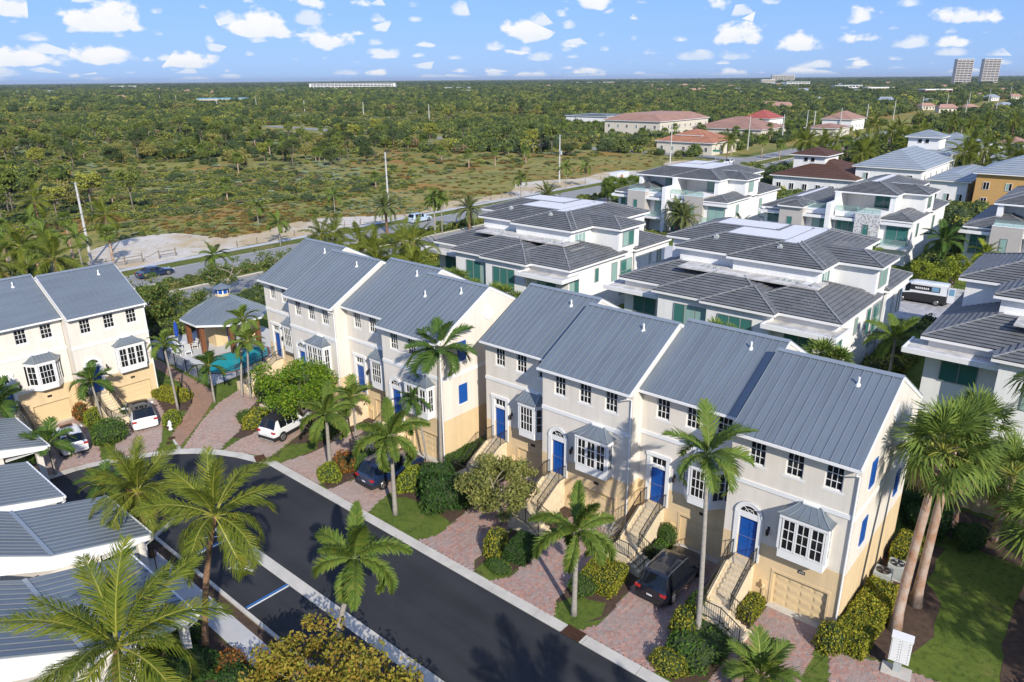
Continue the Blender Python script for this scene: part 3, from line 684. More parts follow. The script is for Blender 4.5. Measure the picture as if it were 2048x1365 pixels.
# ---- brick driveways: real herringbone pavers
def inside(px, py, poly):
    r = np.zeros(len(px), bool); n = len(poly); j = n-1
    for i in range(n):
        xi, yi = poly[i]; xj, yj = poly[j]
        c = ((yi > py) != (yj > py)) & (px < (xj-xi)*(py-yi)/(yj-yi+1e-12)+xi); r ^= c; j = i
    return r
def pavers(name, poly, m, label, a=.115, rot=45, base=.012, gap=.007, zj=.006):
    poly = [tuple(p) for p in poly]
    root = sheet(name, poly, base, 'sand_joint', label)
    xs = [p[0] for p in poly]; ys = [p[1] for p in poly]; cx, cy = (min(xs)+max(xs))/2, (min(ys)+max(ys))/2
    ext = math.hypot(max(xs)-min(xs), max(ys)-min(ys))/2; k = int(ext/a)+2
    I, J = np.meshgrid(np.arange(-k,k), np.arange(-k,k)); I = I.ravel(); J = J.ravel(); t = (I-J) % 4
    H = t == 0; Vv = t == 3
    x0 = np.concatenate([I[H],I[Vv]])*a; y0 = np.concatenate([J[H],J[Vv]])*a
    w = np.concatenate([np.full(H.sum(),2*a),np.full(Vv.sum(),a)]); h = np.concatenate([np.full(H.sum(),a),np.full(Vv.sum(),2*a)])
    x0 = x0+gap/2; y0 = y0+gap/2; w = w-gap; h = h-gap
    c, s = math.cos(R(rot)), math.sin(R(rot))
    mx, my = x0+w/2, y0+h/2; wx, wy = cx+mx*c-my*s, cy+mx*s+my*c
    ok = inside(wx, wy, poly); x0, y0, w, h = x0[ok], y0[ok], w[ok], h[ok]; n = len(x0)
    z = RNG.normal(base+.022, zj*.5, n); tx = RNG.normal(0, .004, n); ty = RNG.normal(0, .004, n)
    P = []
    for (fx, fy) in ((0,0),(1,0),(1,1),(0,1)):
        X = x0+w*fx; Y = y0+h*fy; P.append(np.stack([cx+X*c-Y*s, cy+X*s+Y*c, z+(fx-.5)*tx*2+(fy-.5)*ty*2],1))
    top = np.stack(P,1); bot = top.copy(); bot[:,:,2] = base+.002
    V = np.concatenate([top,bot],1).reshape(-1,3)
    F = []
    for i in range(n):
        b = 8*i; F += [(b,b+1,b+2,b+3),(b,b+4,b+5,b+1),(b+1,b+5,b+6,b+2),(b+2,b+6,b+7,b+3),(b+3,b+7,b+4,b)]
    me = bpy.data.meshes.new('paver_bricks'); me.from_pydata(V.tolist(),[],F); me.materials.append(M[m])
    return stuff(put('paver_bricks', me, root))
pavers('driveway', [(-10.75,32.9),(-7.9,32.9),(-7.5,28.4),(-6.9,26.0),(-6.2,24.62),(-11.2,24.62),(-10.65,25.8),(-10.7,28.5),(-10.68,30.1)], 'brick', 'red herringbone brick driveway at the right end house')
pavers('driveway', [(-16.95,34.4),(-14.0,34.4),(-13.9,29.5),(-13.5,27.5),(-13.4,26.2),(-12.8,24.62),(-17.1,24.62),(-16.6,25.6),(-16.75,28.2),(-16.95,29.7)], 'brick', 'red herringbone brick driveway under the dark car')
pavers('driveway', [(-23.6,33.5),(-20.3,33.5),(-19.7,29),(-19.6,27.2),(-19.35,25.6),(-18.72,24.62),(-23.1,24.62),(-22.45,25.65),(-22.85,28.2)], 'brick', 'red herringbone brick driveway beside the feathery street palm')
pavers('driveway', [(-29.9,34.9),(-26.5,34.9),(-25.5,29),(-25.1,25.5),(-24.4,24.62),(-29.0,24.62),(-28.4,25.75),(-28.7,27.4)], 'brick', 'red herringbone brick driveway behind the pale wispy tree')
pavers('driveway', [(-37.6,32.4),(-34.7,32.4),(-34.5,27.4),(-34.2,26),(-33.7,24.62),(-37.9,24.62),(-37.65,26.7)], 'brick_old', 'brick driveway under the navy off-road car')
pavers('driveway', [(-43.8,33.8),(-40.9,33.8),(-40.0,28),(-39.0,24.62),(-43.6,24.62),(-43.2,27)], 'brick_old', 'brick driveway beside the yellow-leaved shrub')
pavers('driveway', [(-50.3,32.8),(-47.4,32.8),(-46.3,27.6),(-45.0,24.62),(-46.0,24.2),(-48.6,23.1),(-49.2,24.4)], 'brick_old', 'worn brick driveway under the white off-road car')
pavers('driveway', [(-51.2,21.2),(-48.9,23.0),(-49.6,23.7),(-50.6,25.4),(-53.5,27.8),(-55.9,31.0),(-58.5,30.5),(-57,27.3),(-54.7,24.5)], 'brick_old', 'worn brick drive curving past the pool fence')
pavers('brick_path', [(-53.9,21.6),(-51.4,20.9),(-54.6,24.2),(-57.6,26.95),(-60.1,28.2),(-73,28.7),(-84,28.7),(-84,27.4),(-70,27.5),(-63.7,27.2),(-60.2,26.4),(-58.8,25.85),(-57.5,24.7)], 'brick_tan', 'tan brick footpath beside the pool fence')
pavers('driveway', [(-62.6,24.2),(-62.6,21.0),(-58.8,19.9),(-56.3,18.6),(-54.0,17.0),(-53.3,18.0),(-52.4,19.7),(-53.6,20.6),(-56.1,21.95),(-58.5,23.2)], 'brick_old', 'brick driveway under the white car with black roof')
pavers('driveway', [(-63.6,18.0),(-63.6,15.4),(-60,14.4),(-57,13.3),(-54.65,13.0),(-54.1,16.4),(-54.6,16.6),(-56.0,17.1),(-59.6,17.85)], 'brick_old', 'brick driveway under the plain white car')
pavers('brick_pad', [(-7.2,31.4),(-4.6,32.2),(-1.9,32.6),(-1.0,30.2),(-6.5,29.3)], 'brick', 'small brick pad in front of the mailbox')
sheet('concrete_edge', [(-53.95,21.55),(-53.7,21.55),(-51.15,21.05),(-51.45,20.85)], .04, 'concrete')
# planting beds
for i, p in enumerate(([(-13.9,33.2),(-10.75,33.2),(-10.75,25.9),(-11.6,24.7),(-13.2,24.7),(-13.4,26.2),(-13.5,27.6)], [(-19.8,34.5),(-17,34.5),(-16.8,28.3),(-16.7,26),(-17.4,25),(-18.6,25),(-19.5,26),(-19.6,29)],
    [(-26.4,33.5),(-23.7,33.5),(-22.9,28.2),(-22.6,25.7),(-23.4,24.8),(-24.4,24.8),(-25,25.6),(-25.4,29)], [(-34.6,34.5),(-30,34.9),(-28.8,27.4),(-29.2,26),(-33.6,26.2),(-34.5,27.5)], [(-40.7,33.6),(-37.7,32.5),(-37.75,26.7),(-38,24.8),(-39.1,24.8),(-39.9,28)],
    [(-47.3,33),(-44,33.8),(-43.3,27.5),(-43.4,25.2),(-44.9,25),(-46.2,27.6)], [(-58,33),(-50.4,33),(-49.3,25),(-50.2,24.4),(-53.3,27.7),(-55.8,31)], [(-62.6,27),(-62.6,23.5),(-58.7,23.2),(-56.2,22.05),(-54.1,22.0),(-57.4,24.6),(-58.8,25.8)],
    [(-63.6,19.8),(-59.6,18.9),(-57,18.3),(-56,17.3),(-59.6,18.0),(-63.6,18.2)], [(-7.4,44),(-4.9,44),(-4.9,40),(-3.9,38.4),(-3.6,35.5),(-4.2,33.2),(-5,32.2),(-7.4,31.4)], [(-60,12.9),(-54.7,12.9),(-54.7,14.6),(-57,13.2)], [(-8,49),(6,49),(6,45.5),(-2,44.8),(-8,46)], [(-.9,41.5),(.3,41),(-.1,37.6),(.5,34),(1.4,27),(.5,27),(-.35,33),(-.9,37)])):
    sheet('planting_bed', wob(p, .10, .8, i), .008+.0005*i, 'mulch')
for i, p in enumerate(([(-34.2,25.9),(-33.6,24.7),(-29.1,24.7),(-28.6,25.8),(-29.0,27.2),(-31,27.6),(-33.2,27.4)], [(-18.6,24.9),(-17.4,24.9),(-16.9,26.2),(-17.3,27.2),(-18.8,26.6),(-19.2,25.7)], [(-44.7,24.8),(-43.7,24.8),(-43.3,27.6),(-44.3,28.4),(-45.6,26.8)],
    [(-24.4,24.8),(-23.2,24.8),(-22.7,25.8),(-23.4,26.6),(-24.6,26)], [(-54.2,22.1),(-56.0,22.3),(-58.2,24.2),(-57.4,24.6)], [(-50.0,24.1),(-51.2,25.2),(-53.5,27.4),(-54.6,27.2),(-52,24.8),(-50.3,23.9)], [(-8.5,24.7),(-6.1,24.7),(-6.4,29.1),(-7.1,31.2),(-7.5,28.4)])):
    sheet('lawn_patch', wob(p, .08, .6, i+40), .018+.0005*i, 'lawn')
# ---------------------------------------------------------------- terraced houses
W_PANE = {}
def pane_mesh(w, h):
    k = (round(w,3), round(h,3))
    if k not in W_PANE: W_PANE[k] = MB().box(-w/2,w/2,-.006,.006,-h/2,h/2).mesh('pane', [M['glass_dark']])
    return W_PANE[k]
WIN_MESH = {}
def window(parent, x, y, z, w, h, cols, rows, rz=0.0, sill=True, frame=.05, bar=.028, m='trim', name='window'):
    """glazed window with real glazing bars; origin bottom centre, faces local -Y"""
    k = (round(w,3),round(h,3),cols,rows,frame,m)
    if k not in WIN_MESH:
        b = MB(); b.box(-w/2,-w/2+frame,-.03,.05,0,h); b.box(w/2-frame,w/2,-.03,.05,0,h); b.box(-w/2+frame,w/2-frame,-.028,.05,0,frame); b.box(-w/2+frame,w/2-frame,-.028,.05,h-frame,h)
        iw, ih = w-2*frame, h-2*frame
        for i in range(1,cols): cx = -iw/2+iw*i/cols; b.box(cx-bar/2,cx+bar/2,-.02,.02,frame,h-frame)
        for j in range(1,rows): cz = frame+ih*j/rows; b.box(-w/2+frame,w/2-frame,-.018,.018,cz-bar/2,cz+bar/2)
        WIN_MESH[k] = b.mesh('window', [M[m]])
    o = put(name, WIN_MESH[k], parent, (x,y,z), (0,0,rz))
    iw, ih = (w-2*frame)/cols, (h-2*frame)/rows
    pm = pane_mesh(iw-.02, ih-.02)
    for i in range(cols):
        for j in range(rows): put('pane', pm, o, (-w/2+frame+iw*(i+.5), .022+random.uniform(-.003,.003), frame+ih*(j+.5)), (random.uniform(-.012,.012),0,random.uniform(-.012,.012)))
    if sill: MB().box(-w/2-.12,w/2+.12,-.10,.06,-.13,-.01).build('sill', M['trim'], o)
    return o
def wall_holes(mb, u0, u1, z0, z1, holes, depth, y=0.0, m=0):
    us = sorted({u0,u1,*[h[0] for h in holes],*[h[1] for h in holes]}); zs = sorted({z0,z1,*[h[2] for h in holes],*[h[3] for h in holes]})
    us = [u for u in us if u0 <= u <= u1]; zs = [z for z in zs if z0 <= z <= z1]
    for a, b in zip(us[:-1],us[1:]):
        for c, d in zip(zs[:-1],zs[1:]):
            cu, cz = (a+b)/2, (c+d)/2
            if any(h[0] < cu < h[1] and h[2] < cz < h[3] for h in holes): continue
            mb.poly([(a,y,c),(b,y,c),(b,y,d),(a,y,d)], m)
    for a,b,c,d in holes:
        c2, d2 = max(c,z0), min(d,z1)
        if c2 >= d2: continue
        mb.poly([(a,y,c2),(a,y,d2),(a,y+depth,d2),(a,y+depth,c2)],m); mb.poly([(b,y,c2),(b,y+depth,c2),(b,y+depth,d2),(b,y,d2)],m)
        if d2 == d: mb.poly([(a,y,d),(b,y,d),(b,y+depth,d),(a,y+depth,d)],m)
        if c2 == c: mb.poly([(a,y,c),(a,y+depth,c),(b,y+depth,c),(b,y,c)],m)
EAVE, RIDGE, RUN, OVH, DEP = 9.3, 12.15, 5.38, .45, 9.86
SLOPE = (RIDGE-EAVE)/RUN
ZB = 3.36
PANEL = {}
def roof_panel(pw):
    if pw not in PANEL:
        ln = math.hypot(RUN, RIDGE-EAVE); b = MB()
        b.box(0.012,pw-.012,0,ln,-.02,.012,0); b.box(-.014,.012,-.005,ln,-.02,.058,1)
        PANEL[pw] = b.mesh('roof_panel', [M['metal_roof'], M['metal_seam']])
    return PANEL[pw]
def rail(parent, pts, h=.92, gap=.115, n0='railing'):
    """iron railing following a polyline of foot points"""
    b = MB()
    for a, c in zip(pts[:-1],pts[1:]):
        a = Vector(a); c = Vector(c); up = Vector((0,0,1))
        b.beam(a+up*h, c+up*h, .045, .03); b.beam(a+up*.10, c+up*.10, .03, .02)
        n = max(1,int((Vector((c.x-a.x,c.y-a.y,0))).length/gap))
        for i in range(1,n): p = a.lerp(c,i/n); b.beam(p+up*.1,p+up*h,.016,.016)
    for p in pts: p = Vector(p); b.beam(p,p+Vector((0,0,h+.04)),.04,.04)
    return b.build(n0, M['iron'], parent)
def townhouse(label, origin, w, kind, rz=0.0, scale=(1,1,1), number=None, right_open=False, left_open=False, vents=1, group='terraced houses', panels=14, right_side='none', stairs=True):
    H = thing('terraced_house', label, 'house', origin, rz, group, scale)
    A = kind == 'A'
    du0, du1 = (.80,1.78)
    win = [(.93,1.76,7.64,8.9),(2.80,3.65,7.64,8.9),(4.65,5.50,7.64,8.9)]
    gar = (2.9,5.62,0.0,2.0)
    door = (du0,du1,2.1,4.56 if A else 5.12)
    holes = win+[door]
    # upper cream wall + gables
    b = MB(); wall_holes(b,0,w,ZB,EAVE+.02,holes,.14)
    for x, flip in ((0,1),(w,0)):
        q = [(x,0,ZB),(x,DEP,ZB),(x,DEP,EAVE),(x,DEP/2,EAVE+SLOPE*(DEP/2+OVH)-.14),(x,0,EAVE+SLOPE*OVH-.12)]
        b.poly(q[::-1] if flip else q)
    b.poly([(w,DEP,ZB),(0,DEP,ZB),(0,DEP,EAVE),(w,DEP,EAVE)])
    b.build('wall', M['stucco'], H)
    b = MB(); wall_holes(b,0,w,-.3,ZB,[door,gar],.14,y=-.012)
    b.poly([(0,-.012,-.3),(0,-.012,ZB),(0,DEP,ZB),(0,DEP,-.3)]); b.poly([(w,-.012,-.3),(w,DEP,-.3),(w,DEP,ZB),(w,-.012,ZB)]); b.poly([(w,DEP,-.3),(0,DEP,-.3),(0,DEP,ZB),(w,DEP,ZB)])
    b.poly([(0,-.012,ZB),(w,-.012,ZB),(w,.0,ZB),(0,.0,ZB)])
    b.build('wall_base', M['stucco_yellow'], H)
    # band
    b = MB(); b.box(-.02,w+.02,-.05,.02,6.40,6.64)
    if right_open: b.box(w-.01,w+.05,.02,DEP,6.40,6.64)
    b.build('band_course', M['trim'], H)
    for (a,c,z0,z1) in win: window(H,(a+c)/2,.09,z0,c-a,z1-z0,3,3)
    # front door
    fd = MB().box(du0,du1,.10,.15,2.1,4.5).build('front_door', M['door_blue'], H)
    for (pa,pb,pc,pe) in ((.08,.44,1.75,2.25),(.54,.90,1.75,2.25),(.08,.44,.95,1.62),(.54,.90,.95,1.62),(.08,.44,.18,.80),(.54,.90,.18,.80)):
        p = MB(); x0, x1, z0, z1 = du0+pa, du0+pb, 2.1+pc*.98, 2.1+pe*.98
        p.box(x0,x1,.078,.099,z0,z1)
        p.build('door_panel', M['door_blue'], fd)
    tr = MB()
    if A:
        cx = (du0+du1)/2; zc = 4.72
        tr.box(du0-.27,du0-.02,-.07,.12,2.1,zc); tr.box(du1+.02,du1+.27,-.07,.12,2.1,zc); tr.box(du0-.02,du1+.02,-.05,.12,4.50,4.84)
        n = 16
        for i in range(n):
            t0, t1 = PI*i/n, PI*(i+1)/n; ro, ri = .76, .50
            for (r0,r1,yy) in ((ri,ro,-.07),(ro-.10,ro,-.10)):
                P = [(cx+r*math.cos(t), zc+r*math.sin(t)) for r,t in ((r0,t0),(r1,t0),(r1,t1),(r0,t1))]
                tr.poly([(P[0][0],yy,P[0][1]),(P[3][0],yy,P[3][1]),(P[2][0],yy,P[2][1]),(P[1][0],yy,P[1][1])])
                tr.poly([(P[1][0],yy,P[1][1]),(P[2][0],yy,P[2][1]),(P[2][0],.02,P[2][1]),(P[1][0],.02,P[1][1])])
                tr.poly([(P[3][0],yy,P[3][1]),(P[0][0],yy,P[0][1]),(P[0][0],.02,P[0][1]),(P[3][0],.02,P[3][1])])
        dt = tr.build('door_surround', M['trim'], H)
        f = MB(); f.poly([(cx+.5*math.cos(PI*i/12),-.022,zc+.12+.42*math.sin(PI*i/12)) for i in range(13)]); f.build('fanlight', M['glass_dark'], H)
        f = MB()
        for t in (R(50),R(130)): f.beam((cx,-.03,zc+.12),(cx+.46*math.cos(t),-.03,zc+.12+.38*math.sin(t)),.02,.02)
        for i in range(8):
            t0,t1 = PI*i/8,PI*(i+1)/8; f.beam((cx+.24*math.cos(t0),-.03,zc+.12+.2*math.sin(t0)),(cx+.24*math.cos(t1),-.03,zc+.12+.2*math.sin(t1)),.02,.02)
        f.build('fanlight_bars', M['trim'], H)
    else:
        tr.box(du0-.27,du0-.02,-.07,.12,2.1,5.18); tr.box(du1+.02,du1+.27,-.07,.12,2.1,5.18); tr.box(du0-.32,du1+.32,-.10,.12,5.18,5.40); tr.box(du0-.02,du1+.02,-.03,.12,4.46,4.62)
        tr.build('door_surround', M['trim'], H)
        window(H,(du0+du1)/2,.07,4.62,du1-du0,.52,3,1,sill=False,name='transom_window')
    # lamp, number plate
    b = MB(); b.box(2.30,2.42,-.02,.02,4.2,4.45); b.beam((2.36,-.02,4.38),(2.36,-.16,4.34),.03,.03); b.tube([(2.36,-.16,3.98),(2.36,-.16,4.08),(2.36,-.16,4.26),(2.36,-.16,4.38)],[.04,.085,.09,.02],8); b.build('wall_lamp', M['copper'], H)
    b = MB(); b.box(4.08,4.42,-.04,-.015,2.50,2.68); b.build('number_plate', M['iron'], H)
    if number:
        cu = bpy.data.curves.new('house_number','FONT'); cu.body = number; cu.size = .17; cu.align_x = 'CENTER'
        to = bpy.data.objects.new('tmp_text', cu); COL.objects.link(to); dg = bpy.context.evaluated_depsgraph_get()
        me = bpy.data.meshes.new_from_object(to.evaluated_get(dg)); bpy.data.objects.remove(to); me.materials.append(M['white_plastic'])
        put('house_number', me, H, (4.25,-.043,2.53), (PI/2,0,0))
    # garage
    g = MB(); g.box(gar[0],gar[1],.13,.18,0,2.0,0)
    go = g.build('garage_door', M['garage'], H)
    b = MB(); b.box(gar[0]-.12,gar[0],-.04,.02,0,2.0); b.box(gar[1],gar[1]+.12,-.04,.02,0,2.0); b.box(gar[0]-.12,gar[1]+.12,-.045,.02,2.0,2.14); b.build('garage_trim', M['stucco_yellow'], H)
    if A:
        pm = MB(); pm.box(-.25,.25,-.02,0,-.13,.13); pm.box(-.19,.19,-.032,-.02,-.08,.08); pm = pm.mesh('door_panel',[M['garage']])
        for i in range(4):
            for j in range(4): put('door_panel', pm, go, (gar[0]+.40+i*.645,.128,.27+j*.49))
    else:
        pm = MB().box(-1.34,1.34,-.014,0,-.05,.05).mesh('door_panel',[M['garage']])
        for j in range(14): put('door_panel', pm, go, ((gar[0]+gar[1])/2,.128,.10+j*.137))
    MB().box(gar[0]-.1,gar[1]+.1,-.35,.13,-.05,.045).build('garage_apron', M['concrete'], H)
    b = MB(); b.box(2.34,2.62,-.09,-.012,.75,1.25); b.cyl(2.48,-.16,.95,1.15,.09,10); b.box(2.42,2.54,-.08,-.012,.1,.75); b.build('meter_box', M['garage'], H)
    # bay window
    bay(H, A)
    # roof
    pw = w/panels; pm = roof_panel(round(pw,3)); ang = math.atan2(RIDGE-EAVE, RUN)
    for i in range(panels):
        put('roof_panel', pm, H, (i*pw,-OVH,EAVE), (ang,0,0))
    for i in range(panels):
        put('roof_panel', pm, H, ((i+1)*pw,-OVH+2*RUN,EAVE), (ang,0,PI))
    b = MB(); yr = -OVH+RUN
    b.poly([(-.02,yr-.22,RIDGE-.05),(w+.02,yr-.22,RIDGE-.05),(w+.02,yr,RIDGE+.075),(-.02,yr,RIDGE+.075)]); b.poly([(w+.02,yr+.22,RIDGE-.05),(-.02,yr+.22,RIDGE-.05),(-.02,yr,RIDGE+.075),(w+.02,yr,RIDGE+.075)])
    b.build('ridge_cap', M['metal_seam'], H)
    b = MB(); b.box(-.03,w+.03,-OVH+.02,-OVH+.06,EAVE-.20,EAVE-.022); b.box(-.03,w+.03,-OVH+.06,.0,EAVE-.20,EAVE-.16); b.box(-.03,w+.03,DEP,DEP+OVH-.02,EAVE-.2,EAVE-.03)
    for x in (-.035,w-.005):   # rake boards
        for (ya,za,yb,zb) in ((-OVH+.06,EAVE-.11,yr,RIDGE-.11),(2*yr+OVH-.06,EAVE-.11,yr,RIDGE-.11)):
            b.beam((x+.02,ya,za),(x+.02,yb,zb),.05,.17)
    b.build('fascia', M['trim'], H)
    b = MB(); b.box(-.06,w+.06,-OVH-.11,-OVH+.015,EAVE-.14,EAVE-.125); b.box(-.06,w+.06,-OVH-.12,-OVH-.105,EAVE-.14,EAVE-.02); b.box(-.06,-.045,-OVH-.11,-OVH+.015,EAVE-.14,EAVE-.02); b.box(w+.045,w+.06,-OVH-.11,-OVH+.015,EAVE-.14,EAVE-.02)
    b.build('gutter', M['trim'], H)
    if right_open:
        b = MB(); b.tube([(w-.12,-OVH-.05,EAVE-.13),(w-.12,-OVH-.05,EAVE-.32),(w-.07,-.07,EAVE-.55),(w-.07,-.07,.05)],.05,8); b.build('downspout', M['trim'], H)
    elif A:
        b = MB(); b.tube([(w-.10,-OVH-.05,EAVE-.13),(w-.10,-OVH-.05,EAVE-.30),(w-.06,-.07,EAVE-.5),(w-.06,-.07,.05)],.045,6); b.build('downspout', M['trim'], H)
    for k in range(vents):
        vx, vy = (w*.72, RUN*.80) if k == 0 else (w*.28, RUN*.62)
        z = EAVE+SLOPE*vy; b = MB(); b.cyl(vx,vy-OVH,z-.05,z+.42,.055,8); b.cyl(vx,vy-OVH,z-.06,z+.10,.16,10,r1=.07); b.build('vent_pipe', M['trim'], H)
    # gable end details on the free right side
    if right_side != 'none':
        x = w
        for (v0,v1,z0,z1) in ((1.52,2.34,7.42,8.86),(1.52,2.34,4.22,5.64),(7.3,8.1,4.3,5.76)) if right_side == 'full' else ((1.52,2.34,7.42,8.86),(1.52,2.34,4.22,5.64)):
            s = MB(); s.box(x+.005,x+.05,v0,v1,z0,z1); so_ = s.build('shutter', M['door_blue'], H)
            for zz in ((z0+.08,z0+(z1-z0)*.48),(z0+(z1-z0)*.54,z1-.08)):
                MB().box(x+.05,x+.062,v0+.09,v1-.09,zz[0],zz[1]).build('shutter_panel', M['door_blue'], so_)
            MB().box(x+.0,x+.09,v0-.08,v1+.08,z0-.10,z0-.01).build('sill', M['trim'], H)
        o = MB(); o.poly([(x+.03,4.75+.42*math.cos(2*PI*i/24),10.25+.44*math.sin(2*PI*i/24)) for i in range(24)])
        for i in range(24):
            t0,t1 = 2*PI*i/24,2*PI*(i+1)/24
            o.beam((x+.03,4.75+.44*math.cos(t0),10.25+.46*math.sin(t0)),(x+.03,4.75+.44*math.cos(t1),10.25+.46*math.sin(t1)),.07,.07)
        o.build('round_vent', M['trim'], H)
    if stairs: stair(H, A)
    return H
def bay(H, A):
    if A:
        u0,u1,dp = 3.14,5.38,.72; c = 0.0
        poly = [(u0,0),(u0,-dp),(u1,-dp),(u1,0)]
    else:
        u0,u1,dp = 3.0,5.55,.75; c = .62
        poly = [(u0,0),(u0+c,-dp),(u1-c,-dp),(u1,0)]
    z0,z1,zt = 3.47,3.95,5.72
    b = MB(); b.prism(poly, z0, z1); 
    ex = [(p[0]+(-.06 if p[0] < 4.2 else .06), p[1]-.06 if p[1] < 0 else p[1]) for p in poly]
    b.prism(ex, zt, 5.98)
    for (x,y) in poly[1:3] + ([poly[0],poly[3]] if not A else []): b.box(x-.07,x+.07,y+.0,y+.14 if y < 0 else y+.05,z1,zt)
    if A: b.box(u0,u0+.10,-.10,0,z1,zt); b.box(u1-.10,u1,-.10,0,z1,zt)
    B = b.build('bay_window', M['trim'], H)
    MB().prism([(p[0]*.94+4.25*.06, p[1]*.80) for p in poly], z1+.01, zt-.01).build('bay_interior', M['glass_dark'], B)
    # glazing on the three faces
    def face(p, q, cols, units):
        p = Vector((*p,0)); q = Vector((*q,0)); d = q-p; ln = d.length; rz = math.atan2(d.y,d.x)
        for i in range(units):
            s = .09; uw = (ln-2*s)/units; m = p+d*((s+uw*(i+.5))/ln)
            window(B, m.x, m.y+.0, z1, uw-.02, zt-z1, cols, 3, rz=rz, sill=False, frame=.07)
    if A: face(poly[1],poly[2],2,3); face(poly[0],poly[1],2,1); face(poly[2],poly[3],2,1)
    else: face(poly[1],poly[2],4,1); face(poly[0],poly[1],2,1); face(poly[2],poly[3],2,1)
    # flared metal roof in pieces
    er = [(p[0]+(-.16 if p[0] < 4.2 else .16), p[1]-.16 if p[1] < 0 else p[1]) for p in poly]
    tl, trr = (u0+.62,-.12,6.52), (u1-.62,-.12,6.52); ze = 5.99
    r = MB(); n = 4
    fl = Vector((*er[1],ze)); fr = Vector((*er[2],ze)); bl = Vector((*er[0],ze)); br = Vector((*er[3],ze)); tl = Vector(tl); trr = Vector(trr)
    def flare(a,b_,c,d_,k=4):   # a-b eave edge, d-c top edge
        for i in range(k):
            t0,t1 = i/k,(i+1)/k; f = lambda t: t**1.5
            L0 = a.lerp(d_,t0); L1 = a.lerp(d_,t1); R0 = b_.lerp(c,t0); R1 = b_.lerp(c,t1)
            for P,t in ((L0,t0),(R0,t0)): P.z = ze+(6.52-ze)*f(t)
            for P,t in ((L1,t1),(R1,t1)): P.z = ze+(6.52-ze)*f(t)
            r.poly([L0,R0,R1,L1])
    flare(fl,fr,trr,tl); flare(bl,fl,tl,tl+Vector((0,.12,0))); flare(fr,br,trr+Vector((0,.12,0)),trr)
    r.poly([tl,trr,trr+Vector((0,.12,0)),tl+Vector((0,.12,0))]); r.poly([bl,br,fr,fl])
    r.build('bay_roof', M['metal_roof'], B)
    s = MB()
    for i in range(1,5):
        t = i/5
        for k in range(4):
            t0,t1 = k/4,(k+1)/4; P = fl.lerp(fr,t).lerp(tl.lerp(trr,t),t0); Q = fl.lerp(fr,t).lerp(tl.lerp(trr,t),t1)
            P.z = ze+(6.52-ze)*t0**1.5+.012; Q.z = ze+(6.52-ze)*t1**1.5+.012; s.beam(P,Q,.022,.035)
    for (e,t_) in ((fl,tl),(fr,trr)):
        for k in range(4):
            t0,t1 = k/4,(k+1)/4; P = e.lerp(t_,t0); Q = e.lerp(t_,t1); P.z = ze+(6.52-ze)*t0**1.5+.012; Q.z = ze+(6.52-ze)*t1**1.5+.012; s.beam(P,Q,.05,.04)
    stuff(s.build('bay_seams', M['metal_seam'], B))
    s = MB().box(u0+.75,u1-.75,-.20,.0,6.50,6.58); s.build('bay_flashing', M['trim'], B)
def stair(H, A):
    # landing at the door, straight flight to the front, quarter landing, short flight to the right
    S = MB(); u0,u1 = .72,1.86; top = 2.06
    S.box(u0,u1,-.75,.0,-.1,top); 
    so_ = S.build('stair', M['stair'], H)
    n = 8; rise = .155; z = top; y = -.75
    for i in range(n):
        z -= rise; MB().box(u0+.02,u1-.02,y-.27,y,-.1,z).build('step', M['stair'], so_); y -= .265
    zl = z; yl = y
    # stringer walls with flared foot
    for (a,b_) in ((u0-.14,u0),(u1,u1+.14)):
        st = MB(); q = [(-.70,-.1),(-.70,top+.02),(-.85,top+.02),(yl+.0,zl+.16),(yl+.0,-.1)]
        st.poly([(a,yy,zz) for yy,zz in q]); st.poly([(b_,yy,zz) for yy,zz in q][::-1])
        for (p,r_) in zip(q,q[1:]+q[:1]): st.poly([(a,p[0],p[1]),(b_,p[0],p[1]),(b_,r_[0],r_[1]),(a,r_[0],r_[1])])
        st.build('stair_wall', M['stair'], so_)
    MB().box(u0-.12,u1+.12,yl-1.25,yl,-.1,zl).build('quarter_landing', M['stair'], so_)
    x = u1+.12; zz = zl
    for i in range(4):
        zz -= .16
        MB().box(x,x+.29,yl-1.27-.05*i,yl-.05+.05*i,-.1,zz).build('step', M['stair'], so_); x += .28
    up = lambda x,y,z: (x,y,z)
    rail(H, [up(u0-.07,-.05,top),up(u0-.07,-.75,top),up(u0-.07,yl,zl+.05),up(u0-.07,yl-1.18,zl),up(u1+.1,yl-1.18,zl),up(u1+1.15,yl-1.22,zl-.55)])
    rail(H, [up(u1+.07,-.05,top),up(u1+.07,-.75,top),up(u1+.07,yl-.02,zl+.05),up(u1+1.15,yl+.0,zl-.5)])
G_Y = OVH
townhouse('terraced house at the right end, arched blue door, number 419 over the garage', (-13.6,32.3+G_Y,0), 6.25, 'A', number='419', right_open=True, right_side='full', vents=1)
townhouse('recessed terraced house with square blue door, dark car parked in front', (-19.85,33.9+G_Y,0), 6.25, 'B', vents=1)
townhouse('terraced house with arched blue door between two set-back neighbours, wispy tree left', (-26.4,32.85+G_Y,0), 6.55, 'A', vents=1, panels=15)
townhouse('recessed terraced house left of the gap, square blue door above the wispy tree', (-32.5,34.2+G_Y,0), 6.1, 'B', vents=1)
townhouse('terraced house left of the gap with blue shutters on its blank side wall', (-40.58,31.75+G_Y,0), 6.28, 'A', right_open=True, right_side='two', vents=2)
townhouse('recessed terraced house in the middle row with square blue door', (-46.58,33.15+G_Y,0), 6.0, 'B', vents=1)
townhouse('terraced house behind the bright green tree, three upper windows', (-53.0,32.06+G_Y,0), 6.42, 'A', vents=1)
townhouse('far end terraced house of the middle row, beside the pool', (-59.0,33.45+G_Y,0), 6.0, 'B', vents=1)
LS = (.965,.965,.925)
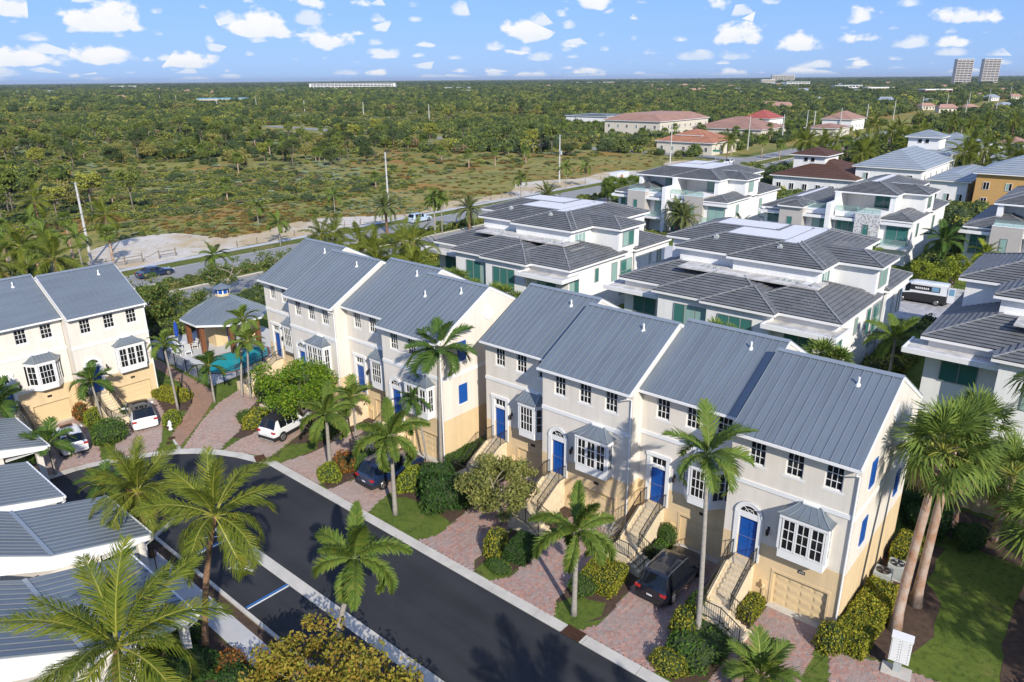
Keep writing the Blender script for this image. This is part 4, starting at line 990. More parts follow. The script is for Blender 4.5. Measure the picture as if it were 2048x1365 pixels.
townhouse('terraced house at far left facing right, arched blue door above the black-roofed white car', (-62.0-.43,18.62,0), 6.25, 'A', rz=PI/2, scale=LS, right_open=True, vents=1)
townhouse('leftmost terraced house cut by the picture edge, square blue door', (-63.05-.43,12.55,0), 6.25, 'B', rz=PI/2, scale=LS, vents=1)
# ---------------------------------------------------------------- tiled hip-roof houses
def hip_section(H, x0, x1, y0, y1, ze, k, dmax, tile='tile', deck='deck_white', ovh=.55, step=.42, cap=True, top=True, name='roof', capm='cap', fascia=True):
    dm = min(dmax, (x1-x0)/2-.001, (y1-y0)/2-.001); n = max(1,round(dm/step)); b = MB()
    def ring(d): return [(x0+d,y0+d),(x1-d,y0+d),(x1-d,y1-d),(x0+d,y1-d)]
    for j in range(n):
        d0, d1 = dm*j/n, dm*(j+1)/n; a, c = ring(d0), ring(d1); a2 = ring(min(d0+.10,dm)); z0 = ze+k*d0; zc = ze+k*d1+.01
        za, zl = z0+.095, z0+.06; zp = z0+(.01 if j else -.05)
        for i in range(4):
            i2 = (i+1)%4
            b.poly([(*a[i],za),(*a[i2],za),(*c[i2],zc),(*c[i],zc)]); b.poly([(*a[i],zl),(*a[i2],zl),(*a[i2],za),(*a[i],za)])
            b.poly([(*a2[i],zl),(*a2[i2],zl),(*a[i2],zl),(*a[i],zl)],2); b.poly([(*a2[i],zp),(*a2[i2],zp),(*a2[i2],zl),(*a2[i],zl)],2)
    if top and (x1-x0)/2 > dm+.05 and (y1-y0)/2 > dm+.05: b.poly([(*p,ze+k*dm+.008) for p in ring(dm)], 1)
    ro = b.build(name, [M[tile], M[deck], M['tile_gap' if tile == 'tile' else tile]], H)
    if cap:
        c = MB(); A, T = ring(0.05), ring(dm)
        for i in range(4):
            L = math.dist(A[i],T[i]); q = max(1,round(L/.42))
            for t in range(q):
                P = Vector((*A[i],ze+.07)).lerp(Vector((*T[i],ze+k*dm+.05)),t/q); Q = Vector((*A[i],ze+.07)).lerp(Vector((*T[i],ze+k*dm+.05)),(t+1)/q)
                c.beam(P+Vector((0,0,.05)),Q+Vector((0,0,.02)),.15,.07)
        stuff(c.build('hip_cap', M[capm], ro))
    if fascia:
        f = MB()
        f.box(x0+.02,x1-.02,y0+.02,y0+.07,ze-.26,ze-.04); f.box(x0+.02,x1-.02,y1-.07,y1-.02,ze-.26,ze-.04); f.box(x0+.02,x0+.07,y0+.07,y1-.07,ze-.26,ze-.04); f.box(x1-.07,x1-.02,y0+.07,y1-.07,ze-.26,ze-.04)
        f.poly([(x0+.05,y0+.05,ze-.2),(x0+.05,y1-.05,ze-.2),(x1-.05,y1-.05,ze-.2),(x1-.05,y0+.05,ze-.2)])
        f.build('fascia', M['trim'], ro)
    return ro
PG = {}
def glazing(H, x, y, z, w, h, cols, rz=0, rows=1, m='glass_teal', curtain=0.4, frame='frame_grey', name='window'):
    """big window; x,y = centre of sill line, faces local -Y"""
    fr = .06; b = MB(); b.box(-w/2,-w/2+fr,-.06,.06,0,h); b.box(w/2-fr,w/2,-.06,.06,0,h); b.box(-w/2+fr,w/2-fr,-.06,.06,0,fr); b.box(-w/2+fr,w/2-fr,-.06,.06,h-fr,h)
    for i in range(1,cols): cx = -w/2+w*i/cols; b.box(cx-.035,cx+.035,-.055,.05,fr,h-fr)
    for j in range(1,rows): b.box(-w/2+fr,w/2-fr,-.05,.05,h*j/rows-.03,h*j/rows+.03)
    o = b.build(name, M[frame], H, (x,y,z), (0,0,rz))
    pw, ph = w/cols-.06, h/rows-.05
    for i in range(cols):
        for j in range(rows):
            mm = 'glass_curtain' if random.random() < curtain else m; key = (round(pw,3),round(ph,3),mm)
            if key not in PG: PG[key] = MB().box(-pw/2,pw/2,-.01,.01,-ph/2,ph/2).mesh('pane',[M[mm]])
            put('pane', PG[key], o, (-w/2+w*(i+.5)/cols,-.015,h*(j+.5)/rows), (random.uniform(-.01,.01),0,random.uniform(-.012,.012)))
    return o
def wallbox(H, x0,x1,y0,y1,z0,z1,m='stucco_white',name='wall'): return MB().box(x0,x1,y0,y1,z0,z1).build(name, M[m], H)
def canopy(H, x0,x1,y0,y1,z):
    b = MB(); b.box(x0,x1,y0,y1,z-.42,z-.12,0); b.box(x0,x1,y0,y0+.14,z-.12,z,0); b.box(x0,x0+.14,y0+.14,y1,z-.12,z,0); b.box(x1-.14,x1,y0+.14,y1,z-.12,z,0)
    b.poly([(x0+.14,y0+.14,z-.115),(x1-.14,y0+.14,z-.115),(x1-.14,y1,z-.115),(x0+.14,y1,z-.115)],1)
    return b.build('canopy', [M['trim'], M['deck_stained']], H)
def roof_vents(H, pts):
    for (x,y,z) in pts:
        b = MB(); b.box(x-.22,x+.22,y-.18,y+.18,z-.1,z+.22); b.cyl(x,y,z+.22,z+.34,.16,8); b.build('roof_vent', M['ac'], H)
def glass_rail(H, pts, h=1.0):
    f = MB(); 
    for a,c in zip(pts[:-1],pts[1:]):
        a = Vector(a); c = Vector(c); up = Vector((0,0,1)); f.beam(a+up*h,c+up*h,.05,.04); n = max(1,round((c-a).length/1.2))
        for i in range(n+1): p = a.lerp(c,i/n); f.beam(p,p+up*h,.035,.035)
    fo = f.build('rail_frame', M['frame_grey'], H)
    for a,c in zip(pts[:-1],pts[1:]):
        a = Vector(a); c = Vector(c); up = Vector((0,0,1)); MB().beam(a.lerp(c,.02)+up*.5,c.lerp(a,.02)+up*.5,.012,.8).build('rail_pane', M['rail_glass'], fo)
def house_S(label, xr, y0, group='white tile-roofed duplex houses'):
    H = thing('duplex_house', label, 'house', (xr,y0,0), 0, group)
    K, K2, I = .35, .32, .55
    # lower storeys
    for i,(a,b_,c,d_) in enumerate(((-23.2,-10,3.1,22.5),(-18,-6,.9,21),(-12.6,-5.4,.4,16),(-10,0,1.3,12.9),(-9,0.05,14.6,23.1))):
        wallbox(H,a+I+.01*i,b_-I-.01*i,c+I,d_-I-.01*i,-.1,6.3)
        hip_section(H,a,b_,c,d_,6.5+.011*i,K,4.6 if i < 4 else 3.6)
    wallbox(H,-10,-.62,12.0,15.5,-.1,6.28)
    # upper storey
    for i,(a,b_,c,d_) in enumerate(((-19.5,-3.8,7.7,24),(-13.2,-3.79,6.7,23),(-10,.1,10.9,16.4),(-22.8,-8,12,23.5))):
        wallbox(H,a+I+.012*i,b_-I-.012*i,c+I,d_-I-.012*i,6.2,9.3)
        hip_section(H,a,b_,c,d_,9.5+.012*i,K2,4.0 if i != 2 else 2.7)
    canopy(H,-24.1,-16.9,1.75,5.0,5.75); canopy(H,-6.3,.14,-.3,3.4,5.75)
    glazing(H,-13.9,1.42,2.9,3.5,2.6,3); glazing(H,-9.2,.92,2.9,3.35,2.6,3); glazing(H,-20.2,3.62,3.0,2.6,2.3,2,curtain=.2)
    glazing(H,-3.6,1.82,2.9,2.6,2.4,2,curtain=.2); glazing(H,-.58,2.9,2.9,1.7,2.4,2,rz=PI/2)
    glazing(H,-.53,7.15,4.0,.72,1.6,1,rz=PI/2); glazing(H,-.53,10.8,3.0,1.15,2.6,1,rz=PI/2); glazing(H,-.50,13.3,1.4,2.5,4.2,2,rz=PI/2,rows=3)
    glazing(H,-.42,13.4,7.2,2.4,1.75,2,rz=PI/2); glazing(H,-4.31,9.0,7.2,2.2,1.7,3,rz=PI/2,curtain=.6,frame='trim')
    glazing(H,-.48,21.0,2.9,.9,2.6,1,rz=PI/2)
    b = MB().box(-.42,-.2,14.9,15.2,-.1,5.6); b.box(-.42,-.2,18.8,19.1,-.1,5.6); b.box(-.42,-.18,14.9,22.8,5.6,6.0); b.build('wall_frame', M['stucco_white'], H)
    roof_vents(H, [(-15.2,6.5,8.05),(-14.6,6.45,8.05),(-13.9,6.4,8.05),(-7.5,6.2,8.0),(-6.9,6.15,8.0),(-6.3,6.1,8.0),(-5.6,6.0,8.0),(-16,10.2,10.4),(-9,9.4,10.4)])
    b = MB(); b.box(-17.5,-3.6,5.1,7.9,8.0,8.14,0); b.build('flat_roof', M['deck_stained'], H)
    return H
def house_T(label, xr, y0, full=True, group='white tile-roofed duplex houses', box2='stucco_grey', name='duplex_house'):
    H = thing(name, label, 'house', (xr,y0,0), 0, group); I = .5
    wallbox(H,-22.2,-4.4,1.9,22,-.1,6.15); wallbox(H,-4.5,-.45,.6,21.9,-.1,6.28)
    hip_section(H,-22.7,-14,1.2,22,6.5,.35,4.0); hip_section(H,-4.6,.05,0,9.4,6.52,.35,2.3); hip_section(H,-9,.0,12.6,22.4,6.51,.35,3.6)
    for (a,c,m) in ((-19.1,-15.5,'stucco_grey'),(-7.8,-4.3,box2)):
        wallbox(H,a,c,-.05,6.5,-.1,7.0,m,'wall_box'); glazing(H,(a+c)/2-.1,-.06,3.6,.85,1.9,1,curtain=.2)
        MB().box(a-.03,c+.03,-.09,6.5,7.0,7.08).build('parapet_cap', M['trim'], H)
    if box2 == 'stone_white':
        rs = random.Random(3); b = MB()
        for i in range(17):
            for j in range(22):
                if rs.random() < .38: b.box(-7.7+i*.2,-7.7+i*.2+rs.uniform(.08,.17),-.085,-.045,2.7+j*.195,2.7+j*.195+.12)
        stuff(b.build('stone_chips', M['frame_grey'], H))
    glazing(H,-13.4,1.85,2.9,2.3,2.6,2); glazing(H,-9.6,1.85,2.9,2.9,2.6,3); glazing(H,-2.0,.55,2.9,3.0,2.65,2,curtain=.5); glazing(H,-20.7,1.85,2.7,1.9,2.9,2,rows=2,curtain=.2)
    for (a,c) in ((-15.6,-12.1),(-11.2,-7.7)): canopy(H,a,c,.2,2.2,6.1); MB().box(a+.1,c-.1,1.2,1.9,6.1,6.9).build('balcony_wall', M['stucco_white'], H)
    canopy(H,-4.3,.1,-.1,1.0,6.15); canopy(H,-23.0,-19.2,.6,2.2,6.0)
    MB().box(-12.05,-11.35,-.2,7.4,-.1,8.1).build('fin_wall', M['stucco_white'], H)
    MB().box(-12.05,-11.35,3.2,7.4,8.1,9.4).build('fin_wall', M['stucco_white'], H)
    MB().box(-19,-4.4,1.9,7.2,6.15,6.2).build('terrace_floor', M['terrace'], H)
    x_up = -20 if full else -12.35
    for i,(a,b_,c,d_) in enumerate(((x_up,-3.3,4.1,22),(x_up if not full else -12.6,-3.31,3.6,21),(-10,.1,7.0,13.4),(x_up,-8,10,23))):
        hip_section(H,a,b_,c,d_,9.5+.012*i,.32,4.0 if i != 2 else 3.0)
    if not full: hip_section(H,-19.4,-15.3,-.5,5.0,7.2,.35,2.0)
    wallbox(H,x_up+I,-3.8,7.2,21.5,6.1,9.3); wallbox(H,-6,-.45,7.6,12.9,6.1,9.28); MB().box(-4.35,-3.6,3.9,7.3,6.15,9.3).build('fin_wall', M['stucco_white'], H)
    if full: MB().box(-19.5,-18.8,4.4,7.3,6.1,9.3).build('fin_wall', M['stucco_white'], H); glazing(H,-14,7.12,6.25,3.2,2.7,3,curtain=.15)
    glazing(H,-6.0,7.12,6.25,2.6,2.7,2,curtain=.2); glazing(H,-.40,9.8,7.2,1.9,1.8,2,rz=PI/2); glazing(H,-.40,5.0,3.6,1.0,2.0,1,rz=PI/2); glazing(H,-.40,14.5,2.6,1.1,2.9,1,rz=PI/2)
    glass_rail(H,[(-18.9,.1,6.1),(-15.6,.1,6.1)] if not full else [(-19.0,.2,7.0),(-15.6,.2,7.0)], .6); glass_rail(H,[(-15.5,1.3,6.9),(-12.1,1.3,6.9)],.55); glass_rail(H,[(-11.2,1.3,6.9),(-7.8,1.3,6.9),(-7.8,.1,7.0),(-4.4,.1,7.0)],.55)
    glass_rail(H,[(-4.2,-.9,2.9),(-.2,-.9,2.9),(-.2,.5,2.9)],.95); MB().box(-4.4,-.1,-1.0,.6,2.5,2.88).build('balcony', M['stucco_white'], H); glass_rail(H,[(-15.4,-.5,2.9),(-12,-.5,2.9)],.95); MB().box(-15.5,-12,-.6,1.9,2.5,2.88).build('balcony', M['stucco_white'], H)
    b = MB().box(-11,-7.9,1.86,1.9,0,2.3); b.build('garage_door', M['glass_teal'], H)
    return H
M['stone_white'] = mat('white_stone', (.66,.65,.64), .9, var=.2, scale=6)
house_S('white duplex with grey tile roof behind the middle terrace gap', -45.75, 61.0)
house_S('white duplex with grey tile roof and flat white deck behind the right terrace', -17.3, 60.5)
house_S('grey tile-roofed white house cut off at the right edge behind the fan palms', 11.5, 59.9)
house_T('white duplex with two covered roof terraces and grey wall boxes, far row', -52.8, 115.0)
house_T('white duplex with speckled stone wall panel and one covered terrace', -24.9, 115.0, full=False, box2='stone_white')
house_T('white duplex at the right edge with grey wall box and glass balconies', 3.6, 115.6)
M5 = None
sheet('lane', rect(-82,30,89,107), .006, 'walk', 'grey lane between the two rows of duplex houses')
pavers('paved_court', rect(-26,-8,88.8,103), 'paver_grey', 'grey paver court where the white van stands', a=.4, rot=45, base=.016)
# terrace furniture
def lounger(parent_label, x, y, z, rz):
    t = thing('sun_lounger', parent_label, 'lounger', (x,y,z), rz, 'loungers on the covered roof terrace')
    MB().box(-.32,.32,-.9,.25,.22,.32).build('seat', M['white_plastic'], t); b = MB(); b.poly([(-.32,.25,.32),(.32,.25,.32),(.32,.75,.78),(-.32,.75,.78)]); b.poly([(-.32,.25,.24),(-.32,.75,.70),(.32,.75,.70),(.32,.25,.24)]); b.build('backrest', M['white_plastic'], t)
    for sx in (-.28,.28):
        for sy in (-.8,.2): MB().box(sx-.03,sx+.03,sy-.03,sy+.03,0,.22).build('leg', M['frame_grey'], t)
    return t
for i in range(2): lounger('white sun lounger on the roof terrace, %s one of the pair' % ('left','right')[i], -59.6+i*1.6, 117.2, 7.1-.9, R(160))
def sofa(x,y,z,label):
    t = thing('terrace_sofa', label, 'sofa', (x,y,z)); MB().box(-1,1,-.4,.4,0,.4).build('seat', M['stucco_grey'], t); MB().box(-1,1,.25,.45,.4,.8).build('backrest', M['stucco_grey'], t)
    for s in (-1,.8): MB().box(s,s+.2,-.4,.25,.4,.6).build('armrest', M['stucco_grey'], t)
sofa(-62.6,119.6,6.2,'grey sofa at the back of the covered roof terrace')

# ---------------------------------------------------------------- simpler neighbours
def hip_house(name, label, x0,x1,y0,y1,ze,k,roof='grey_metal_far',wall='stucco_white',wins=5,cat='house',ovh=.7,dmax=99,group=None,upper=None,winm='glass_dark',side=True,step=.8,frame='trim',wz=None,floors=None,kids_cb=None):
    H = thing(name, label, cat, ((x0+x1)/2,(y0+y1)/2,0), 0, group); a, c = (x1-x0)/2, (y1-y0)/2
    wallbox(H,-a+ovh,a-ovh,-c+ovh,c-ovh,-.1,ze-.15,wall); hip_section(H,-a,a,-c,c,ze,k,dmax,tile=roof,step=step,cap=False,deck=roof)
    fl = floors or max(1,int(ze/3.1))
    for f in range(fl):
        for i in range(wins):
            x = -a+ovh+(2*a-2*ovh)*(i+.5)/wins; glazing(H,x,-c+ovh-.03,f*3.1+1.0,1.1,1.5,2,m=winm,curtain=.1,frame=frame)
        if side:
            nn = max(1,int(wins*c/a))
            for i in range(nn): y = -c+ovh+(2*c-2*ovh)*(i+.5)/nn; glazing(H,a-ovh+.03,y,f*3.1+1.0,1.1,1.5,2,rz=PI/2,m=winm,curtain=.1,frame=frame)
    if upper:
        (ux0,ux1,uy0,uy1,uz0,uz1) = upper; cx_, cy_ = (x0+x1)/2, (y0+y1)/2; ux0 -= cx_; ux1 -= cx_; uy0 -= cy_; uy1 -= cy_; wallbox(H,ux0,ux1,uy0,uy1,uz0,uz1,wall); hip_section(H,ux0-.8,ux1+.8,uy0-.8,uy1+.8,uz1+.1,k,99,tile=roof,step=step,cap=False,deck=roof)
        for i in range(2): glazing(H,(ux0+ux1)/2-.8+1.6*i,uy0-.03,uz1-1.5,1.0,1.0,1,m=winm,curtain=0,frame=frame)
    return H
hip_house('brown_roof_house','house with brown tile roof and raised square upper storey',-70.2,-50.5,174.5,197,4.2,.33,'brown_roof',wins=6,upper=(-67.4,-60,181.5,190.5,4,8.4))
hip_house('long_house','long white house with light grey metal roof and tall side windows',-53,-38,178.5,206,7.0,.45,wins=3)
hip_house('small_tower_house','light grey metal roof with raised tower beyond the long white house',-52,-40,208,222,7.5,.35,wins=3,upper=(-50,-43,211,218,8.5,11.5))
hip_house('grey_roof_house','low house with light grey metal roof right of the long white house',-37.5,-29,178,206,5.2,.3,wins=3)
hip_house('orange_house','orange house with grey metal hip roof at the right edge',-28.8,-8,176,196,7.4,.42,wall='orange_wall',wins=5)
hip_house('aqua_house','pale aqua house with grey metal roof behind tall palms, right',-34,-18,226,242,6.2,.4,wall='aqua_wall',wins=4)
hip_house('far_grey_house','white house with blue-grey metal roof among palms upper right',-60,-42,262,280,5.5,.4,wins=4)
hip_house('lookout_house','house with square lookout room on its grey roof, upper right',-34,-14,282,300,5.8,.35,wall='aqua_wall',wins=4,upper=(-29,-20,287,295,7,10.5))
hip_house('peach_house','peach-roofed house half hidden by palms, upper right',-44,-36,300,312,4.5,.4,roof='terracotta_pale',wins=3)
# ---------------------------------------------------------------- vehicles
CARS = {
 'suv': dict(st=[(0,.60,.64,.86,.80),(.012,.96,1.0,.93,.86),(.03,1.06,1.11,.96,.84),(.105,1.09,'H-.07',.99,.735),(.14,1.09,'H-.02',1,.745),(.155,1.09,'H-.015',1,.75),(.30,1.08,'H',1,.76),(.318,1.08,'H',1,.76),(.445,1.06,'H-.005',1,.76),(.465,1.06,'H-.005',1,.76),(.585,1.04,'H-.06',1,.745),(.60,1.04,'H-.09',1,.74),(.73,1.01,1.05,.99,.80),(.86,.97,1.0,.97,.78),(.95,.88,.91,.93,.74),(.985,.72,.76,.88,.70),(1,.52,.56,.80,.64)], rw=(2,3), ws=(11,12), sw=[(5,6),(7,8),(9,10)]),
 'sedan': dict(st=[(0,.58,.62,.84,.78),(.012,.86,.90,.92,.82),(.10,.94,.98,.97,.80),(.15,.95,1.0,.98,.80),(.28,.96,'H-.05',1,.70),(.30,.96,'H-.03',1,.71),(.31,.96,'H-.02',1,.71),(.43,.95,'H',1,.72),(.45,.95,'H',1,.72),(.57,.94,'H-.05',1,.71),(.585,.94,'H-.07',1,.71),(.73,.92,.95,.99,.80),(.87,.86,.89,.97,.78),(.96,.76,.79,.92,.74),(.99,.62,.66,.86,.70),(1,.48,.52,.80,.64)], rw=(3,4), ws=(10,11), sw=[(6,7),(8,9)]),
 'van': dict(st=[(0,.60,.64,.93,.90),(.01,1.2,1.3,.97,.93),(.02,1.5,'H-.06',1,.90),(.05,1.5,'H',1,.90),(.62,1.5,'H',1,.90),(.66,1.45,'H-.03',1,.89),(.69,1.42,'H-.08',1,.88),(.78,1.32,'H-.25',1,.86),(.80,1.30,'H-.32',1,.85),(.92,1.22,1.28,.98,.82),(.985,.98,1.02,.92,.78),(1,.55,.6,.84,.70)], rw=None, ws=(8,9), sw=[(6,7)]),
}
def wheel(parent, x, y, r, w, sgn):
    b = MB(); b.tube([(x-sgn*w,y,r),(x-sgn*w*.1,y,r),(x,y,r)],[r,r,r*.94],20); t = b.build('wheel', M['tyre'], parent, smooth=False)
    c = MB(); c.tube([(x-.0*sgn,y,r),(x+.012*sgn,y,r)],[r*.66,r*.62],18); c.build('rim', M['rim'], t)
    s = MB()
    for k in range(5):
        a = 2*PI*k/5; s.poly([(x+.016*sgn,y+r*.52*math.cos(a+d)*q,r+r*.52*math.sin(a+d)*q) for d,q in ((-.32,1),(.32,1),(.2,.45),(-.2,.45))][::(1 if sgn > 0 else -1)])
    s.build('rim_openings', M['tyre'], t)
def car(name, label, loc, rz, style, L, W, H, paint, roof=None, rails=False, cladding=None, group=None, r=.36, sunroof=False, cat='car', plate=True):
    C = thing(name, label, cat, loc, rz, group); d = CARS[style]; st = d['st']; hw = W/2; ev = lambda v: eval(str(v), {'H':H})
    sc = H/(1.75 if style == 'suv' else 1.45 if style == 'sedan' else 2.6); secs = []
    for (t,zb,zt,wb,wt) in st:
        y = (t-.5)*L; zb = ev(zb)*(sc if not isinstance(zb,str) else 1); ztv = ev(zt)*(1 if isinstance(zt,str) else sc)
        half = [(hw*wb*.88,.24),(hw*wb*.985,.34),(hw*wb,.56*sc),(hw*wb*.985,zb*.88),(hw*wb*.955,zb),(hw*wt,ztv-.05*(ztv-zb)-.01),(hw*wt*.86,ztv-.004),(hw*wt*.45,ztv+.018),(0,ztv+.022)]
        half = [(x,min(z,max(ztv,.25)+.03)) for x,z in half]
        secs.append([(-x,y,z) for x,z in half] + [(x,y,z) for x,z in half[::-1][1:]])
    body, gl, rf = MB(), MB(), MB(); n = len(secs[0]); V = [p for s in secs for p in s]; body.v = list(V); gl.v = list(V); rf.v = list(V)
    for i in range(len(secs)-1):
        for j in range(n-1):
            q = (i*n+j, (i+1)*n+j, (i+1)*n+j+1, i*n+j+1); jj = min(j, n-2-j); pair = (i,i+1); tgt = body
            if jj == 4 and pair in d['sw']: tgt = gl
            elif jj >= 5 and (pair == d['ws'] or (d['rw'] and pair == d['rw'])): tgt = gl
            elif roof and jj >= 5 and d['rw'][1] <= i < d['ws'][0]: tgt = rf
            mi = 1 if (cladding and jj <= (1 if style != 'van' else 2)) else 0
            tgt.f.append(q); tgt.m.append(mi if tgt is body else 0)
    body.f.append(tuple(range(n-1,-1,-1))); body.m.append(0); body.f.append(tuple((len(secs)-1)*n+k for k in range(n))); body.m.append(0)
    bo = body.build('body', [M[paint], M[cladding or paint]], C); sharp(bo.data, 28)
    go = gl.build('windows', M['car_glass'], C); sharp(go.data, 28)
    if rf.f: ro = rf.build('roof', M[roof], C); sharp(ro.data, 28)
    for sx in (-1,1):
        for t in (.185,.815):
            MB().disc((sx*(hw*.995+.004),(t-.5)*L,r+.02),(sx,0,0),r*1.16,20).build('wheel_arch', M['black_plastic'], C)
            wheel(C, sx*(hw+.012), (t-.5)*L, r, .24, sx)
    zt = ev(st[2][1])*sc
    for sx in (-1,1):
        MB().box(min(sx*hw*.62,sx*hw*.955),max(sx*hw*.62,sx*hw*.955),-L/2-.012,-L/2+.12,zt*.78,zt*.92).build('tail_lamp', M['red_lamp'], C)
        MB().box(min(sx*hw*.55,sx*hw*.84),max(sx*hw*.55,sx*hw*.84),L/2-.20,L/2-.02,.66*sc,.80*sc).build('headlight', M['head_lamp'], C)
        yi = (st[d['ws'][0]][0]-.5)*L+.25
        MB().box(min(sx*hw*.98,sx*(hw+.2)),max(sx*hw*.98,sx*(hw+.2)),yi-.06,yi+.08,zt*.95,zt*1.1).build('mirror', M[paint], C)
    MB().box(-hw*.9,hw*.9,-L/2-.03,-L/2+.1,.30,.52*sc).build('bumper', M[cladding or paint], C)
    if plate: MB().box(-.16,.16,-L/2-.042,-L/2-.03,.62*sc,.72*sc).build('licence_plate', M['plate'], C)
    if rails:
        for sx in (-1,1):
            MB().tube([(sx*hw*.70,(.14-.5)*L,H-.02),(sx*hw*.71,(.18-.5)*L,H+.06),(sx*hw*.71,(.54-.5)*L,H+.05),(sx*hw*.70,(.58-.5)*L,H-.05)],.022,6).build('roof_rail', M['chrome'], C)
    if sunroof: MB().box(-.42,.42,(.44-.5)*L,(.56-.5)*L,H+.0,H+.026).build('sunroof', M['wood'], C)
    return C
car('parked_suv','black-blue parked car with silver roof rails on brick drive',(-15.45,30.9,.04),R(0),'suv',4.75,1.88,1.70,'car_black',rails=True,cladding='black_plastic')
car('parked_suv','navy off-road car parked under feathery palms',(-36.0,28.6,.04),R(0),'suv',4.75,1.92,1.76,'car_navy',rails=True,cladding='black_plastic')
car('parked_suv','white off-road car with dark roof half under the green tree',(-47.6,27.9,.04),R(12),'suv',4.4,1.86,1.80,'car_white',roof='black_plastic',cladding='black_plastic')
car('parked_suv','white car with black glass roof parked at an angle near the hydrant',(-58.6,21.35,.04),R(76),'suv',4.75,1.95,1.68,'car_white',roof='car_glass')
car('parked_car','plain white car with brown sunroof near the carport',(-58.4,15.9,.04),R(82),'suv',4.5,1.86,1.58,'car_white',sunroof=True)
car('road_car','dark navy saloon driving on the main road, left',(-105.2,43.9,-.03),R(0),'sedan',4.9,1.88,1.45,'car_navy')
car('road_car','pale silver-blue car on the main road behind palms',(-107.0,96.2,-.03),R(0),'suv',5.0,1.95,1.75,'car_silver')
car('road_car','small dark car at the junction far up the road',(-104.5,226,-.03),R(180),'suv',4.6,1.88,1.6,'car_white')
car('far_car','red car outside the white warehouse',(-228,352,-.03),R(70),'sedan',4.5,1.8,1.5,'car_red')
v = car('delivery_van','white high-roof van with dark graphic panel and open rear door',(-18.9,97.6,.05),R(92),'van',5.9,2.05,2.55,'car_white',cladding='black_plastic',cat='van')
for o_ in (v,):
    g = MB(); g.box(-1.032,-1.022,-2.1,1.1,1.62,2.25); g.build('graphic_panel', M['iron'], o_)
    g = MB()
    for k in range(7): g.box(-1.04,-1.033,-.9+k*.22,-.76+k*.22,1.80,2.02)
    g.build('graphic_marks', M['white_plastic'], o_)
    g = MB().box(-1.04,-1.033,-2.0,-1.2,1.68,2.2); g.build('graphic_photo', M['blue_roof'], o_)
    MB().box(-1.05,-.98,-3.7,-2.95,.6,2.4).build('rear_door', M['car_white'], o_); MB().box(-1.06,-1.05,-3.6,-3.05,1.5,2.25).build('rear_door_window', M['blue_roof'], o_)
# box truck
T = thing('box_truck','white box truck with orange emblem on the main road','truck',(-104.9,161.5,-.03),R(180))
MB().box(-1.15,1.15,-4.6,.9,.9,3.4).build('cargo_box', M['car_white'], T)
b = MB(); b.box(-1.0,1.0,1.0,3.0,.45,1.35); b.box(-.98,.98,1.0,2.5,1.35,2.3); b.poly([(-.98,2.5,2.3),(.98,2.5,2.3),(.98,2.95,1.4),(-.98,2.95,1.4)]); b.poly([(-.98,2.5,1.35),(-.98,2.5,2.3),(-.98,2.95,1.4)]); b.poly([(.98,2.5,1.35),(.98,2.95,1.4),(.98,2.5,2.3)]); b.build('cab', M['car_white'], T)
b = MB(); b.poly([(-.85,2.56,2.2),(-.85,2.95,1.47),(.85,2.95,1.47),(.85,2.56,2.2)][::-1]); b.box(-.985,-.982,1.3,2.3,1.4,2.15); b.box(.982,.985,1.3,2.3,1.4,2.15); b.build('cab_windows', M['car_glass'], T)
MB().box(-.9,.9,-4.5,2.9,.45,.9).build('chassis', M['black_plastic'], T)
for sx in (-1,1):
    for y in (-3.2,2.0): wheel(T, sx*1.08, y, .42, .3, sx)
    MB().disc((sx*1.156,-1.2,2.3),(sx,0,0),.62,20).build('emblem', M['terracotta'], T)
    MB().box(min(sx*1.15,sx*1.16),max(sx*1.15,sx*1.16),-3.4,1.6-1.0,1.35,1.55).build('emblem_bar', M['terracotta'], T)
# ---------------------------------------------------------------- poles and wires
def pole(name, label, x, y, h, group, r=.24, arms=3, transformer=False):
    P = thing(name, label, 'utility pole', (x,y,-.1), 0, group)
    MB().tube([(0,0,0),(0,0,h)],[r,r*.55],8).build('pole', M['pole'], P)
    for k in range(arms):
        sx = (-1)**k; MB().beam((0,0,h-.3-k*.9),(sx*.75,0,h-.1-k*.9),.08,.08).build('insulator', M['frame_grey'], P)
    if transformer: MB().cyl(.45,0,h-5,h-4,.3,10).build('transformer', M['ac'], P)
    return P
PY = [41.0+58.45*k for k in range(-1,6)]
pl = ['out of the left edge','rising behind the left terraced houses','in the sandy strip beside the silver car','in the sandy strip left of the box truck','beside the junction shrubs','near the orange-roofed office','beyond the orange-roofed office']
for k, y in enumerate(PY): pole('utility_pole', 'tall pale concrete power pole '+pl[k], -120.0, y, 12.3, 'power poles along the main road', transformer=(k in (3,)))
names_w = ['topmost','second','third','lower','lowest']
for wi, (dz, dx) in enumerate(((-.1,-.75),(-1.0,.75),(-1.9,-.75),(-4.6,0.2),(-6.2,-.2))):
    b = MB(); ys = [PY[0]-58.45]+PY
    for a, c in zip(ys[:-1],ys[1:]):
        pts = [(-120+dx, a+(c-a)*t, 12.2+dz-1.3*4*t*(1-t)) for t in [k/8 for k in range(9)]]; b.tube(pts, .022 if wi < 3 else .03, 4, 0, False)
    tag(b.build('power_line', M['wire']), names_w[wi]+' overhead wire strung between the roadside poles', 'wire', 'overhead wires')
for k,(x,y) in enumerate([(-926,447),(-731,394),(-680,407),(-575,390),(-489,386),(-392,366),(-977,451),(-1060,471)]):
    pole('utility_pole','small distant pole in the green preserve',x,y,10,'distant poles in the preserve',r=.35,arms=2)
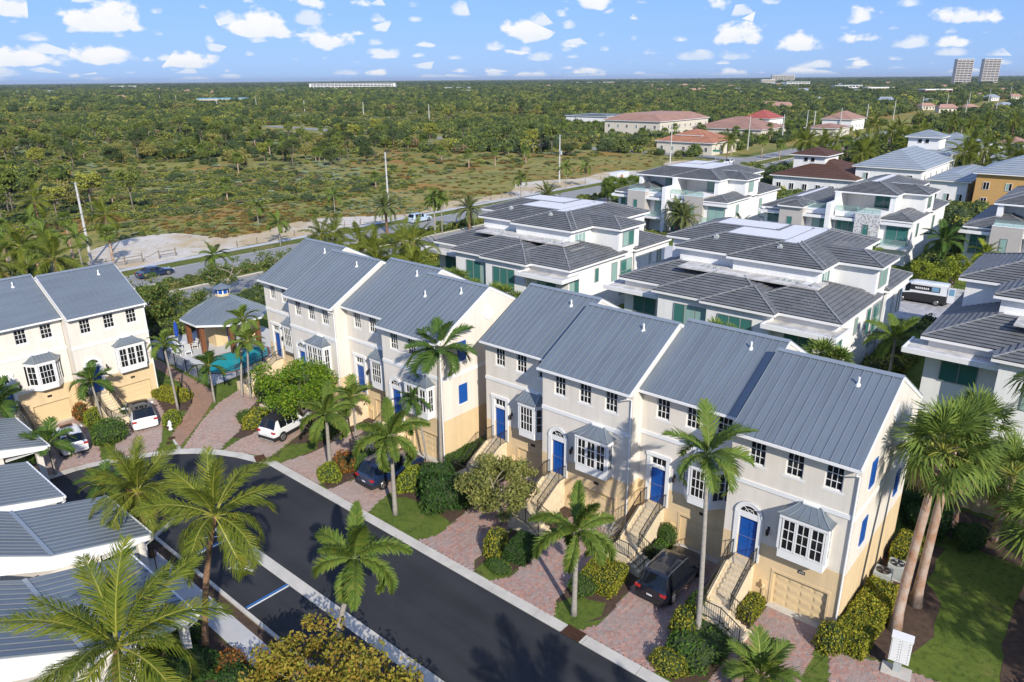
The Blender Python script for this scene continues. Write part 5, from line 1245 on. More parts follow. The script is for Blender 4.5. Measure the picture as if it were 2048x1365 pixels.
for k,(x,y,h) in enumerate([(-125.3,321,11),(-126.6,361,11),(-128,402,11),(-131,455,11.5),(-134,520,11.5),(-137,600,12),(-140,690,12),(-143,790,12),(-146,900,13),(-150,1050,13),(-95,520,12),(-92,600,12),(-90,700,13)]):
    pole('utility_pole','pale pole in the row running to the far right horizon',x,y,h,'far row of pale poles',r=.32,arms=2)
# timber posts and rail along the sand strip
rs = random.Random(5)
for i in range(46):
    y = 58+i*3.7
    if rs.random() < .25: continue
    tag(MB().cyl(0,0,-.1,.95,.09,6).build('timber_post', M['wood_grey'], None, (-114.3+rs.uniform(-.2,.2),y,0)), 'short weathered timber post along the sandy strip', 'post', 'posts along the sandy strip')
F_ = thing('timber_fence','weathered split-rail fence with gate beside the main road','fence',(-115.5,41.5,0))
for k in range(5): MB().cyl(0,k*2.6,-.1,1.3,.1,6).build('post', M['wood_grey'], F_)
for k in range(4):
    if k == 2: continue
    for z in (.5,1.0): MB().beam((0,k*2.6,z),(0,k*2.6+2.6,z),.07,.12).build('rail', M['wood_grey'], F_)
MB().beam((.05,5.2,.3),(.05,7.8,1.2),.05,.08).build('gate_brace', M['wood_grey'], F_)
# signs
S_ = thing('street_sign','green street name sign on a post at the junction','sign',(-109.9,227.6,0)); MB().cyl(0,0,-.1,3.6,.06,6).build('post', M['pole'], S_); MB().box(-1.1,1.1,-.03,.03,3.3,3.9).build('sign_board', M['green_sign'], S_)
S_ = thing('warning_sign','yellow diamond warning sign far up the road','sign',(-100.2,336,0)); MB().cyl(0,0,-.1,2.4,.06,6).build('post', M['pole'], S_); MB().poly([(0,-.05,1.5),(.75,-.05,2.3),(0,-.05,3.1),(-.75,-.05,2.3)]).build('sign_board', M['yellow_line'], S_)
# ---------------------------------------------------------------- pool pavilion
sheet('pool_deck', [(-77.5,29.0),(-60.8,28.7),(-61.9,35.6),(-62,41),(-77.5,41)], .05, 'deck', 'pale concrete pool deck')
pool_poly = [(-67.7,32.7),(-65.6,30.6),(-64.0,30.1),(-62.9,30.9),(-62.5,32.5),(-63.2,35.2),(-64.3,36.6),(-66,37.4),(-67.3,36.9)]
cop = [(p[0]+(p[0]+65.2)*.07, p[1]+(p[1]-33.6)*.07) for p in pool_poly]
struct('pool_coping', MB().prism(cop,.0,.09), M['coping'])
sheet('pool_water', pool_poly, .094, 'water_pool', 'turquoise swimming pool water')
PH = thing('pool_pavilion','octagonal pool pavilion with grey metal roof and blue cupola','pavilion',(-70.7,35.9,.05))
def oct_(r, rot=22.5, sx=1): return [(r*sx*math.cos(R(rot+45*i)), r*math.sin(R(rot+45*i))) for i in range(8)]
oe, ot = oct_(4.4), oct_(.75)
rr_ = MB()
for i in range(8):
    j = (i+1)%8; rr_.poly([(*oe[i],3.2),(*oe[j],3.2),(*ot[j],5.15),(*ot[i],5.15)])
rr_.poly([(*p,3.14) for p in oe][::-1])
po = rr_.build('roof', M['metal_roof'], PH)
sm = MB()
for i in range(8):
    j = (i+1)%8; A_, B_ = Vector((*oe[i],3.2)), Vector((*oe[j],3.2)); C_, D_ = Vector((*ot[i],5.15)), Vector((*ot[j],5.15))
    for k in range(0,7):
        t = k/7; e = A_.lerp(B_,t); mid = (A_+B_)/2; topm = (C_+D_)/2; dirn = topm-mid; s0 = abs(t-.5)*2
        f = 1-max(0,(s0-.17)/.83)*.999 if s0 > .17 else 1.0
        sm.beam(e+Vector((0,0,.02)), e+dirn*f+Vector((0,0,.02)), .025, .045)
sm.build('roof_seams', M['metal_seam'], po)
fb = MB()
for i in range(8): fb.beam((*oe[i],3.1),(*oe[(i+1)%8],3.1),.06,.2)
fb.build('fascia', M['trim'], PH)
cb = MB().prism(oct_(.72),5.0,5.35); cb.build('cupola_base', M['stucco_yellow'], PH)
cw = MB().prism(oct_(.66),5.35,5.95); co_ = cw.build('cupola', M['trim'], PH)
for i in range(8):
    a = R(45*i); px, py = .615*math.cos(a), .615*math.sin(a)
    o = MB().box(-.19,.19,-.03,.03,5.40,5.90).build('cupola_louvre', M['door_blue'], co_, (px,py,0), (0,0,a+PI/2))
cr_ = MB(); ce = oct_(1.0)
for i in range(8): cr_.poly([(*ce[i],5.95),(*ce[(i+1)%8],5.95),(0,0,6.45)])
cr_.poly([(*p,5.94) for p in ce][::-1]); cr_.build('cupola_roof', M['metal_roof'], PH)
MB().box(-3.2,.4,-1.6,3.2,0,3.15).build('wall', M['stucco_yellow'], PH); MB().box(.39,.43,-.3,.6,0,2.1).build('door', M['door_blue'], PH)
for i in (4,5,6,7,0):
    x_, y_ = oct_(3.75)[i]; MB().box(x_-.2,x_+.2,y_-.2,y_+.2,0,3.1).build('column', M['wood'], PH)
# pool furniture
U_ = thing('pool_parasol','closed blue parasol by the pool','parasol',(-73.8,31.9,.05)); MB().cyl(0,0,0,2.7,.03,6).build('pole', M['white_plastic'], U_); MB().tube([(0,0,.95),(0,0,1.4),(0,0,2.3),(0,0,2.65)],[.16,.22,.17,.03],8).build('canopy', M['canvas_blue'], U_); MB().cyl(0,0,0,.1,.28,10).build('base', M['iron'], U_)
def chair(label, x,y,rz):
    t = thing('pool_chair', label, 'chair', (x,y,.05), rz, 'white chairs on the pool deck')
    MB().box(-.3,.3,-.3,.3,.38,.44).build('seat', M['white_plastic'], t); b = MB(); b.poly([(-.3,.28,.44),(.3,.28,.44),(.3,.5,1.0),(-.3,.5,1.0)]); b.poly([(-.3,.33,.44),(-.3,.55,1.0),(.3,.55,1.0),(.3,.33,.44)]); b.build('backrest', M['frame_grey'], t)
    for sx in (-.27,.27):
        for sy in (-.27,.27): MB().box(sx-.025,sx+.025,sy-.025,sy+.025,0,.40).build('leg', M['white_plastic'], t)
        MB().box(sx-.03,sx+.03,-.3,.3,.6,.64).build('armrest', M['white_plastic'], t)
for i,(x,y,rz,l) in enumerate(((-71.1,30.6,2.4,'white pool chair nearest the fence, left of its neighbour'),(-70.2,31.2,1.2,'white pool chair nearest the pavilion column'),(-71.6,32.7,-.8,'white pool chair with grey back facing the parasol'),(-72.6,30.4,3.0,'white pool chair farthest left beside the parasol'),(-69.2,36.0,.5,'white chair under the pavilion roof'))): chair(l,x,y,rz)
Tt = thing('pool_table','round white table beside the closed parasol','table',(-72.3,31.6,.05)); MB().cyl(0,0,.66,.7,.5,14).build('table_top', M['white_plastic'], Tt); MB().cyl(0,0,0,.66,.04,6).build('leg', M['white_plastic'], Tt)
# iron pool fence
def fence(label, pts, h=1.35, gap=.13):
    Fn = thing('iron_fence', label, 'fence', (*pts[0],0)); o = Vector((*pts[0],0)); pk = MB()
    for a,c in zip(pts[:-1],pts[1:]):
        a = Vector((*a,.05))-o; c = Vector((*c,.05))-o; ln = (c-a).length; n = max(1,round(ln/2.2))
        for z in (.12,h-.22,h): MB().beam(a+Vector((0,0,z)),c+Vector((0,0,z)),.035,.03).build('rail', M['iron'], Fn)
        for k in range(n+1): p = a.lerp(c,k/n); MB().box(p.x-.035,p.x+.035,p.y-.035,p.y+.035,0,h+.1).build('post', M['iron'], Fn)
        m = int(ln/gap)
        for k in range(1,m): p = a.lerp(c,k/m); pk.beam(p+Vector((0,0,.12)),p+Vector((0,0,h)),.018,.018)
    stuff(pk.build('pickets', M['iron'], Fn)); return Fn
fence('black iron fence between pool deck and footpath', [(-77.4,29.0),(-61.0,28.65)])
fence('black iron fence on the near side of the pool', [(-61.0,28.65),(-60.3,29.6),(-61.7,34.4),(-62,40)])
fence('black iron fence at the back of the pool deck by the road', [(-77.4,29.0),(-77.4,41)])
Rl = thing('path_railing','black curved handrail above the yellow hedge by the path','handrail',(-61.5,26,0))
rail(Rl, [(-2.3,-.6,0),(-1.0,.6,0),(.4,.5,0),(2.0,.0,0),(2.9,-.4,0)], h=1.0, gap=5, n0='rail')
# ---------------------------------------------------------------- carports / clubhouse wing lower left
def carport(label, xl, xr, yf, z=3.0, n=14, deep=9.5):
    H = thing('carport', label, 'carport', (xl,yf,0), 0, 'grey metal-roofed carports'); w = xr-xl; pw = w/n
    l1 = math.hypot(4.7,1.2); a1 = math.atan2(1.2,4.7); l2 = math.hypot(deep-4.7,2.6); a2 = math.atan2(2.6,deep-4.7)
    for (ln,an,y,zz) in ((l1,a1,0,z),(l2,a2,-4.7,z+1.2)):
        key = ('cp',round(pw,3),round(ln,2))
        if key not in PANEL:
            b = MB(); b.box(.012,pw-.012,0,ln,-.02,.012,0); b.box(-.014,.012,0,ln,-.02,.058,1); PANEL[key] = b.mesh('roof_panel',[M['metal_roof'],M['metal_seam']])
        for i in range(n): put('roof_panel', PANEL[key], H, ((i+1)*pw,y,zz), (an,0,PI))
    MB().box(-.02,w+.02,-4.85,-4.55,z+1.17,z+1.24).build('roof_cap', M['metal_seam'], H)
    for k,x in enumerate((0,w)):
        b = MB(); q = [(-.05,z-.02),(-4.7,z+1.18),(-deep,z+3.78),(-deep,z+2.4),(-4.7,z+.4),(-.05,z-.3)]
        x0, x1 = (x-.02,x+.06) if k else (x-.06,x+.02)
        b.poly([(x1,y,zz) for y,zz in q][::-1]); b.poly([(x0,y,zz) for y,zz in q])
        for p,r_ in zip(q,q[1:]+q[:1]): b.poly([(x0,p[0],p[1]),(x1,p[0],p[1]),(x1,r_[0],r_[1]),(x0,r_[0],r_[1])])
        b.build('fascia', M['trim'], H)
    MB().box(-.05,w+.05,-.02,.12,z-.16,z-.02).build('gutter', M['trim'], H); MB().box(0,w,-.06,-.02,z-.28,z-.02).build('fascia', M['trim'], H)
    wallbox(H,.1,w-.1,-deep,-2.6,-.1,z+.25,'stucco'); MB().box(.1,w-.1,-2.5,-.2,z-.32,z-.28).build('soffit', M['trim'], H)
    for x in (.25,w-.25): MB().box(x-.17,x+.17,-.75,-.41,-.1,z-.28).build('post', M['stucco'], H)
    b = MB().tube([(w-.1,.05,z-.1),(w-.1,.05,z-.4),(w-.25,-.38,z-.7),(w-.25,-.38,.1)],.045,6); b.build('downspout', M['trim'], H)
    return H
carport('carport roof beside the accessible bay, white gutter edge', -43.1,-37.1,12.9)
carport('set-back carport roof between two others', -51.4,-45.0,11.3)
carport('carport roof nearest the white car, far left', -59.8,-52.9,13.1)
carport('lowest carport roof behind the big coconut crown', -36.2,-29.3,11.4, z=2.9)
wallbox(thing('clubhouse_wing','cream wall wing joining the carports at the lower left','building',(-44.0,5,0)),-1.2,7,-6,4.6,0,2.9,'stucco')
# ---------------------------------------------------------------- small things by the lawn
W_ = thing('garden_wall','cream rendered garden wall behind the lawn','wall',(-7.5,49.5,0))
MB().box(0,20,0,.2,-.1,1.75).build('wall', M['stucco_yellow'], W_); MB().box(-.05,20.05,-.05,.25,1.75,1.85).build('coping', M['stucco_yellow'], W_)
for k in range(7): MB().box(k*3.2-.2,k*3.2+.2,-.1,.3,-.1,1.95).build('pier', M['stucco_yellow'], W_)
for i,(x,y) in enumerate(((-6.75,38.2),(-6.35,39.35))):
    A_ = thing('air_conditioner', ('nearer of two grey air-conditioning units beside the end house','farther of two grey air-conditioning units beside the end house')[i],'air conditioner',(x,y,0),R(4),'air-conditioning units')
    MB().box(-.42,.42,-.42,.42,.05,.85).build('case', M['ac'], A_); MB().disc((0,0,.855),(0,0,1),.36,20).build('fan_opening', M['iron'], A_)
    b = MB()
    for k in range(4): a = PI/2*k+.4; b.poly([(.05*math.cos(a),.05*math.sin(a),.862),(.32*math.cos(a-.3),.32*math.sin(a-.3),.862),(.32*math.cos(a+.3),.32*math.sin(a+.3),.866)])
    b.build('fan_blades', M['wood_grey'] if i == 0 else M['ac'], A_); b = MB()
    for r_ in (.12,.24,.36):
        for k in range(20): t0,t1 = 2*PI*k/20,2*PI*(k+1)/20; b.beam((r_*math.cos(t0),r_*math.sin(t0),.88),(r_*math.cos(t1),r_*math.sin(t1),.88),.012,.012)
    b.build('grille', M['iron'], A_); MB().box(-.5,.5,-.5,.5,-.05,.05).build('pad', M['concrete'], A_)
Mb = thing('mailbox_cluster','grey-white pedestal mailbox with many small doors on concrete base','mailbox',(-4.35,31.9,0),R(8))
MB().box(-.62,.62,-.4,.4,-.02,.10).build('base', M['concrete'], Mb); MB().box(-.16,.16,-.12,.12,.10,.75).build('pedestal', M['ac'], Mb); bx = MB().box(-.42,.42,-.24,.24,.75,2.0).build('cabinet', M['white_plastic'], Mb)
MB().prism([(-.45,-.27),(.45,-.27),(.45,.27),(-.45,.27)],2.0,2.05).build('top', M['white_plastic'], Mb)
for c_ in range(2):
    for r_ in range(8): MB().box(-.38+c_*.40,-.02+c_*.40,-.256,-.242,.82+r_*.145,.95+r_*.145).build('door', M['white_plastic'], bx); MB().box(-.09+c_*.40,-.05+c_*.40,-.262,-.256,.87+r_*.145,.90+r_*.145).build('lock', M['iron'], bx)
Ws = thing('wheel_stop','white concrete wheel stop lettered GUEST at the bottom right','wheel stop',(-3.6,30.55,.03),R(6)); MB().prism([(-1.0,-.09),(1.0,-.09),(1.0,.09),(-1.0,.09)],0,.12).build('block', M['white_plastic'], Ws)
cu = bpy.data.curves.new('lettering','FONT'); cu.body = 'GUEST'; cu.size = .13; to = bpy.data.objects.new('tmp_text', cu); COL.objects.link(to); dg = bpy.context.evaluated_depsgraph_get(); me = bpy.data.meshes.new_from_object(to.evaluated_get(dg)); bpy.data.objects.remove(to); me.materials.append(M['iron']); put('lettering', me, Ws, (.2,-.045,.124))
Hy = thing('fire_hydrant','white fire hydrant beside the brick footpath','hydrant',(-55.1,22.1,0)); MB().tube([(0,0,0),(0,0,.08),(0,0,.09),(0,0,.55),(0,0,.56),(0,0,.72),(0,0,.8)],[.17,.17,.11,.11,.15,.10,.03],10).build('barrel', M['white_plastic'], Hy); MB().tube([(-.24,0,.45),(.24,0,.45)],.06,8).build('outlet', M['white_plastic'], Hy); MB().tube([(0,-.2,.42),(0,0,.42)],.075,8).build('outlet', M['white_plastic'], Hy)
for i,(x,y,l) in enumerate(((-53.5,21.4,'round manhole cover in the path near the hydrant'),(-52.9,20.9,'smaller manhole cover at the path foot'))): tag(MB().cyl(0,0,0,.02,.28-.06*i,16).build('manhole_cover', M['rust'], None, (x,y,.05)), l, 'manhole cover')
for i,(x,y,l) in enumerate(((-32.0,27.6,'small dark path light by the dark rounded shrub'),(-12.6,23.2+2.2,'small path light in the ground cover at the end drive'))):
    pL = thing('path_light', l, 'path light', (x,y,0)); MB().cyl(0,0,0,.45,.02,6).build('stem', M['iron'], pL); MB().cyl(0,0,.42,.5,.09,8,r1=.03).build('shade', M['iron'], pL)
Nb = thing('sign_post','thin dark sign seen edge-on beside the walk','sign',(-38.2,13.2,.05)); MB().cyl(0,0,0,1.9,.03,6).build('post', M['iron'], Nb); MB().box(-.02,.02,-.2,.2,1.3,1.9).build('board', M['iron'], Nb)
# ---------------------------------------------------------------- near palms
palm('coconut_palm','coconut palm standing in the bed beside the accessible bay','coco',(-29.6,11.6),(-29.1,12.9,7.5),.95,seed=1,r=(.17,.12),trunk='trunk_brown',spin=.4)
palm('coconut_palm','coconut palm at the corner of the carport and planted island','coco',(-39.6,13.6),(-39.0,13.3,4.7),.85,seed=2,r=(.18,.15),trunk='trunk_brown',spin=1.3,hi=86,lo=-10)
palm('coconut_palm','largest coconut palm crown over the lower left roofs','coco',(-25.2,6.0),(-24.6,6.7,7.0),1.05,seed=3,r=(.2,.14),trunk='trunk_brown',spin=2.2,hi=80,lo=-18)
fx = dict(kind='fox', shaft=.55, r=(.15,.11))
palm('foxtail_palm','feathery palm on the grass strip beside the navy car',base=(-32.15,25.6),top=(-32.2,25.7,5.0),s=1.0,seed=11,**fx)
palm('foxtail_palm','feathery palm behind the yellow-leaved shrub',base=(-39.9,26.3),top=(-39.9,26.4,3.9),s=.95,seed=12,**fx)
palm('foxtail_palm','feathery palm between two brick drives, left of the dark car',base=(-18.0,25.4),top=(-18.0,25.5,4.5),s=.95,seed=13,**fx)
palm('foxtail_palm','feathery palm crown hanging over the black street',base=(-23.3,14.2),top=(-23.0,15.9,5.9),s=1.0,seed=14,**fx)
palm('slender_palm','tall thin palm in front of the right end houses','arch',base=(-12.25,27.7),top=(-13.1,28.9,9.0),s=1.0,seed=15,r=(.14,.09),shaft=.6,trunk='trunk_grey',leafmat='fox')
palm('slender_palm','tall dark palm at the shuttered house corner','arch',base=(-34.6,32.0),top=(-34.5,32.2,8.3),s=1.15,seed=16,r=(.13,.10),shaft=.5,n=18)
palm('slender_palm','thin leaning palm beside the shuttered house garage','arch',base=(-35.4,31.4),top=(-36.3,31.3,4.6),s=.6,seed=17,r=(.08,.06),shaft=.3)
sm_ = dict(kind='small', r=(.10,.07), shaft=.35)
palm('small_palm','small palm by the stairs of the far left house',base=(-60.2,19.0),top=(-60.5,18.9,3.4),s=.95,seed=21,leafmat='darkpalm',**sm_)
palm('small_palm','small palm in front of the leftmost blue door',base=(-61.4,12.6),top=(-61.4,12.6,3.4),s=1.1,seed=22,leafmat='darkpalm',**sm_)
palm('small_palm','thin bright palm beside the footpath left of the pool',base=(-58.15,24.2),top=(-58.5,24.1,5.5),s=.85,seed=23,**sm_)
palm('small_palm','short palm at the pool fence corner by the path',base=(-57.3,27.0),top=(-57.4,27.0,3.0),s=.9,seed=24,leafmat='darkpalm',**sm_)
palm('small_palm','taller bright palm in front of the pavilion, left of two',base=(-56.3,29.0),top=(-58.6,31.2,5.8),s=.95,seed=25,**sm_)
palm('small_palm','taller bright palm in front of the pavilion, right of two',base=(-55.6,29.4),top=(-55.3,29.6,4.9),s=.95,seed=26,**sm_)
palm('small_palm','small palm near the stairs of the shuttered house',base=(-40.7,29.3),top=(-40.6,29.2,4.2),s=.9,seed=27,**sm_)
palm('small_palm','dark bushy palm beside the far left carport',base=(-54.4,13.5),top=(-54.4,13.5,2.1),s=1.1,seed=28,leafmat='darkpalm',**sm_)
palm('small_palm','low dark palm at the edge of the planted island',base=(-47.6,14.2),top=(-47.6,14.2,1.1),s=1.0,seed=29,leafmat='darkpalm',**sm_)
palm('small_palm','low green palm at the bottom edge below the end drive',base=(-8.7,26.7),top=(-8.7,26.7,.9),s=1.0,seed=30,leafmat='fox',kind='small',r=(.12,.1),hi=78,lo=10,n=18)
palm('garden_palm','green palm between the white duplex houses, right of centre',base=(-14.4,67.5),top=(-14.5,68,4.2),kind='arch',s=1.15,seed=31,n=18,leafmat='fox')
palm('garden_palm','small palm on the balcony corner of the speckled-wall house',base=(-26.3,101),top=(-26.3,101.5,4.2),kind='small',s=1.0,seed=32,r=(.1,.08))
palm('garden_palm','yellowish palm before the right edge balcony house',base=(-14.5,108),top=(-14.5,108,4.6),kind='small',s=1.2,seed=33,r=(.1,.08),leafmat='lime_shrub')
palm('garden_palm','dark palm in the gap between the far duplex houses',base=(-20.5,114),top=(-20.5,114,4.6),kind='arch',s=1.4,seed=34,n=18)
# fan palms over the lawn
fan_palm('fan_palm','fan palm with leaning trunk nearest the end house',(-5.2,34.85),(-5.0,36.7,9.2),1.3,seed=1)
fan_palm('fan_palm','fan palm with rough brown trunk, right of the leaning one',(-4.9,37.5),(-4.75,38.2,9.0),1.3,seed=2)
fan_palm('fan_palm','shaded fan palm near the garden wall',(-5.1,47.2),(-4.9,47.4,6.4),1.25,seed=3,r=(.2,.17))
fan_palm('fan_palm','fan palm at the right edge by the garden wall',(-2.9,46.7),(-2.7,46.6,4.4),1.3,seed=4,r=(.22,.18))
fan_palm('fan_palm','fan palm half cut by the right edge above the lawn',(-.6,41.8),(-.4,41.9,4.6),1.35,seed=5,r=(.24,.2))
fan_palm('fan_palm','fan palm crown rising behind the end house near the glass balcony',(-2.0,52.5),(-2.0,52.5,8.5),1.25,seed=6)
fan_palm('fan_palm','fan palm at the far right behind the lawn wall',(1.5,52.5),(1.5,52.5,7.0),1.3,seed=7)
# ---------------------------------------------------------------- near trees
tree('green_tree','bright green leafy tree hiding the middle terrace stairs','tree',(-46.7,28.8,0),'tree_green',h=5.9,spread=2.9,clumps=80,leaves=150,size=.105,clump_r=.85,seed=3,trunk_r=.12,fork=.22,n_limb=9)
tree('wispy_tree','pale olive wispy tree in front of the arched-door house','tree',(-26.3,29.0,0),'tree_olive',bark='bark_pale',h=4.5,spread=2.5,clumps=76,leaves=150,size=.09,clump_r=.62,seed=5,trunk_r=.11,fork=.25,n_limb=12)
tree('bare_tree','nearly leafless small tree beside the square-door stairs','tree',(-19.35,29.9,0),'tree_autumn',bark='bark_pale',h=4.2,spread=1.5,clumps=40,leaves=6,size=.05,clump_r=.35,seed=6,trunk_r=.05,fork=.3,n_limb=22)
for i,(x,y,h,sp,l) in enumerate(((-22.0,12.2,4.9,2.1,'yellow-brown tree at the bottom edge, leftmost of three'),(-18.9,12.6,5.2,2.3,'yellow-brown tree at the bottom edge, middle of three'),(-15.9,12.9,5.0,2.2,'yellow-brown tree at the bottom edge, rightmost of three'))):
    tree('yellowing_tree',l,'tree',(x,y,0),'tree_autumn',bark='bark_pale',h=h,spread=sp,clumps=66,leaves=120,size=.095,clump_r=.68,seed=7+i,trunk_r=.09,fork=.22,n_limb=16)
# palms and trees just outside the picture on the right and below, whose shade falls on lawn and street
for i,(x,y,h) in enumerate(((9.5,31.5,8.5),(12.5,34.5,9.0),(7.0,37.5,7.5),(14.5,38.5,9.0),(10.0,41.5,8.0),(5.5,44.0,6.5))): fan_palm('fan_palm','fan palm beyond the right edge shading the lawn, number %s from the street' % ('one','two','three','four','five','six')[i],(x,y),(x+.2,y,h),1.4,seed=40+i,n=26,skirt=8)
for i,(x,y,h) in enumerate(((-3.0,12.0,8.0),(3.5,13.0,8.5))): palm('coconut_palm','coconut palm below the bottom edge shading the street, %s of two' % ('left','right')[i],'coco',(x,y),(x,y+.2,h),1.0,seed=60+i,r=(.17,.12),trunk='trunk_brown')
tree('seagrape_tree','dense round-leaved tree right of the far left house','tree',(-80.5,31.8,0),'tree_seagrape',h=6.5,spread=2.8,clumps=60,leaves=90,size=.16,clump_r=.95,seed=9,fork=.12)
for i,(x,y,h,s,l) in enumerate(((-86,44.5,5.2,3.0,'loose branching tree behind the pavilion, left of two'),(-85,51.5,5.6,3.2,'loose branching tree behind the pavilion beside the row end'),(-84.5,38.6,2.6,2.2,'low tree by the road left of the pavilion roof'))):
    tree('roadside_tree',l,'tree',(x,y,0),'tree_seagrape',bark='bark_pale',h=h,spread=s,clumps=34,leaves=60,size=.14,clump_r=.85,seed=20+i,fork=.35,n_limb=9)
tree('garden_tree','lime green bushy tree by the van court, left','tree',(-20.3,103.5,0),'lime_shrub',h=4,spread=1.8,clumps=30,leaves=70,size=.13,clump_r=.7,seed=31,fork=.15)
tree('garden_tree','lime green bushy tree beside the yellowish palm','tree',(-17.2,106.5,0),'lime_shrub',h=4.4,spread=2.2,clumps=34,leaves=80,size=.14,clump_r=.8,seed=32,fork=.12)
# ---------------------------------------------------------------- near shrubs and hedges
BM = {}
def shrub(name, label, key, loc, s=(1,1,1), rz=0.0, cat='shrub', group=None):
    if key not in BM:
        kind, m, *a = key
        if kind == 'ball': BM[key] = ball_bush('foliage', a[0], 1, 1, .8, a[1], m, seed=hash(key)%97)
        else: BM[key] = box_hedge('foliage', a[0], a[1], a[2], a[3], a[4], m, seed=len(BM)+3)
    o = put(name, BM[key], None, loc, (0,0,rz), s); return tag(o, label, cat, group)
gb = ('ball','hedge_green',1500,.07); db = ('ball','hedge_dark',1500,.075); yb = ('ball','hedge_yellow',1300,.08); lb = ('ball','lime_shrub',1000,.09); cb_ = ('ball','croton',800,.10)
HB = lambda m,n,lx,ly,h,s=.06: ('box',m,n,lx,ly,h,s)
shrub('ground_cover','low glossy green ground cover round the thin palm base',gb,(-12.15,27.1,-.1),(1.35,2.0,.75),.2)
shrub('croton_shrub','yellow-bronze shrub rising from the ground cover',yb,(-12.95,27.8,0),(.8,.8,1.0))
shrub('low_hedge','low yellow hedge at the street edge of the end drive',yb,(-12.5,25.35,-.1),(1.05,.6,.6),-.1)
shrub('ground_cover','green shrub between the dark car and the end stairs',gb,(-13.35,29.6,-.1),(.55,.9,.8))
shrub('clipped_hedge','small yellow hedge beside the number 419 garage',HB('hedge_yellow',1400,.75,1.7,.85),(-11.1,31.3,0))
shrub('clipped_hedge','clipped yellow-green hedge left of the dark car',HB('hedge_yellow',3600,1.9,2.1,1.0),(-18.3,28.5,0),rz=.1)
shrub('round_shrub','round green shrub left of the feathery palm base',gb,(-18.75,27.0,-.1),(.75,.75,.8))
shrub('clipped_hedge','small green hedge beside the recessed garage behind the dark car',HB('hedge_green',1200,.75,1.5,.8),(-17.2,32.4,0))
shrub('round_shrub','small round green shrub by the recessed garage post',gb,(-17.35,33.6,0),(.5,.5,1.1))
shrub('clipped_hedge','dark green clipped hedge below the wispy tree',HB('hedge_dark',2600,1.5,2.0,.9),(-23.3,27.6,0),rz=.15)
shrub('round_shrub','yellow-green shrub left of the dark clipped hedge',yb,(-24.5,26.7,-.05),(.75,.75,1.1))
shrub('ground_cover','low green ground cover at the kerb below the wispy tree',gb,(-23.5,25.6,-.15),(.8,.5,.5))
shrub('round_shrub','large dark rounded shrub at the gap, nearer of two',db,(-30.4,28.4,-.2),(1.7,1.6,1.7))
shrub('round_shrub','large dark rounded shrub at the gap, farther of two',db,(-32.4,29.4,-.2),(1.2,1.4,1.5))
shrub('lime_shrub','lime-yellow shrub right of the navy car',lb,(-33.7,28.2,-.1),(.75,1.1,1.2))
shrub('lime_shrub','bright yellow shrub at the foot of a feathery palm',lb,(-39.0,25.5,-.1),(1.0,.75,.9))
shrub('croton_shrub','red-leaved shrub behind the bright yellow shrub',cb_,(-39.2,27.0,-.1),(.9,.8,1.1))
shrub('round_shrub','green shrub between the red-leaved shrub and navy car',gb,(-38.3,28.0,-.1),(.7,1.0,1.1))
shrub('clipped_hedge','long hedge in the gap beside the shuttered house',HB('hedge_green',4200,1.1,5.6,1.0),(-33.5,34.6,0))
shrub('round_shrub','green shrub under the bright tree by the stairs',gb,(-44.6,29.2,-.1),(1.0,1.3,1.0))
shrub('ground_cover','clipped green mound beside the white off-road car',yb,(-50.4,27.0,-.1),(.9,1.2,1.0))
shrub('ground_cover','low green mound at the drive fork by the bright tree',gb,(-51.8,26.8,-.1),(1.1,.8,.7))
shrub('round_shrub','brownish shrub between pool fence and far end stairs',('ball','tree_seagrape',900,.10),(-54.6,30.6,-.1),(1.3,1.2,1.5))
shrub('clipped_hedge','yellow variegated hedge below the curved handrail',HB('hedge_yellow',3600,3.2,1.6,.8,.075),(-61.0,25.1,0),rz=.25)
shrub('lime_shrub','lime shrub beside the white hydrant',lb,(-56.0,22.6,-.1),(.85,.7,.9))
shrub('ball_topiary','large clipped green ball between the two white cars',gb,(-56.9,18.1,-.2),(1.35,1.3,1.35))
shrub('lime_shrub','yellow variegated shrub at the far left stairs',lb,(-60.9,18.6,-.1),(1.2,.7,1.0))
shrub('croton_shrub','red-leaved shrub in front of the far left garage',cb_,(-62.6,18.3,-.1),(.6,.6,1.1))
shrub('round_shrub','green hedge right of the far left stairs',gb,(-59.8,20.6,-.1),(1.0,.45,.9))
shrub('clipped_hedge','thick yellow-green hedge along the end house side',HB('hedge_yellow',7000,1.5,5.6,1.05,.07),(-6.4,34.3,0),rz=-.03)
shrub('round_shrub','yellow shrub at the end house front corner',yb,(-7.2,31.5,-.1),(.8,.7,.95))
shrub('clipped_hedge','hedge behind the air-conditioning units',HB('hedge_yellow',2600,1.2,2.6,1.1),(-6.4,41.6,0))
for i,(x,y,s) in enumerate(((-6.0,44.6,1.2),(-3.9,44.9,.9),(-7.0,46.2,1.3))): shrub('shade_shrub',('dark shrub past the hedge at the end house back corner','small dark shrub in the lawn corner bed','tall dark shrub behind the end house by the garden wall')[i],db,(x,y,-.1),(s,s,s*1.3))
for i,(x,y,l) in enumerate(((-44.6,15.4,'dark red bedding shrub in the planted island, nearer'),(-46.2,15.2,'dark red bedding shrub in the planted island, farther'),(-28.0,12.0,'red-leaved shrub beside the walk at the bottom'))): shrub('croton_shrub',l,cb_,(x,y,-.1),(.9,.7,.7))
for i,(x,y,s,l) in enumerate(((-33.6,10.6,1.1,'dark shrub under the coconut palm, left'),(-31.6,11.4,1.0,'dark shrub at the coconut palm foot'),(-29.0,10.6,1.3,'dark shrub right of the coconut palm trunk'),(-26.4,11.6,1.1,'dark shrub by the walk near the bottom tree'),(-24.6,10.6,1.3,'dark shrub left of the yellow-brown tree'))): shrub('shade_shrub',l,db,(x,y,-.1),(s,s,s*.8))
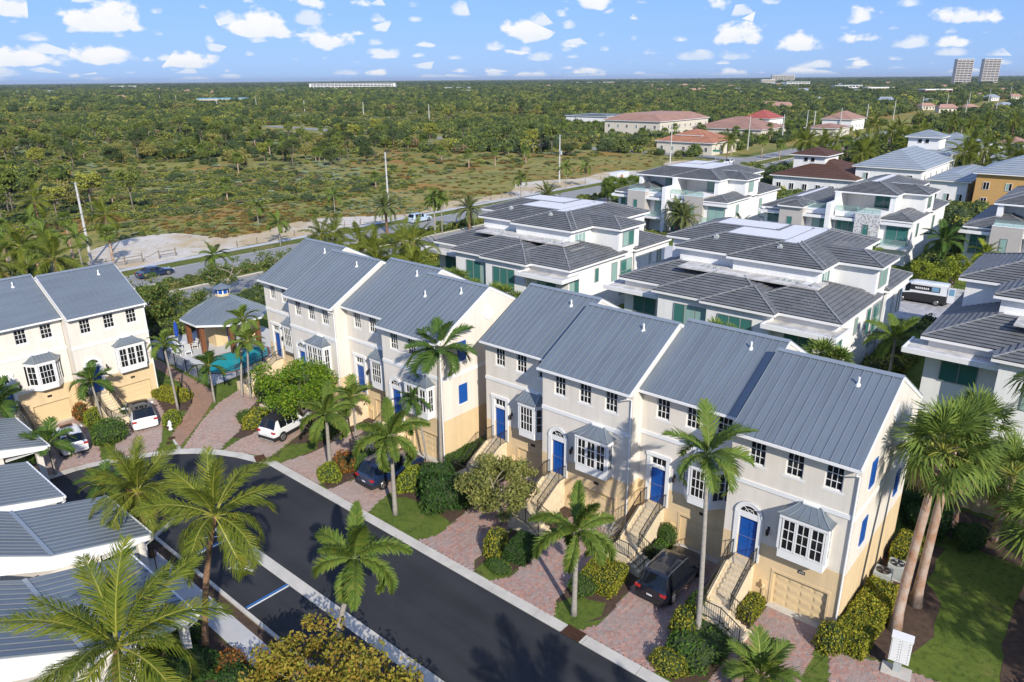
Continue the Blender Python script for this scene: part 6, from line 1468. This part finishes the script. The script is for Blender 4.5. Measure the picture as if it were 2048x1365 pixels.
# palms and planting in the middle distance (trunk + crown)
FP = {'coco':[far_palm_meshes('coco',17,1.0,s) for s in (1,2,3)],'date':[far_palm_meshes('date',34,1.0,s) for s in (1,2)],'small':[far_palm_meshes('arch',14,1.0,s,'fox') for s in (1,2)],'fan':[far_fan_mesh(30,1.15,s) for s in (1,2)]}
FT = {k: MB().tube([(0,0,0),(.02,0,.5),(0,0,1)],[r*1.25,r,r*.8],7).mesh('trunk',[M[t]],True) for k,r,t in (('coco',.15,'trunk_brown'),('date',.22,'trunk_brown'),('small',.09,'trunk_grey'),('fan',.17,'trunk_fan'))}
def mid_palm(name, label, kind, x, y, h, s=1.0, group=None, seed=None):
    rs = random.Random(seed if seed is not None else int(x*13+y*7)); P = thing(name, label, 'palm tree', (x,y,-.05), rs.uniform(0,6.28), group)
    put('trunk', FT[kind], P, (0,0,0), (0,0,0), (1,1,h)); put('crown', rs.choice(FP[kind]), P, (0,0,h), (0,0,0), (s,s,s)); return P
mid_palm('date_palm','stout date palm beside the sandy strip, left','date',-103.4,85.0,4.6,1.35); mid_palm('date_palm','stout date palm by the duplex garden wall','date',-92.6,95.2,4.0,1.35); mid_palm('date_palm','stout date palm right of the road near the truck','date',-98.0,124.8,2.6,1.4)
for i,(x,y) in enumerate(((-88.6,83),(-87.6,83.6),(-87.9,82.2))): mid_palm('king_palm','slim white-trunked palm in the group of three by the road, %s' % ('left','right','middle')[i],'small',x,y,7.2+.5*i,.8)
for i,(x,y,h) in enumerate(((-84.3,57.8,6.2),(-68.0,60.0,7.0),(-79.5,60.5,5.4),(-74.0,58.5,5.6),(-70.8,56.4,5.0),(-88.5,63,5.2),(-77,66,5),(-64.6,57.0,5.2))): mid_palm('coconut_palm','coconut palm in the clump behind the middle terrace','coco',x,y,h,.95,'coconut palms behind the middle terrace')
for i,(x,y,h,l) in enumerate(((-93.0,46.8,4.2,'green palm beside the main road behind the pavilion'),(-108.9,66.6,3.9,'young palm on the verge left of the terrace ridge'),(-129.5,75.0,3.6,'young palm in the sand, left'),(-128.5,92.1,3.4,'young palm in the sand near the date palm'),(-111.5,132,4.4,'young palm on the verge by the white sand'),(-110.4,148,5.4,'thin palm beside the box truck'),(-109.6,155,5.0,'thin palm just behind the box truck'))): mid_palm('young_palm',l,'small',x,y,h,1.0)
for i,(x,y,h) in enumerate(((-49.2,55.4,4.6),(-47.5,56.0,4.0),(-26.2,57.2,4.9),(-24.8,57.6,4.6),(-28.0,57.0,4.4),(-17.4,57.6,5.0),(-16.2,58.0,4.6),(-51.5,56.5,4.0),(-38.5,57.5,4.4),(-57.5,57.2,4.6),(-59.8,57.6,4.2),(-55.0,56.8,4.0))): mid_palm('fan_shrub','bushy fan palm between terrace and duplex houses','fan',x,y,h,1.0,'bushy fan palms behind the terraces')
for i,(x,y,h) in enumerate(((-60.5,112.8,4.4),(-58.6,111.6,4.0))): mid_palm('date_palm',('date palm in front of the two-terrace house, left','date palm in front of the two-terrace house, right')[i],'date',x,y,h,1.25)
mid_palm('garden_palm','small palm left of the speckled-wall house','small',-49.5,113.5,3.4,1.1); mid_palm('garden_palm','small palm right of the two-terrace house','small',-47.2,119.5,3.2,1.0)
for i,(x,y,h) in enumerate([(-87.8,132.6,4),(-86.5,136,4.4),(-90.5,136.5,4),(-85,131,3.6),(-83.5,138,4.6),(-92,140.5,3.8),(-88,142,4.2),(-84,143,4.0),(-81,135,4.2),(-80.5,141,4.4)]): mid_palm('sabal_palm','leafy fan palm in the clump left of the two-terrace house','fan',x,y,h,1.25,'fan palms left of the two-terrace house')
rs = random.Random(9)
for i,(x,y) in enumerate([(-136.4,39),(-126.8,40.8),(-110.5,36.5),(-111.3,29.9),(-113.7,33.6),(-117,43),(-126.6,46.6),(-150,44),(-106.3,30),(-99.6,30),(-118,30),(-131,33),(-142,36),(-121,36),(-109,24),(-115,22),(-100.5,24)]):
    mid_palm('roadside_palm','green palm in the cluster behind the left terraced houses',rs.choice(['coco','fan','coco','small']),x,y,rs.uniform(4.2,6.4),rs.uniform(.9,1.15),'palms behind the left terraced houses')
for i in range(64):
    for _ in range(50):
        x, y = rs.uniform(-84,-8), rs.uniform(200,380)
        if (-54<x<-28 and y<225): continue
        break
    mid_palm('tall_palm','tall palm in the grove at the upper right',rs.choice(['coco','coco','fan','coco']),x,y,rs.uniform(5.5,9.5),rs.uniform(1.0,1.3),'palm grove at the upper right')
for (x,y,h) in ((-36.4,207.6,8.5),(-33.5,214,9.0),(-27,205,8),(-38,223,9),(-18,206,8.5),(-24,218,9)): mid_palm('tall_palm','tall coconut palm behind the orange house','coco',x,y,h,1.35,'coconut palms behind the orange house')
# ---------------------------------------------------------------- preserve, far woods and far town
def vnoise(x, y, sc, seed):
    rs = np.random.default_rng(seed); out = np.zeros(len(x))
    for k in range(6):
        a = rs.uniform(0,6.28); f = sc*(1+.7*k); out += np.sin((x*math.cos(a)+y*math.sin(a))*f+rs.uniform(0,6.28)+1.3*np.sin((x*math.sin(a)-y*math.cos(a))*f*.7+rs.uniform(0,6.28)))/(1+.35*k)
    return out/2.6
def leafm(n, cols, tr=.15, objr=.55): M[n] = ramp_mat(n, cols, .65, trans=tr, obj_random=objr)
leafm('sc_green', [(.085,.12,.022),(.125,.165,.030),(.17,.205,.040),(.10,.14,.026)])
leafm('sc_lime', [(.19,.215,.034),(.26,.275,.044),(.33,.325,.055)])
leafm('sc_silver', [(.16,.21,.11),(.23,.285,.16),(.30,.35,.21)])
leafm('sc_rust', [(.28,.135,.024),(.38,.17,.026),(.24,.17,.04),(.42,.22,.035)])
leafm('sc_dark', [(.040,.066,.020),(.060,.090,.026),(.080,.112,.033)])
leafm('sc_olive', [(.17,.175,.045),(.23,.22,.058),(.28,.255,.07)])
leafm('sc_brown', [(.19,.125,.055),(.24,.165,.075),(.15,.115,.055)])
def fbush(nm, n, size, m, rz=.8, amp=.22, seed=0, core=True): return ball_bush(nm, n, 1, 1, rz, size, m, seed=seed, amp=amp, core=core, kcore=.8)
def pine_crown(nm, n, m, seed):
    tb, g = tree_geo(h=1, spread=.30, n_limb=1, clumps=16, leaves=max(6,n//16), size=.035, clump_r=.13, seed=seed, trunk_r=.01, fork=.42)
    g2 = Geo(); g2.add(g.V(), g.f, 0); tb2 = MB().tube([(0,0,0),(0,0,.85)],[.012,.006],5); g2.add(tb2.v, tb2.f, 1); return g2.mesh(nm,[M[m],M['bark']])
def palmetto(nm, m, seed):
    g = Geo(); rs = random.Random(seed); src = [fan_leaf(n=9, droop=d, r=.55, pet=.45, spread=170) for d in (.2,.6)]
    for i in range(26):
        az = rs.uniform(0,6.28); el = R(rs.uniform(15,85)); T = Matrix.Translation((rs.uniform(-.5,.5),rs.uniform(-.5,.5),0))
        g.addgeo(src[i%2], T @ frond_matrix(az,el,rs.uniform(-.5,.5)))
    return g.mesh(nm,[M[m],M['rachis_dark']])
src_objs = [fbush('a',170,.17,'sc_green',seed=1), fbush('b',170,.17,'sc_lime',seed=2), palmetto('c','sc_silver',3), fbush('d',150,.15,'sc_rust',.55,seed=4), fbush('e',190,.17,'sc_dark',.95,seed=5),
            fbush('f',150,.16,'sc_olive',.6,seed=6), palmetto('g','sc_lime',7), palmetto('h','sc_green',8), pine_crown('i',420,'sc_dark',9), pine_crown('j',420,'sc_green',10), fbush('k',150,.16,'sc_brown',.7,seed=11), fbush('l',220,.16,'sc_green',1.0,amp=.3,seed=12)]
def instancer(name, label, pts, scale, idx, rot, meshes):
    colx = bpy.data.collections.new(name+'_sources')
    for k, me in enumerate(meshes):
        o = bpy.data.objects.new('%s_src_%02d' % (name,k), me); colx.objects.link(o)
    me = bpy.data.meshes.new(name); me.vertices.add(len(pts)); me.vertices.foreach_set('co', np.asarray(pts,np.float32).ravel())
    for an, ty, val in (('sc','FLOAT_VECTOR',scale),('ix','INT',idx),('rz','FLOAT',rot)):
        at = me.attributes.new(an, ty, 'POINT')
        at.data.foreach_set('vector' if ty == 'FLOAT_VECTOR' else 'value', np.asarray(val, np.int32 if ty == 'INT' else np.float32).ravel())
    ob = put(name, me); stuff(ob, label)
    ng = bpy.data.node_groups.new(name, 'GeometryNodeTree'); ng.interface.new_socket('Geometry', in_out='INPUT', socket_type='NodeSocketGeometry'); ng.interface.new_socket('Geometry', in_out='OUTPUT', socket_type='NodeSocketGeometry')
    N, L = ng.nodes, ng.links; gi, go = N.new('NodeGroupInput'), N.new('NodeGroupOutput')
    m2p = N.new('GeometryNodeMeshToPoints'); iop = N.new('GeometryNodeInstanceOnPoints'); ci = N.new('GeometryNodeCollectionInfo'); ci.inputs['Collection'].default_value = colx
    ci.inputs['Separate Children'].default_value = True; ci.inputs['Reset Children'].default_value = True
    def attr(n, t): a = N.new('GeometryNodeInputNamedAttribute'); a.data_type = t; a.inputs['Name'].default_value = n; return a.outputs['Attribute']
    cx = N.new('ShaderNodeCombineXYZ'); L.new(attr('rz','FLOAT'), cx.inputs[2])
    L.new(gi.outputs[0], m2p.inputs[0]); L.new(m2p.outputs[0], iop.inputs['Points']); L.new(ci.outputs[0], iop.inputs['Instance']); iop.inputs['Pick Instance'].default_value = True
    L.new(attr('ix','INT'), iop.inputs['Instance Index']); L.new(cx.outputs[0], iop.inputs['Rotation']); L.new(attr('sc','FLOAT_VECTOR'), iop.inputs['Scale']); L.new(iop.outputs[0], go.inputs[0])
    ob.modifiers.new('scatter','NODES').node_group = ng
    return ob
rg = np.random.default_rng(21)
def wedge(n, r0, r1, power, spread=52):
    """points round the camera's foot, density falling with distance"""
    u = rg.random(n); e = 2-power
    r = (r0**e+(r1**e-r0**e)*u)**(1/e) if abs(e) > 1e-6 else r0*(r1/r0)**u
    a = PSI + np.radians(rg.uniform(-spread,spread,n)); return -np.sin(a)*r, np.cos(a)*r, r
X, Y, Z, SX, IX = [], [], [], [], []
def emit(x, y, s, ix, squash=1.0):
    n = len(x); X.append(x); Y.append(y); sx = s*rg.uniform(.8,1.25,n); sy = s*rg.uniform(.8,1.25,n); sz = s*squash*rg.uniform(.75,1.2,n); SX.append(np.stack([sx,sy,sz],1)); IX.append(ix)
EDGE = lambda y: -120.5+4*np.sin(y*.07)+3*np.sin(y*.19+1)-9*((y>42)&(y<62))
# (1) low scrub of the preserve
x, y, r = wedge(60000, 100, 900, 1.55)
in_pres = (x < EDGE(y)-rg.random(len(x))*2) & ~((y > 234+.0*x) & (y < 268) & (x > -430)) & ~((x > -300) & (y > 238)) & ~((x>-152)&(y<52)&(y>20))
p1 = vnoise(x,y,.020,1); p2 = vnoise(x,y,.05,2); p3 = vnoise(x,y,.011,3); band = x-EDGE(y)
openm = ((p3 > .15) & (r > 170) & (r < 480))
keep = in_pres & ~(openm & (rg.random(len(x)) < .75))
x,y,r,p1,p2,p3,band = (v[keep] for v in (x,y,r,p1,p2,p3,band))
u = rg.random(len(x)); ix = np.where(u<.18,0,np.where(u<.48,1,np.where(u<.55,2,np.where(u<.76,5,np.where(u<.84,7,np.where(u<.97,6,4))))))
ix = np.where((p2 > .45) & (rg.random(len(x)) < .75), 2, ix)
ix = np.where((p1 < -.62) & (rg.random(len(x)) < .6), 4, ix)
near = band > -30
ix = np.where(near & (p2 < .1) & (rg.random(len(x)) < .6), 3, ix); ix = np.where((band > -70) & (p3 > .2) & (rg.random(len(x)) < .35), 3, ix); ix = np.where(near & (ix == 4), 5, ix)
ix = np.where(rg.random(len(x)) < .05, 10, ix)
s = np.where(near, rg.uniform(.35,.9,len(x)), rg.uniform(.6,1.5,len(x)))*(1+np.clip(r-250,0,800)/900); s = np.where((ix == 4), s*1.25, s)
emit(x, y, s, ix, .5)
# (2) thickets and woodland
x, y, r = wedge(26000, 160, 1100, 1.35)
w = vnoise(x,y,.016,7)+.55*vnoise(x,y,.05,8)
belt = (r > 400)
ok = (((x < EDGE(y)-28) & ((w > .66) | (belt & (w > .2)))) | ((y > 470) & (x < 40))) & ~((x > -310) & (y > 236) & (y < 470)) & ~((x > -150) & (x < -112)) & ~((x > -430) & (y > 226) & (y < 270))
x,y,r = x[ok],y[ok],r[ok]; u = rg.random(len(x))
ix = np.where(u<.20,4,np.where(u<.42,0,np.where(u<.60,11,np.where(u<.76,1,np.where(u<.92,5,10)))))
emit(x, y, rg.uniform(1.5,3.2,len(x))*(1+np.clip(r-400,0,800)/1600), ix, 1.0)
# (3) woods and gardens beyond
x, y, r = wedge(30000, 850, 3000, 1.2); ok = (x < -150) | (y > 430); ok &= ~((x > -160) & (x < -85) & (y < 1200))
x,y,r = x[ok],y[ok],r[ok]; u = rg.random(len(x)); w = vnoise(x,y,.004,12)
ix = np.where(u<.22,4,np.where(u<.48,0,np.where(u<.66,11,np.where(u<.84,5,1)))); ix = np.where((w > .3) & (u > .35), 5, ix)
emit(x, y, rg.uniform(3.0,6.2,len(x)), ix, .85)
# (4) the horizon belt
x, y, r = wedge(26000, 2700, 11000, 1.25); u = rg.random(len(x)); ix = np.where(u<.5,4,np.where(u<.85,0,5)); emit(x, y, rg.uniform(6,12,len(x)), ix, .62)
# (5) trees between the far houses on the right
x = rg.uniform(-100,60,2600); y = 195+rg.random(2600)**.7*700; ok = ~((x > -112) & (x < -86) & (y < 425)); ok &= ~((x>-72)&(x<-6)&(y<224)); x,y = x[ok],y[ok]; u = rg.random(len(x)); emit(x,y,rg.uniform(1.6,3.4,len(x)),np.where(u<.4,0,np.where(u<.7,11,np.where(u<.85,1,4))),.95)
# (6) commercial strip planting beyond the junction
x = rg.uniform(-330,-122,2600); y = rg.uniform(236,470,2600); ok = ~((np.abs(y-250-(-108-x)*.048) < 9))
for (bx0,bx1,by0,by1) in ((-146,-118,244,272),(-207,-172,300,354),(-274,-240,360,395),(-180,-160,395,420),(-170,-132,318,352)): ok &= ~((x>bx0)&(x<bx1)&(y>by0)&(y<by1))
x,y = x[ok],y[ok]; u = rg.random(len(x)); emit(x,y,rg.uniform(1.0,2.8,len(x)),np.where(u<.35,0,np.where(u<.6,11,np.where(u<.75,4,np.where(u<.9,5,1)))),.95)
P_ = np.concatenate(X); Q_ = np.concatenate(Y); n_ = len(P_)
instancer('scrub_and_woods','green, olive and rust scrub and far woods filling the preserve to the horizon',np.stack([P_,Q_,np.full(n_,-.15)],1),np.concatenate(SX),np.concatenate(IX),rg.uniform(0,6.28,n_),src_objs)
# garden shrubs round the duplex houses and along the road edge: dense mass planting
X, Y, Z, SX, IX = [], [], [], [], []
def along(x0,y0,x1,y1,n,jit,s0,s1,kinds):
    t = rg.random(n); emit(x0+(x1-x0)*t+rg.normal(0,jit,n), y0+(y1-y0)*t+rg.normal(0,jit,n), rg.uniform(s0,s1,n), rg.choice(kinds,n), .9)
along(-82.5,28,-82.5,60,150,.5,.6,1.2,[0,4,11]); along(-82.5,60,-82.5,160,330,1.0,.7,1.6,[0,1,4,11,6]); along(-97.8,-40,-97.8,60,330,.7,.45,.75,[0,5]); along(-97.8,60,-97.8,230,330,.8,.5,.9,[0,5,1])
along(-72,57.5,-8,57.5,330,.9,.6,1.2,[0,7,1,11]); along(-72,88,-30,88,140,.5,.5,.9,[0,1]); along(-75,111.5,-28,111.5,220,.8,.5,1.1,[0,1,6,7]); along(-20.8,112,-20.8,136,130,.7,.8,1.6,[0,4,11]); along(-43.8,60,-43.8,86,40,.4,.5,1.0,[0,1]); along(-15.5,60,-15.5,86,110,.6,.5,1.1,[0,4,1]); along(-80,146,-20,152,520,3.0,1.0,2.2,[0,11,1,4,7]); along(-82,160,-72,230,260,4,1.0,2.4,[0,11,4]); along(-70,170,-20,170,200,1.6,.8,1.6,[0,1,7,11])
along(-78.5,33,-78.5,60,160,.8,.7,1.3,[0,4,11]); along(-80,58,-60,57,120,1.6,.8,1.5,[0,7,6,11]); along(-12,103.5,2,110,90,1.2,.5,1.2,[0,1,4]); along(3,30,3.5,48,60,.5,.8,1.3,[0,4]); along(-116,28,-98,28,150,4,.8,1.7,[0,7,6,11])
P_ = np.concatenate(X); Q_ = np.concatenate(Y); n_ = len(P_)
instancer('mass_planting','dense low shrubs planted along the road and between the houses',np.stack([P_,Q_,np.full(n_,-.05)],1),np.concatenate(SX),np.concatenate(IX),rg.uniform(0,6.28,n_),src_objs)
# individual trees one can tell apart in the preserve
PT = []
for k in range(4):
    tb, g = tree_geo(h=9, spread=2.3, n_limb=9, clumps=24, leaves=46, size=.26, clump_r=.95, seed=60+k, trunk_r=.15, fork=.48)
    PT.append((tb.mesh('trunk',[M['bark']],True), g.mesh('crown',[M[('sc_green','sc_dark','sc_lime','sc_green')[k]]])))
OK_ = []
for k in range(3):
    tb, g = tree_geo(h=6, spread=3.2, n_limb=7, clumps=34, leaves=48, size=.27, clump_r=1.1, seed=80+k, trunk_r=.2, fork=.2)
    OK_.append((tb.mesh('trunk',[M['bark']],True), g.mesh('crown',[M[('sc_green','sc_dark','sc_olive')[k]]])))
def ftree(name, label, src, x, y, s, group): 
    T_ = thing(name, label, 'tree', (x,y,-.1), random.uniform(0,6.28), group, (s,s,s*random.uniform(.9,1.15))); put('trunk', src[0], T_); put('crown', src[1], T_)
random.seed(17); cnt = 0
x, y, r = wedge(2600, 165, 620, 1.0, 40); w = vnoise(x,y,.014,31)
for i in range(len(x)):
    if x[i] > EDGE(y[i])-30 or y[i] > 232 and x[i] > -310 or (226 < y[i] < 270 and x[i] > -430) or w[i] < .18: continue
    if random.random() < .62: ftree('pine_tree','slender pine with bare trunk standing in the preserve',random.choice(PT),x[i],y[i],random.uniform(.7,1.15),'pines in the preserve')
    else: ftree('scrub_oak','rounded dark tree standing in the preserve',random.choice(OK_),x[i],y[i],random.uniform(.6,1.1),'rounded trees in the preserve')
    cnt += 1
    if cnt >= 230: break
rs = random.Random(44)
for i in range(46):
    x_, y_ = rs.uniform(-320,-150), rs.uniform(60,232); mid_palm('cabbage_palm','cabbage palm standing in the preserve','fan',x_,y_,rs.uniform(2.5,5.0),rs.uniform(.9,1.3),'cabbage palms in the preserve')
for i in range(40):
    x_, y_ = rs.uniform(-215,-116), rs.uniform(272,400); 
    if -146 < x_ < -118 and y_ < 274 or -207 < x_ < -172 and 300 < y_ < 354: continue
    mid_palm('cabbage_palm','cabbage palm round the orange-roofed offices','fan',x_,y_,rs.uniform(3.0,5.5),rs.uniform(1.0,1.4),'cabbage palms round the offices')
for (x_,y_,h,s) in ((-108.5,233,6.5,1.2),(-116,252,5,1.1),(-104,250,5.5,1.3),(-97,248,5.0,1.2),(-93,256,6,1.2)): mid_palm('junction_palm','palm near the road junction','fan' if h<6 else 'coco',x_,y_,h,s,'palms near the junction')
# ---------------------------------------------------------------- far buildings
hip_house('office_building','low office with bright orange tile roof and raised ridge dormers',-144,-120.5,247,268,4.2,.36,'terracotta','cream_far',wins=5,cat='building',upper=(-137,-128,252,261,4,6.2))
hip_house('office_building','large cream office with pale terracotta roof and flat top',-205,-174,303,351,7.4,.40,'terracotta_pale','cream_far',wins=6,cat='building',dmax=7)
hip_house('office_building','low building with brownish tile roofs right of the orange office',-168,-134,320,350,4.4,.3,'terracotta_pale','cream_far',wins=5,cat='building',upper=(-160,-150,328,340,4,6.5))
hip_house('warehouse','long white flat warehouse at the edge of the preserve',-272,-242,362,392,5.6,.05,'grey_metal_far','stucco_white',wins=3,cat='building')
hip_house('red_roof_house','white building with bright red gabled roof',-178,-162,396,416,5.0,.5,'red_roof','stucco_white',wins=3,cat='building')
hip_house('pink_roof_house','pale building with pinkish roof right of the red one',-138,-122,402,424,5.4,.45,'terracotta_pale','stucco_white',wins=3,cat='building')
hip_house('gazebo','small terracotta-roofed gazebo behind the cream office',-214,-207,402,409,3.2,.45,'terracotta_pale','cream_far',wins=2,cat='building')
hip_house('strip_building','low tan building with flat roof by the junction',-128,-113,352,372,4.0,.2,'terracotta_pale','cream_far',wins=4,cat='building')
M['tower_wall'] = mat('tower_wall', (.56,.50,.47), .9, var=.05)
def aim(px, r): a = math.atan((px-1024)/ (F_PX/math.cos(PITCH))); t = PSI-a; return (-math.sin(t)*r, math.cos(t)*r, -a)
def slab(name, label, px, r, w, d, h, floors, wall, roof, cat='building', bays=10, group=None, turn=0.0):
    x_, y_, a = aim(px, r); H = thing(name, label, cat, (x_,y_,0), PSI-0+a*0+turn, group)
    MB().box(-w/2,w/2,-d/2,d/2,0,h).build('wall', M[wall], H); MB().box(-w/2-.5,w/2+.5,-d/2-.5,d/2+.5,h,h+1).build('roof', M[roof], H)
    fh = h/floors
    for f in range(floors):
        b = MB().box(-w/2*.96,w/2*.96,-d/2-.25,-d/2,f*fh+fh*.32,f*fh+fh*.78); b.build('window_band', M['glass_dark'], H); MB().box(-w/2,w/2,-d/2-1.4,-d/2,f*fh,f*fh+.35).build('balcony', M['trim'], H)
    for k in range(bays+1): xk = -w/2+w*k/bays; MB().box(xk-.5,xk+.5,-d/2-.9,-d/2-.02,0,h).build('pier', M[wall], H)
    return H
slab('tower_block','pinkish high-rise on the right horizon, left of the pair',1928,2500,44,16,66,15,'tower_wall','stucco_white',cat='tower block',bays=4); slab('tower_block','pinkish high-rise on the right horizon, right of the pair',1982,2650,46,16,68,15,'tower_wall','stucco_white',cat='tower block',bays=4)
slab('apartment_block','long white apartment block on the horizon, left of centre',710,2300,245,26,17,4,'stucco_white','grey_metal_far',bays=24)
slab('school_building','long low building with blue metal roof in the far woods',447,1000,56,22,6,1,'cream_far','blue_roof',bays=8,turn=.2)
slab('far_block','pink and white flat-roofed building on the right before the towers',1880,1150,34,18,8,2,'terracotta_pale','stucco_white',bays=6)
for i,(px,r,w,h,wl,l) in enumerate(((1540,2600,40,16,'cream_far','pale yellow block on the right horizon'),(1600,2200,60,12,'stucco_white','white low block right of the pale yellow one'),(1570,3400,90,30,'cream_far','pale distant tower group right of centre'),(1300,3500,200,9,'terracotta_pale','long pinkish row of roofs on the centre horizon'),(1190,3300,180,9,'terracotta_pale','pinkish rooftops just right of the picture middle'),(920,1900,60,7,'stucco_white','white low row behind the palms, centre'),(255,3600,120,10,'stucco_white','white strip of buildings on the left horizon'),(1700,1600,50,9,'stucco_white','white block before the right horizon'),(1765,1350,40,8,'cream_far','cream block near the right horizon'))):
    slab('far_block',l,px,r,w,20,h,max(1,int(h/3.5)),wl,'grey_metal_far' if i%2 else 'stucco_white',bays=8)
HS = []
for k,(rf,wl) in enumerate((('terracotta_pale','cream_far'),('terracotta','cream_far'),('grey_metal_far','stucco_white'),('terracotta_pale','stucco_white'))):
    b = MB().box(-7,7,-5,5,0,4); r_ = MB()
    for q in ([(-8,-6,4),(8,-6,4),(5,0,7),(-5,0,7)],[(8,6,4),(-8,6,4),(-5,0,7),(5,0,7)],[(8,-6,4),(8,6,4),(5,0,7)],[(-8,6,4),(-8,-6,4),(-5,0,7)]): r_.poly(q)
    wn = MB()
    for i in range(4): wn.box(-5.8+i*3.4,-4.4+i*3.4,-5.06,-5.0,1.2,2.8)
    HS.append((b.mesh('wall',[M[wl]]), r_.mesh('roof',[M[rf]]), wn.mesh('windows',[M['glass_dark']])))
def fhouse(label, px, r, s, k, group):
    x_, y_, a = aim(px, r); H = thing('far_house', label, 'house', (x_,y_,0), PSI+rs.uniform(-.6,.6), group, (s,s,s)); put('wall',HS[k][0],H); put('roof',HS[k][1],H); stuff(put('windows',HS[k][2],H))
for i in range(13): fhouse('red-roofed house in the far terrace on the left', 255+i*8.5, 1180+rs.uniform(-30,60), .52, 1, 'far red-roofed terrace on the left')
for i in range(12): fhouse('pinkish roofed villa beyond the preserve', 600+i*26, 1280+rs.uniform(-80,160), .85, 0, 'pinkish villas beyond the preserve')
for i in range(70): fhouse('small house among trees towards the horizon', rs.uniform(-60,2100), rs.uniform(1100,2900), rs.uniform(.8,1.2), rs.choice([0,2,3,3,2]), 'small houses towards the horizon')
for i in range(36): fhouse('pale house among trees on the far right', rs.uniform(1480,2080), rs.uniform(620,1500), rs.uniform(.7,1.0), rs.choice([2,3,0,2]), 'pale houses on the far right')
# ---------------------------------------------------------------- air
def build_haze():
    m = bpy.data.materials.new('haze_air'); m.use_nodes = True; N = m.node_tree.nodes; L = m.node_tree.links
    for n in list(N): N.remove(n)
    o = N.new('ShaderNodeOutputMaterial'); v = N.new('ShaderNodeVolumePrincipled')
    v.inputs['Color'].default_value = (.72,.84,1.0,1); v.inputs['Density'].default_value = 5.0e-5; v.inputs['Anisotropy'].default_value = .2
    L.new(v.outputs[0], o.inputs['Volume'])
    h = MB().box(-BIG-200,BIG+200,-BIG-200,BIG+200,-1.2,80).build('haze', m); stuff(h, 'thin bluish haze that pales the far woods')
build_haze()
SC.cycles.volume_bounces = 0
